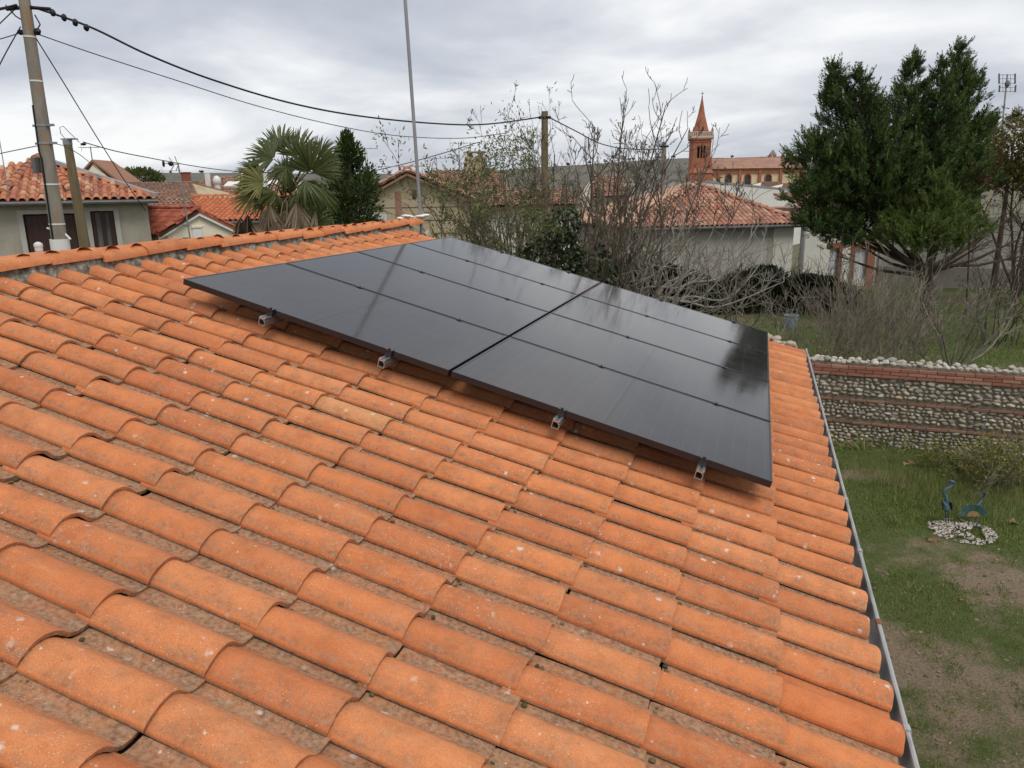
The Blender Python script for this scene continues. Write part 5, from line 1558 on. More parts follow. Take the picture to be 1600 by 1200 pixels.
m_lawn, t_, b_ = new_mat('lawn_soil'); L = t_.links.new
b_.inputs['Roughness'].default_value = 0.95; b_.inputs['Specular IOR Level'].default_value = 0.15
at_ = nd(t_, 'ShaderNodeAttribute', attribute_name='tint')
gp = nd(t_, 'ShaderNodeNewGeometry')
n1 = nd(t_, 'ShaderNodeTexNoise', i_Scale=9.0, i_Detail=9.0, i_Roughness=0.75); L(gp.outputs['Position'], n1.inputs['Vector'])
n2 = nd(t_, 'ShaderNodeTexNoise', i_Scale=45.0, i_Detail=6.0, i_Roughness=0.7); L(gp.outputs['Position'], n2.inputs['Vector'])
rs = ramp(t_, [(0.3, (0.12, 0.088, 0.060)), (0.5, (0.22, 0.165, 0.112)), (0.72, (0.34, 0.265, 0.185))]); L(n2.outputs['Fac'], rs.inputs['Fac'])
rg = ramp(t_, [(0.3, (0.055, 0.065, 0.024)), (0.6, (0.10, 0.125, 0.04))]); L(n2.outputs['Fac'], rg.inputs['Fac'])
ad = nd(t_, 'ShaderNodeMath', operation='ADD'); L(at_.outputs['Fac'], ad.inputs[0]); L(n1.outputs['Fac'], ad.inputs[1])
mr = nd(t_, 'ShaderNodeMapRange', i_1=0.80, i_2=1.25); L(ad.outputs[0], mr.inputs[0])
mx = nd(t_, 'ShaderNodeMix', data_type='RGBA'); L(mr.outputs[0], mx.inputs[0]); L(rs.outputs[0], mx.inputs[6]); L(rg.outputs[0], mx.inputs[7]); L(mx.outputs[2], b_.inputs['Base Color'])
bp = nd(t_, 'ShaderNodeBump', i_Strength=0.9, i_Distance=0.03); L(n2.outputs['Fac'], bp.inputs['Height']); L(bp.outputs[0], b_.inputs['Normal'])


def lawn_patch(name, x0, x1, y0, y1, step, z0_):
    xs = np.arange(x0, x1 + step, step); ys = np.arange(y0, y1 + step, step)
    V, T = [], []
    for y in ys:
        for x in xs:
            g_ = grassy(x, y)
            V.append((x, y, z0_ + 0.03 * noise.noise(Vector((x * .8, y * .8, 0))) + 0.012 * noise.noise(Vector((x * 4, y * 4, 2))))); T.append(min(1, max(0, g_)))
    nx = len(xs); ny_ = len(ys)
    F = [(j * nx + i, j * nx + i + 1, (j + 1) * nx + i + 1, (j + 1) * nx + i) for j in range(ny_ - 1) for i in range(nx - 1)]
    mb = MB(); mb.add(V, F, T)
    o = mb.build(name, m_lawn, sharp=None); tag(o, kind='structure'); return o


lawn_patch('lawn', -14, 16, -8, 9.9, 0.12, 0.035)
lawn_patch('lawn', -16, 24, 10.2, 42, 0.4, 0.035)

m_grass = leaf_mat('grass_blade', [(0.075, 0.12, 0.022), (0.135, 0.205, 0.040), (0.20, 0.27, 0.06), (0.25, 0.24, 0.085), (0.40, 0.34, 0.18)], rough=0.6, trans=0.3)


def blades(name, n, box, hmin, hmax, g, thresh=0.35, wid=0.006, dry=0.12):
    P = np.stack([g.uniform(box[0], box[1], n), g.uniform(box[2], box[3], n), np.full(n, 0.02)], 1)
    keep = np.array([grassy(p[0], p[1]) + g.normal() * .16 > thresh for p in P]); P = P[keep]; n = len(P)
    d = unit(np.stack([g.normal(size=n) * .5, g.normal(size=n) * .5, np.ones(n)], 1))
    h = g.uniform(hmin, hmax, n)[:, None]; s = unit(np.cross(d, unit(g.normal(size=(n, 3))))) * wid
    b2 = unit(d + g.normal(size=(n, 3)) * .45 * [1, 1, .3])
    V = np.stack([P - s, P + s, P + d * h * .55 + s * .7, P + d * h * .55 - s * .7, P + d * h * .55 + b2 * h * .5], 1).reshape(-1, 3)
    k = np.arange(n)[:, None] * 5
    F = np.concatenate([k + [0, 1, 2], k + [0, 2, 3], k + [3, 2, 4]])
    t = np.where(g.uniform(size=n) < dry, g.uniform(.7, 1, n), g.uniform(0, .62, n))
    return tag(link(name, np_mesh(name, V, F, np.repeat(t, 5)), m_grass), kind='stuff')


gg = np.random.default_rng(21)
blades('grass', 125000, (3.6, 9.4, -0.5, 9.95), .015, .06, gg, .40, .0045, .2)
blades('grass', 8000, (4.2, 9.0, 6.4, 9.95), .04, .12, gg, .75, .005, .10)
blades('grass', 42000, (-1, 16, 10.3, 27), .04, .14, gg, .40, .011, .10)
# tufts and clods
tf = MB()
for k in range(1300):
    x, y = gg.uniform(3.8, 8.6), gg.uniform(-.4, 9.8)
    if grassy(x, y) > .75: continue
    r_ = gg.uniform(.005, .020); tf.blob((x, y, .035 + r_ * .2), (r_ * 1.3, r_, r_ * .7), seed=k, amp=.6, sub=1, tint=float(gg.uniform()), freq=2)
tag(tf.build('soil_clods', mat('clod', (.12, .09, .06), (.2, .15, .1), scale=30, tint=[(.10, .07, .05), (.19, .14, .095), (.30, .24, .18)], coords='World'), smooth=False), kind='stuff')
tuft = np.concatenate([np.stack([gg.normal(a, .05, 26), gg.normal(b, .05, 26), np.full(26, .03)], 1) for a, b in zip(gg.uniform(3.8, 9, 420), gg.uniform(-.4, 9.8, 420))])
Dt = np.stack([gg.normal(size=len(tuft)) * .6, gg.normal(size=len(tuft)) * .6, np.ones(len(tuft))], 1)
tag(link('grass_tufts', np_mesh('grass_tufts', *leaf_cards(tuft, Dt, gg.uniform(.04, .12, len(tuft)), .007, gg, np.repeat(gg.uniform(.1, .75, 420), 26))), m_grass), kind='stuff')
# dry leaves and straw bits lying about
P = np.stack([gg.uniform(3.8, 9, 1500), gg.uniform(-.5, 9.9, 1500), np.full(1500, .055)], 1)
V, F, T = leaf_cards(P, gg.normal(size=(1500, 3)) * [1, 1, .15], gg.uniform(.015, .055, 1500), gg.uniform(.006, .025, 1500), gg, gg.uniform(0, 1, 1500))
tag(link('fallen_leaves', np_mesh('fallen_leaves', V, F, T), leaf_mat('dry_leaf', [(.16, .09, .05), (.30, .20, .10), (.38, .30, .19)])), kind='stuff')
m_dryleaf = MATS['dry_leaf']
for k, (px, py, s_, lab) in enumerate(((1458, 843, .13, 'large rusty dead leaf on the grass left of the white chips'), (1425, 722, .14, 'curled brown dead leaf below the cobble wall'), (1416, 725, .09, 'pale yellow dead leaf below the cobble wall'), (1583, 815, .12, 'tan dead leaf lying right of the blue garden birds'))):
    p = gnd(px, py, .07); mb = MB()
    n_ = 11; ring = [(s_ * (.5 + .22 * math.cos(5 * a)) * math.cos(a), s_ * (.5 + .22 * math.cos(5 * a)) * math.sin(a), .02 * math.cos(2 * a + k)) for a in np.linspace(0, 2 * math.pi, n_ * 2, endpoint=False)]
    mb.add([(p[0], p[1], p[2] + .02)] + [(p[0] + x, p[1] + y, p[2] + z) for x, y, z in ring], [(0, 1 + i, 1 + (i + 1) % len(ring)) for i in range(len(ring))], tint=[.2, .3, .9, .6][k])
    single(mb, 'fallen_leaf', m_dryleaf, lab, 'leaf', p)

# ------------------------------------------------------------------ cobble wall with brick courses
WA_ = WL - wdir * 2.4; LEN = 8.2
cw_ = thing('garden_wall', 'low wall of river cobbles with red brick courses and a row of cobbles on top', 'wall', WL)
m_joint = mat('wall_mortar', (.15, .125, .09), (.25, .215, .16), scale=14, rough=.95, bump=.8, coords='World')
m_peb = mat('river_cobble', (.20, .18, .15), (.34, .31, .26), scale=14, rough=.75, spec=.35, palette=[(.30, .26, .20), (.46, .40, .31), (.23, .205, .165), (.56, .50, .39), (.38, .33, .25), (.47, .35, .24), (.34, .30, .25), (.62, .57, .47), (.27, .22, .165)], pal_mix=.75, bump=.25, bscale=40)
m_peb2 = mat('river_cobbles', (.20, .18, .15), (.34, .31, .26), scale=14, rough=.75, tint=[(.23, .205, .165), (.38, .33, .25), (.47, .40, .30), (.60, .54, .44)], coords='World')
m_pebw = mat('pale_cobble', (.36, .34, .29), (.50, .48, .42), scale=9, rough=.75, palette=[(.36, .33, .27), (.48, .44, .37), (.28, .26, .22), (.55, .52, .45), (.40, .34, .27)], bump=.25)
m_brk = mat('wall_brick', (.30, .10, .06), (.38, .14, .085), scale=8, rough=.9, palette=[(.32, .145, .10), (.37, .18, .125), (.28, .125, .088), (.43, .25, .18)], bump=.4, bscale=60, dirt=((.42, .30, .24), 9, .62, .85))
m_band = mat('band_brick', (.24, .115, .075), (.31, .16, .105), scale=8, rough=.95, palette=[(.26, .12, .08), (.32, .16, .105), (.22, .12, .085), (.36, .22, .15)], bump=.4, bscale=60, dirt=((.24, .20, .15), 9, .5, .8))
H1 = 1.245                                   # underside of the top brick courses


def wp(s, z, o=0.0): return WA_ + wdir * s + np.array([0, 0, z]) - wback * o


mb = MB(); mb.prism([wp(0, 0), wp(LEN, 0), wp(LEN, 1.44), wp(0, 1.44)], wback * .32); child(mb, 'core', m_joint, cw_, smooth=False)
gw_ = np.random.default_rng(5)
pm = []
for k in range(7):
    b0_ = MB(); b0_.blob((0, 0, 0), (1, 1, 1), seed=k + 3, amp=.45, sub=2, freq=1.1); pm.append(b0_.mesh('cobble'))
pma = [mesh_arrays(m_) for m_ in pm]
for m_ in pm: m_.materials.append(m_peb)
stones = []
zr = 0.03; bands = [(0.40, .045), (0.80, .045)]
while zr < H1 - .02:
    inb = [b for b in bands if b[0] - .035 < zr < b[0] + b[1] + .02]
    if inb: zr = inb[0][0] + inb[0][1] + .05; continue
    hr = gw_.uniform(.050, .072)
    s = gw_.uniform(0, .06)
    while s < LEN:
        w_ = hr * gw_.uniform(.75, 2.3)
        stones.append((s + w_ / 2, zr + hr * .5 + gw_.normal() * .009, w_ * .53, hr * gw_.uniform(.40, .60)))
        s += w_ * 1.0 + gw_.uniform(.004, .016)
    zr += hr * 1.02
wl0 = (WL - WA_) @ wdir
near = sorted(stones, key=lambda q: -(q[2] * q[3]) if wl0 - .1 < q[0] < wl0 + 3.0 else 1)
cset = set(id(q) for q in near[:262])
rest = MB(); wloc = np.array(cw_.location)
bx = Matrix(((wdir[0], wback[0], 0, 0), (wdir[1], wback[1], 0, 0), (0, 0, 1, 0), (0, 0, 0, 1)))
for q in stones:
    k = int(gw_.integers(7)); p = wp(q[0], q[1], -.005 + gw_.uniform(-.006, .012))
    M = Matrix.Translation(p) @ bx @ Matrix.Rotation(gw_.normal() * .22, 4, 'Y') @ Matrix.Diagonal((q[2] * .93, .038, q[3], 1))
    if id(q) in cset:
        o = link('cobble', pm[k], m_peb, cw_); o.matrix_local = Matrix.Translation(-wloc) @ M
    else:
        Mn = np.array(M); rest.add(pma[k][0] @ Mn[:3, :3].T + Mn[:3, 3], pma[k][1], tint=float(gw_.uniform()))
tag(child(rest, 'cobbles', m_peb2, cw_, sharp=None), kind='stuff')
bme = []
for k in range(4):
    b0_ = MB(); b0_.box((-.5, -.5, -.5), (.5, .5, .5)); me = b0_.mesh('brick', smooth=False); me.materials.append(m_brk); bme.append(me)


def brick(s, z, l, h, o, m=None):
    me = bme[int(gw_.integers(4))]; ob = link('brick', me, m or m_brk, cw_)
    ob.matrix_local = Matrix.Translation(-wloc) @ Matrix.Translation(wp(s, z, o + gw_.normal() * .003 - .075)) @ bx @ Matrix.Rotation(gw_.normal() * .008, 4, 'Y') @ Matrix.Diagonal((l, .20, h, 1))


for c in range(3):
    s = wl0 - .6 + (c % 2) * .13
    while s < wl0 + 4.2:
        l = .255 + gw_.normal() * .004; brick(s + l / 2, H1 + .031 + c * .0565, l, .047, .03); s += l + .011
s_end = [(0, wl0 - .62), (wl0 + 4.32, LEN)]
for a_, b_ in s_end:
    mb = MB(); mb.prism([wp(a_, H1 + .01, .03), wp(b_, H1 + .01, .03), wp(b_, H1 + .172, .03), wp(a_, H1 + .172, .03)], wback * .2); child(mb, 'brick_courses', m_brk, cw_, smooth=False)
for z, th_ in bands:
    s = wl0 - .3
    while s < wl0 + 4.0:
        l = gw_.uniform(.25, .34); brick(s + l / 2, z + th_ / 2 + gw_.normal() * .004, l, th_ * gw_.uniform(.6, .95), .012 + gw_.uniform(-.008, .010), m_band); s += l + .012
mb = MB(); mb.prism([wp(0, 1.4405, .0), wp(LEN, 1.4405, .0), wp(LEN, 1.455, .0), wp(0, 1.455, .0)], wback * .3); child(mb, 'cap_mortar', m_joint, cw_, smooth=False)
for m_ in pm: pass
s = wl0 - .5
while s < wl0 + 4.2:
    w_ = gw_.uniform(.06, .125)
    for row, (o_, z_) in enumerate(((-.04, 1.472), (-.15, 1.482), (-.25, 1.475))):
        if row and gw_.uniform() < .45: continue
        big = gw_.uniform() < .13
        k = int(gw_.integers(7)); o = link('top_cobble', pm[k], m_pebw, cw_)
        f_ = 1.45 if big else 1
        o.matrix_local = Matrix.Translation(-wloc) @ Matrix.Translation(wp(s + w_ / 2 + gw_.normal() * .02, z_ + (.03 if big else 0), o_)) @ bx @ Matrix.Rotation(gw_.uniform(-.25, .25), 4, 'Y') @ Matrix.Rotation(gw_.uniform(0, 6), 4, 'Z') @ Matrix.Diagonal((w_ * .52 * f_, w_ * .46 * f_, w_ * .36 * f_, 1))
    s += w_ * .93

# ------------------------------------------------------------------ white chips, garden birds
cc = gnd(1502, 836)
mb = MB(); g6 = np.random.default_rng(9)
for k in range(900):
    r_ = math.sqrt(g6.uniform()); a = g6.uniform(0, 2 * math.pi); x = cc[0] + HR[0] * .40 * r_ * math.cos(a) + HF[0] * .38 * r_ * math.sin(a); y = cc[1] + HR[1] * .40 * r_ * math.cos(a) + HF[1] * .38 * r_ * math.sin(a)
    if noise.noise(Vector((x * 5.3, y * 5.3, 7))) > .22: continue
    V_, F_ = ico(1); sc_ = g6.uniform(.008, .021)
    Rm = np.array(Matrix.Rotation(g6.uniform(0, 6), 3, Vector(unit(g6.normal(size=3)))))
    mb.add(np.array(V_) * [sc_, sc_ * .8, sc_ * .5] @ Rm.T + [x, y, .05 + .05 * (1 - r_) + g6.uniform(0, .012)], F_, tint=float(g6.uniform()))
tag(mb.build('white_stone_chips', mat('white_chips', (.62, .57, .50), (.72, .68, .62), scale=20, tint=[(.22, .17, .13), (.45, .39, .34), (.62, .58, .53)], coords='World'), smooth=False), kind='stuff')
m_blue = mat('blue_patina', (.045, .10, .13), (.08, .16, .185), scale=18, rough=.5, spec=.5, dirt=((.03, .06, .08), 12, .55, .8))
m_navy = mat('dark_blue_metal', (.012, .022, .045), (.02, .035, .06), scale=8, rough=.45, spec=.5)
m_teal = mat('teal_patina', (.045, .11, .11), (.075, .155, .145), scale=14, rough=.55, dirt=((.40, .22, .05), 7, .58, .72))
m_ochre = mat('rusty_ochre', (.22, .12, .04), (.34, .22, .10), scale=14, rough=.7)
DB = float((gnd(1479, 826) - CAM) @ HF)


def B(px, py, dd=0.0): return at(px, py, DB + dd)


f0 = gnd(1480, 822); f0 = f0.copy()
h1_ = thing('garden_bird', 'slim blue metal heron with raised curved neck standing on white chips', 'garden ornament', f0)
mb = MB(); mb.tube([B(1476, 794), B(1479, 788), B(1479, 778), B(1475, 770), B(1478, 764), B(1485, 761), B(1489.5, 757), B(1489, 752.5), B(1485, 752)], [.030, .030, .025, .020, .017, .016, .017, .019, .016], 9); child(mb, 'neck', m_blue, h1_)
mb = MB(); mb.tube([B(1485, 752), B(1481, 753), B(1476, 756)], [.014, .010, .003], 7); child(mb, 'beak', m_navy, h1_)
mb = MB(); mb.tube([B(1488, 752), B(1494, 754)], [.007, .002], 5); child(mb, 'crest', m_blue, h1_)
mb = MB(); mb.tube([B(1474.5, 784), B(1477, 788), B(1479, 794), B(1479, 799, .08)], [.008, .036, .042, .01], 10); child(mb, 'body', m_blue, h1_)
for sg, (x0_, x1_) in ((-1, (1472, 1474)), (1, (1481, 1488))):
    mb = MB(); mb.prism([B(x0_ - 1, 783, -.01), B(x1_ - 1, 785, -.03), B(x1_, 794, 0), B((x0_ + x1_) / 2 + sg, 797, .1), B(x0_, 793, .1)], -HF * .008); child(mb, 'wing', m_navy, h1_, smooth=False)
for px in (1477, 1481):
    mb = MB(); e_ = gnd(px, 826); mb.tube([B(px, 797, .02), (B(px, 797, .02) + e_) / 2 + [.01, .01, 0], e_], .007, 6); mb.tube([e_ + HR * .04, e_, e_ - HR * .04 - HF * .02], .005, 5); child(mb, 'leg', m_navy, h1_)
f1 = gnd(1523, 828)
h2_ = thing('garden_bird', 'teal metal bird with spread fan of wings and rusty orange middle', 'garden ornament', f1)
n_ = 13
for k in range(n_):
    a0 = math.pi * (.98 - .93 * k / n_); a1 = math.pi * (.98 - .93 * (k + .93) / n_)
    cx, cy, rx, ry = 1521.5, 806, 23, 18
    def pt(a, f, dd): return B(cx + rx * f * math.cos(a), cy - ry * f * math.sin(a) + (3 if f < .9 and abs(math.cos(a)) > .6 else 0), dd)
    am = (a0 + a1) / 2
    P_ = [pt(a0, .42, 0), pt(a0, .93, -.03), pt(am, 1.03, -.035), pt(a1, .93, -.03), pt(a1, .42, 0)]
    mb = MB(); mb.prism(P_, HF * .007 + [0, 0, .004]); child(mb, 'feather', m_teal, h2_, smooth=False)
mb = MB(); mb.prism([B(1510, 807, -.015)] + [B(1521.5 - 11 * math.cos(a), 808 - 9 * math.sin(a), -.02) for a in np.linspace(0.1, math.pi - .1, 9)] + [B(1533, 807, -.015)], HF * .012); child(mb, 'tail_patch', m_ochre, h2_, smooth=False)
mb = MB(); mb.tube([B(1524, 798, .06), B(1528, 790, .10), B(1533, 784, .14), B(1537, 777, .16), B(1539, 771, .16)], [.030, .026, .018, .014, .012], 8); mb.tube([B(1539, 771, .16), B(1536, 769.5, .15), B(1531, 771, .14)], [.016, .012, .003], 7); child(mb, 'neck', m_navy, h2_)
for px in (1519, 1526):
    mb = MB(); e_ = gnd(px + 1, 832); mb.tube([B(px, 805, .02), e_], .007, 6); mb.tube([e_ + HR * .04, e_, e_ - HR * .04], .005, 5); child(mb, 'leg', m_navy, h2_)
# thin metal rod with a clip above the plants
p0_ = gnd(1537, 733); p1_ = at(1536, 669, float((p0_ - CAM) @ HF)); mb = MB(); mb.tube([p0_, p1_], .010, 6); mb.box(p1_ - [.022, .022, .0], p1_ + [.022, .022, .05])
single(mb, 'garden_stake', m_grey, 'thin grey garden stake rising from the shrub before the cobble wall', 'stake', p0_)

# ================================================================== vegetation
m_bark = mat('grey_bark', (.17, .145, .115), (.28, .25, .205), scale=9, rough=.9, coords='World')
m_twig = mat('brown_twig', (.11, .085, .065), (.20, .160, .122), scale=3, rough=.9, coords='World')
m_fig = mat('fig_bark', (.21, .19, .165), (.36, .335, .295), scale=2.5, rough=.9, coords='World')
m_figtip = mat('fig_twig', (.075, .06, .048), (.13, .105, .085), scale=3, rough=.9, coords='World')
m_reed = mat('dry_stem', (.17, .138, .098), (.30, .25, .185), scale=1.6, rough=.9, coords='World')
m_dkbark = mat('dark_bark', (.055, .040, .030), (.10, .075, .055), scale=6, rough=.95, coords='World')
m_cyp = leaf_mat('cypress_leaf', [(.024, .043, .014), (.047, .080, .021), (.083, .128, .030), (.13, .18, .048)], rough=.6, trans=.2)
m_cyp2 = leaf_mat('young_cypress_leaf', [(.052, .085, .018), (.095, .14, .03), (.145, .195, .045), (.20, .24, .07)], rough=.6, trans=.2)
m_olive = leaf_mat('autumn_leaf', [(.06, .055, .016), (.11, .095, .025), (.17, .14, .035), (.24, .19, .05)], trans=.25)
m_redl = leaf_mat('red_leaf', [(.085, .032, .022), (.13, .05, .035), (.17, .07, .045)], trans=.2)
m_bush = leaf_mat('privet_leaf', [(.055, .068, .022), (.10, .12, .035), (.16, .18, .055), (.24, .24, .09)], trans=.3)
m_ivy = leaf_mat('ivy_leaf', [(.016, .027, .012), (.030, .048, .018), (.050, .075, .028), (.08, .11, .045)], rough=.4, trans=.1)
m_laurel = leaf_mat('laurel_leaf', [(.014, .028, .009), (.032, .056, .014), (.065, .10, .022), (.11, .15, .04)], rough=.4, trans=.15)
m_yel = leaf_mat('yellow_green_leaf', [(.07, .09, .02), (.14, .16, .03), (.26, .25, .06), (.30, .26, .11)], trans=.3)


def branches(t, segs, m, name='branches', sides=4):
    V, F = twig_tubes(segs, sides); L0 = np.array(t.location)
    return link(name, np_mesh(name, V - L0, F, np.full(len(V), .5), smooth=True), m, t)


def crown(t, V, F, T, m, name='crown'):
    L0 = np.array(t.location); return link(name, np_mesh(name, np.asarray(V) - L0, F, T), m, t)


def leaf_cloud(g, tips, n_per, spread, size, width, up=0.2):
    P, D, T = [], [], []
    for p, d in tips:
        k = g.poisson(n_per)
        if k == 0: continue
        P.append(np.asarray(p) + g.normal(size=(k, 3)) * spread); D.append(np.asarray(d) * .5 + g.normal(size=(k, 3)) * .7 + [0, 0, up]); T.append(np.clip(g.uniform(0, .5) + g.uniform(0, .5, k), 0, 1))
    P = np.concatenate(P); D = np.concatenate(D); T = np.concatenate(T); n = len(P)
    return leaf_cards(P, D, g.uniform(*size, n), g.uniform(*width, n), g, T)


# ---- big bare shrub behind the panels
g = np.random.default_rng(31)
D = 16.5
sb = foot(880, 420, D)
t = thing('bare_shrub', 'big tangled multi-stemmed shrub, half bare with small green leaves, behind the panels', 'shrub', sb)
segs, tips = [], []
for k in range(100):
    px = 735 + 255 * (k + g.uniform(-.5, .5)) / 99
    top = at(px + (px - 860) * g.uniform(.08, .42), g.uniform(250, 375) + abs(px - 870) * .22, D + g.uniform(-1.4, 1.6))
    b0_ = foot(px * .62 + 880 * .38, 430, D + g.uniform(-.8, .9))
    L_ = np.linalg.norm(top - b0_)
    grow(g, b0_, unit(top - b0_), L_, g.uniform(.018, .040), 3, segs, tips, steps=9, wob=.065, up=.01, kids=4.7, kid_len=.29, kid_ang=.55, start=.22, taper=.22, minr=.0044)
branches(t, segs, m_twig, sides=3)
lt = [q for q in tips if g.uniform() < (.22 if (q[0] - sb) @ HR < -.6 else .04) and q[0][2] > 1.2]
crown(t, *leaf_cloud(g, lt, 5, .08, (.06, .12), (.020, .036)), m_bush, 'leaves')
# leafy sprays at its left flank, arching out over the ridge end
segs, tips = [], []
s2 = foot(775, 420, 15.0)
t = thing('leafy_shrub', 'sparse green leafed shrub with arching stems at the ridge end', 'shrub', s2)
for k in range(16):
    top = at(g.uniform(685, 790), g.uniform(290, 385), 15.0 + g.uniform(-1, 1)); b0_ = foot(g.uniform(740, 810), 420, 15.0 + g.uniform(-.5, .5))
    grow(g, b0_, unit(top - b0_ + [0, 0, .8]), np.linalg.norm(top - b0_), g.uniform(.014, .026), 3, segs, tips, steps=9, wob=.09, up=-.012, kids=3.2, kid_len=.28, kid_ang=.6, start=.3, taper=.3, minr=.0045)
branches(t, segs, m_twig)
crown(t, *leaf_cloud(g, [q for q in tips if q[0][2] > 2.2], 3.6, .09, (.06, .12), (.02, .036)), m_bush, 'leaves')
# ivy mass within
g = np.random.default_rng(33)
ib = foot(855, 420, 15.6); t = thing('ivy', 'dark ivy mass climbing inside the bare shrub', 'ivy', ib)
P, D_ = [], []
for (px, py, r_, n_) in ((865, 405, .6, 900), (850, 440, .8, 1500), (880, 350, .35, 380), (925, 425, .5, 600), (838, 462, .6, 900)):
    c = at(px, py, 15.6); q = unit(g.normal(size=(n_, 3))) * (g.uniform(.5, 1, (n_, 1)) ** .4) * r_ * [1, 1, 1.1]; P.append(c + q); D_.append(q + [0, 0, -.5])
P = np.concatenate(P); D_ = np.concatenate(D_); P[:, 2] = np.maximum(P[:, 2], .1)
mb = MB(); mb.tube([ib, at(865, 400, 15.6), at(890, 330, 15.6)], [.09, .07, .03], 7); child(mb, 'stem', m_dkbark, t)
crown(t, *leaf_cards(P, D_, g.uniform(.07, .12, len(P)), g.uniform(.06, .09, len(P)), g, np.clip(g.normal(.4, .25, len(P)), 0, 1)), m_ivy, 'leaves')

# ---- fig tree
g = np.random.default_rng(37)
D = 18.0; fb = foot(1030, 470, D)
t = thing('fig_tree', 'bare grey fig tree with sweeping upturned branches in front of the garage', 'tree', fb)
segs, tips = [], []
mains = [((985, 420), (965, 300), (975, 170)), ((1010, 430), (1000, 330), (1040, 165)), ((1000, 430), (1010, 330), (1075, 200)), ((960, 430), (925, 340), (930, 200)), ((1030, 440), (1060, 370), (1110, 250)), ((1050, 450), (1105, 410), (1165, 300)),
         ((1060, 455), (1130, 430), (1195, 335)), ((1020, 470), (1090, 470), (1150, 400)), ((1040, 470), (1120, 480), (1225, 440)), ((1000, 460), (1060, 440), (1085, 330)), ((980, 450), (955, 380), (905, 290)), ((1010, 450), (1035, 380), (1020, 250)), ((1060, 470), (1140, 465), (1215, 375)), ((1000, 440), (985, 360), (1010, 215)), ((1030, 460), (1080, 420), (1130, 330))]
for a_, b_, c_ in mains:
    dd = g.uniform(-1.3, 1.3); pts = [fb + HR * g.uniform(-.4, .4) + [0, 0, .05], at(*a_, D + dd * .4), at(*b_, D + dd * .8), at(*c_, D + dd)]
    P = []
    for i in range(3):
        q0, q1, q2, q3 = pts[max(0, i - 1)], pts[i], pts[i + 1], pts[min(3, i + 2)]
        for s in np.linspace(0, 1, 6, endpoint=(i == 2)): P.append(.5 * (2 * q1 + (q2 - q0) * s + (2 * q0 - 5 * q1 + 4 * q2 - q3) * s * s + (3 * q1 - 3 * q2 + q3 - q0) * s ** 3))
    rad = np.linspace(.055, .010, len(P))
    for i in range(len(P) - 1):
        segs.append((P[i], P[i + 1], rad[i], rad[i + 1]))
        if i > 4 and g.uniform() < (.75 if P[i][2] > 2.9 else .3):
            for _ in range(g.integers(1, 3)):
                d = unit(P[i + 1] - P[i]); kd = unit(d * .55 + unit(g.normal(size=3)) * .75 + [0, 0, .35])
                grow(g, P[i + 1], kd, g.uniform(.4, 1.05), rad[i] * .66, 2, segs, tips, steps=6, wob=.13, up=.16, kids=2.2, kid_len=.5, kid_ang=.75, start=.3, taper=.5, minr=.0065)
lo = [s for s in segs if s[1][2] < 3.6]; hi = [s for s in segs if s[1][2] >= 3.6]
branches(t, lo, m_fig, 'trunk', 5); branches(t, hi, m_figtip, 'branches', 5)
# low thicket of pale crossing twigs in front
g = np.random.default_rng(38)
for nm, lab, px0, px1, D, n_, hy in (('bare_bush', 'low thicket of pale crossing twigs just beyond the far panel edge', 930, 1110, 16.0, 18, (415, 475)), ('bare_bush', 'tangle of grey twigs over the ivy hedge before the garage wall', 1080, 1240, 20.0, 12, (410, 475))):
    segs, tips = [], []; b0_ = foot((px0 + px1) / 2, 480, D); t = thing(nm, lab, 'shrub', b0_, group='bare bushes')
    for k in range(n_):
        a_ = foot(g.uniform(px0, px1), 480, D + g.uniform(-1, 1)); e_ = at(g.uniform(px0 - 10, px1 + 20), g.uniform(*hy), D + g.uniform(-1, 1))
        grow(g, a_, unit(e_ - a_ + g.normal(size=3) * .3), np.linalg.norm(e_ - a_) * 1.25, g.uniform(.012, .03), 2, segs, tips, steps=8, wob=.2, up=.02, kids=4, kid_len=.45, kid_ang=.7, start=.2, taper=.4, minr=.005)
    branches(t, segs, m_fig if n_ == 15 else m_bark)

# ---- hedges of ivy and dark evergreen behind
g = np.random.default_rng(41)
for lab, spots in (('dark ivy hedge along the garage wall foot', ((1160, 455, .7), (1195, 450, .8), (1225, 462, .6), (1135, 465, .6), (1110, 468, .5))), ('dark ivy hedge below the white brick-pillared house', ((1262, 455, .6), (1285, 460, .65), (1312, 466, .55), (1240, 460, .5))), ('dark evergreen clump deep inside the fig branches', ((1020, 445, .7), (1050, 452, .6), (985, 450, .65), (1075, 458, .6)))):
    D = 27.0 if 'fig' not in lab else 21.0
    b0_ = foot(spots[0][0], 450, D); t = thing('ivy_hedge', lab, 'hedge', b0_)
    P, D_ = [], []
    for px, py, r_ in spots:
        n_ = int(2600 * r_); c = at(px, py, D); q = unit(g.normal(size=(n_, 3))) * (g.uniform(.4, 1, (n_, 1)) ** .4) * r_ * [1.15, 1, .95]; P.append(c + q); D_.append(q + [0, 0, .2])
    P = np.concatenate(P); D_ = np.concatenate(D_); P[:, 2] = np.maximum(P[:, 2], .1)
    crown(t, *leaf_cards(P, D_, g.uniform(.10, .17, len(P)), g.uniform(.07, .11, len(P)), g, np.clip(g.normal(.4, .3, len(P)), 0, 1)), m_ivy, 'leaves')
    segs, tips = [], []
    for px, py, r_ in spots:
        for _ in range(4): grow(g, foot(px, py, D), [g.normal() * .3, g.normal() * .3, 1], 1.0 + r_, .02, 1, segs, tips)
    branches(t, segs, m_dkbark)

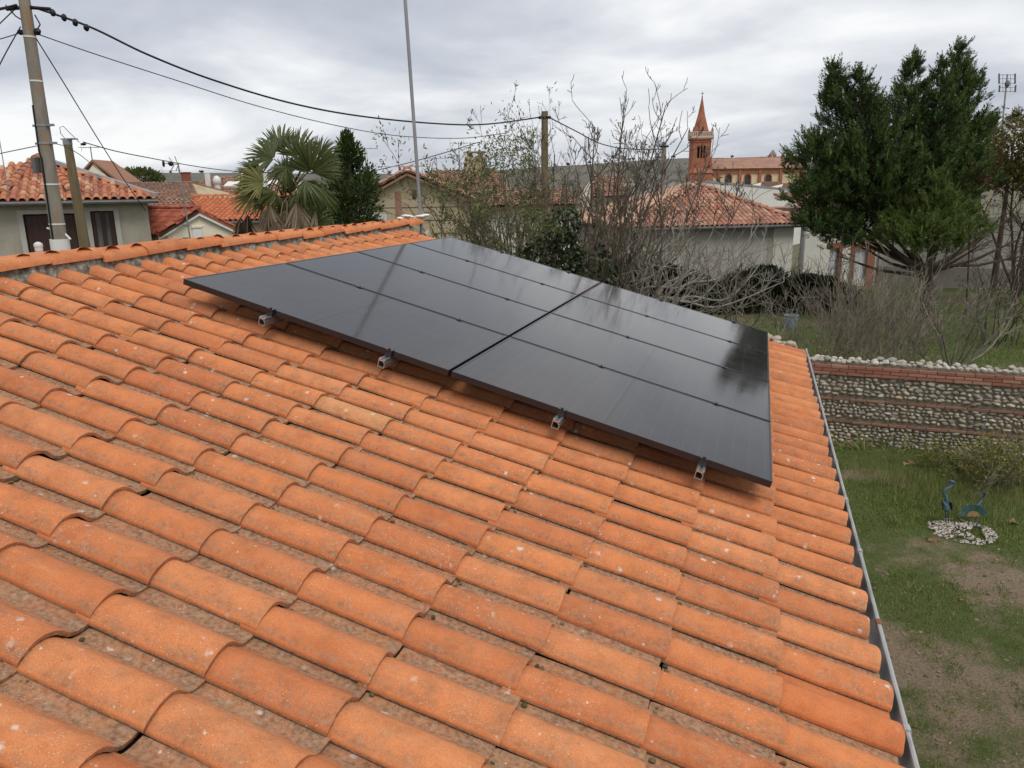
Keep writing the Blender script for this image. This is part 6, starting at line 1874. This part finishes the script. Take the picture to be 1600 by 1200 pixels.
# ---- dry reed-like stems behind the cobble wall, one clump each
g = np.random.default_rng(43)
for k, (px, D, n_, top, spread, lab) in enumerate(((1287, 17.5, 34, 425, .55, 'upright dry stems nearest the gutter, behind the cobble wall'), (1330, 16.4, 36, 440, .6, 'clump of dry stems with a few yellow leaves behind the cobble wall'), (1378, 16.8, 46, 440, .65, 'dense grey-brown stem clump in front of the evergreen trunk'), (1420, 17.6, 32, 455, .7, 'fanning dry stem clump just left of the small bare tree'), (1355, 20.5, 34, 420, .8, 'taller hazy twig clump farther back below the evergreen'), (1415, 21.0, 36, 420, .8, 'grey twiggy shrub hugging the evergreen trunk'))):
    b0_ = foot(px, 500, D); t = thing('dry_shrub', lab, 'shrub', b0_, group='dry stem clumps'); segs, tips = [], []
    zt_ = at(px, top, D)[2]
    for _ in range(n_):
        a = b0_ + HR * g.normal() * spread * .55 + HF * g.normal() * .35; lean = unit((a - b0_) * .55 + g.normal(size=3) * .12 * [1, 1, 0] + [0, 0, 1.0])
        grow(g, a, lean, zt_ * g.uniform(.55, 1.08), g.uniform(.006, .012), 2, segs, tips, steps=7, wob=.09, up=.01, kids=3.4 if D < 20 else 3.6, kid_len=.34, kid_ang=.48, start=.25, taper=.4, minr=.0042)
    branches(t, segs, sides=3, m=[m_reed, m_bark, m_reed, m_bark, m_twig, m_bark][k])
    if k in (1, 3):
        lt = [(a + g.normal(size=3) * .05, np.array([0, 0, 1.0])) for a in [b0_ + HR * g.normal() * .3 + [0, 0, g.uniform(.3, 1.0)] for _ in range(26)]]
        crown(t, *leaf_cloud(g, lt, 3, .05, (.07, .12), (.03, .05)), m_yel, 'leaves')
# small bare tree right of them and dark thorny shrub at the picture edge
g = np.random.default_rng(47)
b0_ = foot(1488, 548, 17.6); t = thing('bare_tree', 'small pale bare tree branching low, behind the cobble wall at the right', 'tree', b0_); segs, tips = [], []
for k in range(9):
    grow(g, b0_ + g.normal(size=3) * [.10, .10, 0], unit([g.normal() * .55, g.normal() * .4, 1.0]), g.uniform(1.5, 2.2), g.uniform(.020, .034), 3, segs, tips, steps=7, wob=.12, up=.05, kids=3.0, kid_len=.5, kid_ang=.5, start=.15, taper=.4, minr=.0045)
branches(t, segs, m_bark, 'branches', 5)
b0_ = foot(1592, 520, 20.5); t = thing('thorn_shrub', 'dark thin-branched shrub with shrivelled berries at the far right edge', 'shrub', b0_); segs, tips = [], []
for k in range(26):
    grow(g, b0_ + HR * g.normal() * .8 + HF * g.normal() * .3, unit([g.normal() * .3, g.normal() * .3, 1.0]), g.uniform(1.6, 3.2), .018, 2, segs, tips, steps=8, wob=.13, up=.0, kids=3, kid_len=.45, kid_ang=.6, start=.2, taper=.35, minr=.0055)
branches(t, segs, m_dkbark)
crown(t, *leaf_cloud(g, [q for q in tips if g.uniform() < .4], 1.6, .05, (.04, .08), (.03, .05)), m_redl, 'leaves')

# ---- the big evergreen
g = np.random.default_rng(53)
D = 25.7; cb_ = foot(1445, 495, D)
t = thing('evergreen_tree', 'large dark green cypress with five pointed tops and a bare forked trunk', 'tree', cb_)
mb = MB(); fork = at(1447, 425, D)
mb.tube([cb_, cb_ * .5 + fork * .5 + HR * .05, fork], [.30, .25, .22], 12); child(mb, 'trunk', m_dkbark, t)


def cyp_spray(P, d, L_, g, out, col):
    """flattened scaly spray: spine of small pointed leaflets"""
    k = 9; n_ = unit(np.cross(d, unit(g.normal(size=3)))); s = np.arange(k) / k
    for side in (-1, 1):
        base = P + np.outer(s * L_, d); dirs = d[None] * .75 + side * n_[None] * .65 + g.normal(size=(k, 3)) * .14
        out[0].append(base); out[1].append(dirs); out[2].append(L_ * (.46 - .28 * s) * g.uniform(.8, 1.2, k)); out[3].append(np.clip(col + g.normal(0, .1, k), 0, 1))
    out[0].append((P + d * L_ * .85)[None]); out[1].append(d[None]); out[2].append(np.array([L_ * .30])); out[3].append(np.array([col]))


def conifer_mass(g, axis, radius, n, L_, sweep=.85, dens_pow=1.0):
    """axis: points from base to tip; limbs leave it all round, each a plume of sprays"""
    A = np.array(axis); out = [[], [], [], []]; segs = []; per = 17
    for i in range(max(8, n // per)):
        tt = 1 - (1 - g.uniform()) ** dens_pow; x = tt * (len(A) - 1); j = min(len(A) - 2, int(x)); p = A[j] + (A[j + 1] - A[j]) * (x - j)
        a = g.uniform(0, 2 * math.pi); R_ = radius(tt) * g.uniform(.72, 1.18)
        o = np.array([math.cos(a), math.sin(a), 0]); d0 = unit(o + np.array([0, 0, sweep * g.uniform(.35, 1.1)]))
        tone = g.uniform(0, .5) ** 1.3; Lb = R_ * 1.18 + .08
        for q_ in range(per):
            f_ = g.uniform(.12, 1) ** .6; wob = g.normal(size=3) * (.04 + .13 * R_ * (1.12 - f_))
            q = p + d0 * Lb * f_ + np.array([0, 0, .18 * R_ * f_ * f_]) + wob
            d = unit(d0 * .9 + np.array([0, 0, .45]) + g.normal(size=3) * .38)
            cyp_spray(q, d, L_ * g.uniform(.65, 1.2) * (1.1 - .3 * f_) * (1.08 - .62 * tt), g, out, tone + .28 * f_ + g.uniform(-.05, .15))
        segs.append((p, p + d0 * Lb * .9, .016, .005))
        if g.uniform() < .55:                     # a long shoot standing out of the plume
            cyp_spray(p + d0 * Lb * .95 + np.array([0, 0, .16 * R_]), unit(d0 * .6 + np.array([0, 0, .8]) + g.normal(size=3) * .15), L_ * g.uniform(1.1, 1.6) * (1.1 - .4 * tt), g, out, .5 + .3 * g.uniform())
    for _ in range(14):
        cyp_spray(A[-1] + g.normal(size=3) * [.05, .05, .10] - [0, 0, .12], unit(np.array([g.normal() * .22, g.normal() * .22, 1.0])), L_ * g.uniform(.7, 1.15), g, out, .5)
    P = np.concatenate(out[0]); Dr = np.concatenate(out[1]); S_ = np.concatenate(out[2]); C = np.clip(np.concatenate(out[3]), 0, 1)
    return leaf_cards(P, Dr, S_, S_ * .27, g, C), segs


allseg = []
spires = [((1308, 108), (1345, 330), 2.2, 3600, 26.0), ((1345, 112), (1368, 330), 1.6, 2300, 25.2), ((1425, 92), (1420, 330), 1.8, 3200, 25.9), ((1468, 102), (1462, 320), 1.4, 2200, 25.1), ((1497, 75), (1480, 300), 1.65, 2900, 26.2)]
for k, (tp, md, R_, n_, dd) in enumerate(spires):
    top = at(*tp, dd); low = at(md[0], md[1] + 35, dd)
    ax = [low * (1 - s) + top * s + HR * .12 * math.sin(s * 5 + k) for s in np.linspace(0, 1, 7)]
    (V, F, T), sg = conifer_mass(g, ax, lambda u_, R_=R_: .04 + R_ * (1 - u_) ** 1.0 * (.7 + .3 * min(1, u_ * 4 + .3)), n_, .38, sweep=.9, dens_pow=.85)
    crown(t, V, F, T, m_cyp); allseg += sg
    allseg += [(fork, low * .5 + fork * .5 + [0, 0, -.1], .11, .09), (low * .5 + fork * .5 + [0, 0, -.1], low, .09, .07)] + [(ax[i], ax[i + 1], .07 - .009 * i, .061 - .009 * i) for i in range(6)]
# drooping skirt at the left
for (px, py, dd, R_, n_) in ((1268, 300, 25.6, .8, 900), (1275, 345, 25.4, .75, 800), (1310, 365, 25.0, .75, 700), (1275, 240, 25.8, .75, 800), (1350, 355, 25.9, .7, 600), (1500, 270, 25.7, .8, 800), (1505, 210, 25.9, .7, 600)):
    c = at(px, py, dd); ax = [c + [0, 0, -.5], c, c + [0, 0, .6]]
    (V, F, T), sg = conifer_mass(g, ax, lambda u_, R_=R_: R_ * (1 - .6 * u_), n_, .30, sweep=.35)
    crown(t, V, F, T, m_cyp); allseg += [(fork, c, .06, .02)]
# a few bare limbs spreading from the fork
for (a_, b_) in (((1440, 425), (1345, 385)), ((1435, 430), (1310, 400)), ((1450, 420), (1530, 385)), ((1455, 425), (1600, 370)), ((1460, 415), (1585, 335)), ((1455, 415), (1600, 400)), ((1440, 420), (1390, 350)), ((1450, 415), (1475, 350)), ((1450, 425), (1560, 345))):
    p, q = at(*a_, D), at(*b_, D + g.uniform(-1, 1)); m_ = (p + q) / 2 + [0, 0, -.15]
    allseg += [(fork, p, .09, .075), (p, m_, .075, .05), (m_, q, .05, .02)]
    for _ in range(5): grow(g, q * .6 + m_ * .4, unit(q - p + g.normal(size=3) * .8), .9, .014, 1, allseg, [], steps=5, wob=.15)
branches(t, allseg, m_dkbark, 'limbs', 6)
# the younger lime-green clump in front
c0_ = foot(1462, 470, 24.0); t = thing('young_cypress', 'bright lime-green young conifer in front of the dark evergreen', 'tree', c0_)
sg_all = []
for (px, py0, py1, R_, n_, dd) in ((1466, 385, 272, .62, 1100, 23.8), (1425, 395, 318, .85, 1100, 24.2), (1505, 385, 318, .62, 800, 24.0), (1450, 405, 345, .95, 1000, 23.6), (1395, 385, 335, .45, 450, 24.3), (1480, 395, 340, .85, 900, 23.7)):
    ax = [at(px, py0 + (py1 - py0) * s, dd) for s in np.linspace(0, 1, 5)]
    (V, F, T), sg = conifer_mass(g, ax, lambda u_, R_=R_: .06 + R_ * (1 - u_) ** .8, n_, .27, sweep=.75)
    crown(t, V, F, T, m_cyp2); sg_all += [(at(1450, 440, 24), ax[0], .05, .03), (ax[0], ax[-1], .03, .008)]
sg_all.append((c0_, at(1450, 440, 24), .09, .06))
branches(t, sg_all, m_dkbark, 'trunk', 6)

# ---- yellowing tree at the right edge, red-leaved sprig
g = np.random.default_rng(59)
b0_ = foot(1585, 470, 27); t = thing('autumn_tree', 'olive-yellow autumn tree with bare lower branches at the far right', 'tree', b0_); segs, tips = [], []
for k in range(13):
    e_ = at(g.uniform(1530, 1690), g.uniform(215, 330), 27 + g.uniform(-1.5, 1.5)); grow(g, b0_ + [0, 0, .2], unit(e_ - b0_), np.linalg.norm(e_ - b0_), .055, 3, segs, tips, steps=8, wob=.1, up=.02, kids=4.5, kid_len=.36, kid_ang=.7, start=.4, taper=.3, minr=.006)
branches(t, segs, m_dkbark)
crown(t, *leaf_cloud(g, [q for q in tips if q[0][2] > 4.3], 12, .22, (.10, .20), (.045, .08)), m_olive, 'leaves')
b0_ = foot(1512, 480, 24.8); t = thing('red_leaved_sapling', 'rust-red leaved sprig between the lime conifer and the autumn tree', 'tree', b0_)
segs, tips = [], []
c = at(1520, 283, 24.8)
segs += [(b0_, at(1515, 380, 24.8), .03, .025), (at(1515, 380, 24.8), c, .025, .012)]
for k in range(16): grow(g, c + [0, 0, -.2], unit([g.normal(), g.normal() * .5, .5]), .42, .01, 1, segs, tips, steps=4)
branches(t, segs, m_dkbark)
crown(t, *leaf_cloud(g, tips, 9, .10, (.09, .17), (.05, .08)), m_redl, 'leaves')
# two tiny dark conifer tops peeping over
for px, py, D, lab in ((1546, 188, 33, 'small dark conifer tip peeping out right of the big evergreen'), (1590, 178, 31, 'sparse pine top against the sky at the far right edge')):
    top = at(px, py, D); b0_ = np.array([top[0], top[1], 0]); t = thing('conifer', lab, 'tree', b0_)
    (V, F, T), sg = conifer_mass(g, [np.array([top[0], top[1], top[2] * s]) for s in (.55, .7, .85, 1)], lambda u_: .1 + 1.0 * (1 - u_), 700, .34, sweep=.4)
    crown(t, V, F, T, m_cyp if px < 1560 else m_olive); branches(t, sg + [(b0_, top, .14, .02)], m_dkbark, 'trunk', 6)
# far bushes at the left skyline and on the crest
g = np.random.default_rng(61)
for px, py, D, rx, rz, lab in ((215, 279, 60, 2.2, .75, 'green rounded tree top over the flashing of the beige house'), (190, 277, 62, 1.3, .6, 'small pale bare treetop left of the green one')):
    c = at(px, py, D); b0_ = np.array([c[0], c[1], 0]); t = thing('far_tree', lab, 'tree', b0_)
    n_ = 2200 if rx > 2 else 500; q = unit(g.normal(size=(n_, 3))) * (g.uniform(.3, 1, (n_, 1)) ** .5) * [rx, 1.2, rz]
    crown(t, *leaf_cards(c + q, q + [0, 0, .5], g.uniform(.15, .3, n_), g.uniform(.1, .16, n_), g, g.uniform(0, .8, n_)), m_bush if rx > 2 else m_bark)
    mb = MB(); mb.tube([b0_, c], [.2, .08], 6); child(mb, 'trunk', m_dkbark, t)
P = []
for k in range(60):
    a = g.uniform(-.62, .62); d = HF * math.cos(a) + HR * math.sin(a); Dq = 1500
    q = CAM + d * Dq / max(.5, math.cos(a) ** .5); r_ = g.uniform(1.2, 2.6); hz = 44 + 9 * noise.noise(Vector((a * 3.0, .3, 0))) + 17 * max(0, a + .02) * math.exp(-((a - .18) / .22) ** 2) * 4
    n_ = 36; v = unit(g.normal(size=(n_, 3))) * [r_ * 1.5, r_, r_ * .7]; P.append(np.array([q[0], q[1], hz]) + v)
P = np.concatenate(P); n_ = len(P)
tag(link('far_wood', np_mesh('far_wood', *leaf_cards(P, g.normal(size=(n_, 3)), 2.6, 2.0, g, g.uniform(0, .6, n_))), m_ivy), kind='stuff')

# ---- fan palm
g = np.random.default_rng(67)
D = 13.0; cr = at(452, 292, D); pb0 = np.array([cr[0], cr[1], 0])
t = thing('fan_palm', 'fan palm with stiff green fans above hanging brown dead leaves, beyond the ridge', 'palm tree', pb0)
m_fib = mat('palm_fibre', (.065, .045, .028), (.14, .10, .065), scale=10, rough=.95, bump=.8, bscale=60, stretch=(1, 1, .3))
mb = MB(); mb.tube([pb0 + [0, 0, 0], (pb0 + cr) / 2, cr - [0, 0, .15]], [.13, .16, .15], 12)
for k in range(90):
    z = g.uniform(1.2, cr[2] - .1); a = g.uniform(0, 6.28); o = np.array([math.cos(a), math.sin(a), 0]); p = np.array([cr[0], cr[1], z]) + o * .14
    mb.tube([p, p + o * .05 + [0, 0, .16]], [.02, .006], 4)
child(mb, 'trunk', m_fib, t, sharp=None)
m_fan = leaf_mat('palm_fan', [(.024, .038, .010), (.050, .070, .017), (.085, .11, .028), (.14, .16, .06)], rough=.42, trans=.15)
m_fanold = leaf_mat('palm_yellowing_fan', [(.08, .095, .02), (.13, .14, .03), (.18, .17, .05), (.22, .19, .08)], rough=.5, trans=.2)
m_fandead = leaf_mat('palm_dead_fan', [(.075, .052, .030), (.13, .095, .06), (.20, .155, .10), (.27, .22, .15)], rough=.8, trans=.1)


def fan(seed, R_=.52, n_=38, spread=2.75, droop=.25, fold=.18, crease=1.0):
    """fan leaf in its own frame: petiole along +X ends at the origin, blade spreads about +X, upper face +Z"""
    g_ = np.random.default_rng(seed); V, F, T = [], [], []
    for k in range(n_):
        a = -spread / 2 + spread * k / (n_ - 1) + g_.normal() * .015; Lk = R_ * (1 - .30 * abs(a / (spread / 2)) ** 2) * g_.uniform(.92, 1.06)
        d = np.array([math.cos(a), math.sin(a), 0]); s_ = np.array([-math.sin(a), math.cos(a), 0]); wl = R_ * .030
        b = len(V); tl = g_.uniform(.12, .85); tw = g_.normal() * .10; dr = droop * g_.uniform(.6, 1.5)
        for f_, wf in ((.04, .35), (.45, 1.0), (.75, .75), (.92, .4), (1.0, .04)):
            z = -dr * Lk * f_ ** 2.6 + fold * R_ * abs(math.sin(a)) * f_
            c = d * Lk * f_ + np.array([0, 0, z]) + s_ * tw * Lk * f_ ** 2 * .4
            V += [c - s_ * wl * wf + np.array([0, 0, wl * .55 * wf * crease]), c, c + s_ * wl * wf + np.array([0, 0, wl * .55 * wf * crease])]
            T += [tl] * 3
        for j in range(4):
            q = b + j * 3; F += [(q, q + 1, q + 4, q + 3), (q + 1, q + 2, q + 5, q + 4)]
    V = np.array(V); return np_mesh('frond', V, np.array(F), np.array(T))


fans = [fan(1), fan(2, droop=.4), fan(3, spread=3.3, droop=.15), fan(4, droop=.8, fold=.05)]
dead = [fan(8, R_=.5, spread=1.5, droop=.25, n_=26), fan(9, R_=.55, spread=1.1, droop=.1, n_=22)]
for m_ in fans: m_.materials.append(m_fan)
for m_ in dead: m_.materials.append(m_fandead)
pal_list = []
# (px, py of the fan hub, depth offset, direction px/py the blade points to, toward-viewer tilt, kind)
for (px, py, dd, ax_, ay_, az_, nz, kd, sc_) in (
    (487, 268, -.35, .25, 1.0, -.25, -1.0, 2, 1.12), (428, 248, .0, -.9, .35, .0, -.55, 0, 1.0), (405, 270, -.1, -1, .05, -.2, -.5, 0, .85), (465, 245, .3, .0, 1, .1, -.9, 0, 1.0), (500, 245, .3, .6, .8, .2, -.8, 0, .75),
    (508, 272, .1, 1, .15, -.2, -.5, 1, .55), (440, 235, .35, -.45, .9, .2, -.6, 0, .95), (470, 300, -.5, .1, -.9, -.5, -.8, 3, .9), (500, 300, -.3, .5, -.8, -.3, -.7, 3, .75), (430, 300, -.4, -.6, -.7, -.3, -.6, 3, .95),
    (412, 286, -.25, -.9, .15, -.3, -.85, 4, .95), (400, 303, -.2, -.8, -.35, -.3, -.8, 4, .9), (455, 345, -.5, -.2, -.8, -.4, -.8, 4, .75), (492, 350, -.5, .5, .1, -.4, -.9, 5, .8), (452, 272, .5, -.3, .8, .5, -.6, 0, .9), (508, 258, .4, .8, .5, .3, -.6, 0, .6), (448, 262, -.2, -.55, -.6, -.6, -.7, 3, .8), (478, 283, -.6, .35, -.6, -.6, -.8, 3, .8)):
    hub = at(px, py, D + dd); xd = unit(HR * ax_ + np.array([0, 0, 1.0]) * ay_ + HF * az_)
    nrm = HF * nz + np.array([0, 0, .35]); yd = unit(np.cross(nrm, xd)); zd = np.cross(xd, yd)
    me = fans[kd] if kd < 4 else fans[int(g.integers(2))]
    M = Matrix(((xd[0], yd[0], zd[0], hub[0]), (xd[1], yd[1], zd[1], hub[1]), (xd[2], yd[2], zd[2], hub[2]), (0, 0, 0, 1))) @ Matrix.Rotation(g.normal() * .12, 4, 'X') @ Matrix.Scale(sc_, 4)
    o = link('frond', me, m_fanold if kd == 4 else m_fan, t); o.matrix_local = Matrix.Translation(-pb0) @ M
    if kd == 4:
        o.material_slots[0].link = 'OBJECT'; o.material_slots[0].material = m_fanold; o['label'] = 'yellowing fan leaf'
    mb = MB(); mid = (cr + hub) / 2 + [0, 0, .12]; mb.tube([cr - [0, 0, .1], mid, hub], [.014, .011, .008], 5); po = child(mb, 'petiole', m_fib if kd == 3 else m_laurel, t); 
for k in range(34):
    a = g.uniform(0, 2 * math.pi) if k < 14 else math.atan2(-HF[1], -HF[0]) + g.normal() * .9; o_ = np.array([math.cos(a), math.sin(a), 0]); hub = cr + o_ * g.uniform(.2, .8) + [0, 0, -g.uniform(.22, .75)]
    xd = unit(o_ * g.uniform(.1, .5) + np.array([0, 0, -1.0])); zd = unit(o_ - xd * (o_ @ xd)); yd = np.cross(zd, xd)
    M = Matrix(((xd[0], yd[0], zd[0], hub[0]), (xd[1], yd[1], zd[1], hub[1]), (xd[2], yd[2], zd[2], hub[2]), (0, 0, 0, 1))) @ Matrix.Scale(g.uniform(.85, 1.25), 4)
    o = link('dead_frond', dead[k % 2], m_fandead, t); o.matrix_local = Matrix.Translation(-pb0) @ M
    mb = MB(); mb.tube([cr - [0, 0, .15], (cr + hub) / 2 + o_ * .1, hub], [.012, .010, .007], 4); child(mb, 'petiole', m_fandead, t)

# ---- dark laurel right of the palm
g = np.random.default_rng(71)
D = 14.6; lb = foot(545, 350, D); t = thing('laurel_tree', 'dark glossy pointed laurel right beside the palm', 'tree', lb)
P, D_, segs = [], [], []
ax0 = at(545, 350, D); top = at(541, 216, D); spine = [lb, ax0, at(548, 280, D), top]
segs += [(lb, ax0, .10, .08), (ax0, spine[2], .08, .04), (spine[2], top, .04, .008)]
prof_ = [(212, 3), (228, 9), (240, 14), (252, 16), (262, 24), (280, 30), (300, 38), (320, 44), (345, 52), (380, 56), (420, 56)]
clumps = []
for i in range(64):
    py = 418 - 205 * (i + g.uniform(0, .8)) / 64; r_ = np.interp(py, [a for a, b in prof_], [b for a, b in prof_]) * D / FPX
    a = g.uniform(0, 6.283); cx = np.interp(py, [212, 300, 420], [541, 548, 548]); c = at(cx, py, D)
    q = c + (HR * math.cos(a) + HF * math.sin(a)) * r_ * g.uniform(.45, 1.05); cr_ = min(.34, .07 + r_ * .42) * g.uniform(.7, 1.2)
    clumps.append((c, q, cr_)); segs.append((c - [0, 0, r_ * .5], q, .012, .005))
for c, q, cr_ in clumps:
    k = int(40 + 420 * cr_); v = unit(g.normal(size=(k, 3))) * (g.uniform(.2, 1, (k, 1)) ** .5) * cr_ * [1, 1, 1.25]
    for w_ in v: P.append(q + w_); D_.append(unit(w_) * .6 + unit(q - c) * .4 + np.array([0, 0, .7]) + g.normal(size=3) * .3)
P = np.array(P); D_ = np.array(D_)
tn = np.array([.5 + .5 * noise.noise(Vector(q * 3.2)) for q in P])
crown(t, *leaf_cards(P, D_, g.uniform(.07, .13, len(P)), g.uniform(.028, .045, len(P)), g, np.clip(tn * .6 + g.uniform(0, .4, len(P)), 0, 1)), m_laurel)
branches(t, segs, m_dkbark, 'trunk', 6)

# ---- garden shrub behind the birds, tall grass, cut straw at the wall foot
g = np.random.default_rng(73)
for (px, py, n_, hpy, lab, m_l, per) in ((1538, 765, 34, 690, 'wispy yellow-green garden shrub behind the blue birds', m_yel, 3.4), (1470, 735, 18, 700, 'thin pale shrub at the cobble wall foot left of the garden stake', m_yel, 3.0), (1590, 760, 16, 700, 'straggly shrub at the right picture edge before the cobble wall', m_yel, 3.2)):
    b0_ = gnd(px, py); D = float((b0_ - CAM) @ HF); h_ = at(px, hpy, D)[2]; t = thing('garden_shrub', lab, 'shrub', b0_); segs, tips = [], []
    for k in range(n_): grow(g, b0_ + g.normal(size=3) * [.22, .22, 0], unit([g.normal() * .28, g.normal() * .28, 1]), h_ * g.uniform(.5, 1.15), .006, 2, segs, tips, steps=7, wob=.12, up=0, kids=3.4, kid_len=.42, kid_ang=.5, start=.2, minr=.0026)
    branches(t, segs, m_reed)
    crown(t, *leaf_cloud(g, tips, per, .05, (.03, .07), (.013, .026)), m_l, 'leaves')
n_ = 2600
c = gnd(1435, 762); P = np.stack([c[0] + g.normal(size=n_) * .55, c[1] + g.normal(size=n_) * .35, np.full(n_, .03)], 1)
P = np.concatenate([P, np.stack([g.uniform(5.7, 7.6, 2200), g.uniform(6.9, 8.6, 2200), np.full(2200, .03)], 1)])
Dd = np.stack([g.normal(size=len(P)) * .22, g.normal(size=len(P)) * .22, np.ones(len(P))], 1)
tag(link('tall_grass', np_mesh('tall_grass', *leaf_cards(P, Dd, g.uniform(.06, .22, len(P)), .006, g, np.where(g.uniform(size=len(P)) < .35, g.uniform(.7, 1, len(P)), g.uniform(0, .6, len(P))))), m_grass), kind='stuff')
n_ = 420; s = g.uniform(wl0 - .1, wl0 + 3.2, n_); P = np.array([wp(a, .03, g.uniform(.05, .40)) for a in s]); Dd = g.normal(size=(n_, 3)) * [1, 1, .35] + [0, 0, .25]
tag(link('cut_straw', np_mesh('cut_straw', *leaf_cards(P, Dd, g.uniform(.10, .36, n_), .014, g, g.uniform(.55, 1, n_))), m_grass), kind='stuff')
for k, (px, py) in enumerate(((1345, 706), (1372, 700))):
    b0_ = gnd(px, py); n_ = 26; P = np.tile(b0_, (n_, 1)) + g.normal(size=(n_, 3)) * [.05, .05, 0]; Dd = np.stack([g.normal(size=n_) * .55, g.normal(size=n_) * .4, np.ones(n_)], 1)
    V, F, T = leaf_cards(P, Dd, g.uniform(.22, .42, n_), .026, g, g.uniform(.35, 1, n_)); me = np_mesh('sword_plant', V - b0_, F, T)
    o = link('sword_plant', me, m_grass); o.location = b0_; tag(o, ['tuft of withered sword leaves at the wall foot, nearer the gutter', 'tuft of withered sword leaves at the wall foot, farther from the gutter'][k], 'plant')
# bin or water tub by the twigs
b0_ = foot(1236, 497, 23.8); t = thing('water_tub', 'pale blue-grey plastic tub standing by the twigs on the far lawn', 'tub', b0_)
m_tub = mat('blue_grey_plastic', (.20, .26, .30), (.28, .34, .38), scale=5, rough=.6)
mb = MB(); mb.lathe([(.17, 0), (.19, .05), (.215, .42), (.235, .43), (.235, .46), (.205, .46), (.18, .05)], b0_, 18); child(mb, 'body', m_tub, t)
mb = MB(); mb.tube([b0_ + HR * .22 + [0, 0, .42], b0_ + HR * .15 + [0, 0, .62], b0_ - HR * .15 + [0, 0, .62], b0_ - HR * .22 + [0, 0, .42]], .008, 5); child(mb, 'handle', m_grey, t)
A_ = at(1320, 458, 27.5) * z0; B_2 = at(1342, 458, 27.5) * z0
t = thing('garden_bench', 'low old brick ledge with a tiled top under the white house', 'brick ledge', (A_ + B_2) / 2)
zt_ = at(1330, 456, 27.5)[2]; mb = MB(); mb.prism([A_, A_ + HR * .14, A_ + HR * .14 + [0, 0, zt_], A_ + [0, 0, zt_]], HF * .3); mb.prism([B_2 - HR * .14, B_2, B_2 + [0, 0, zt_], B_2 - HR * .14 + [0, 0, zt_]], HF * .3); child(mb, 'leg', m_brick, t, smooth=False)
mb = MB(); mb.prism([A_ + [0, 0, zt_ + .002] - HF * .06 - HR * .2, B_2 + [0, 0, zt_ + .002] - HF * .06 + HR * .1, B_2 + [0, 0, zt_ + .08] - HF * .06 + HR * .1, A_ + [0, 0, zt_ + .08] - HF * .06 - HR * .2], HF * .42); child(mb, 'top', m_brick, t, smooth=False)
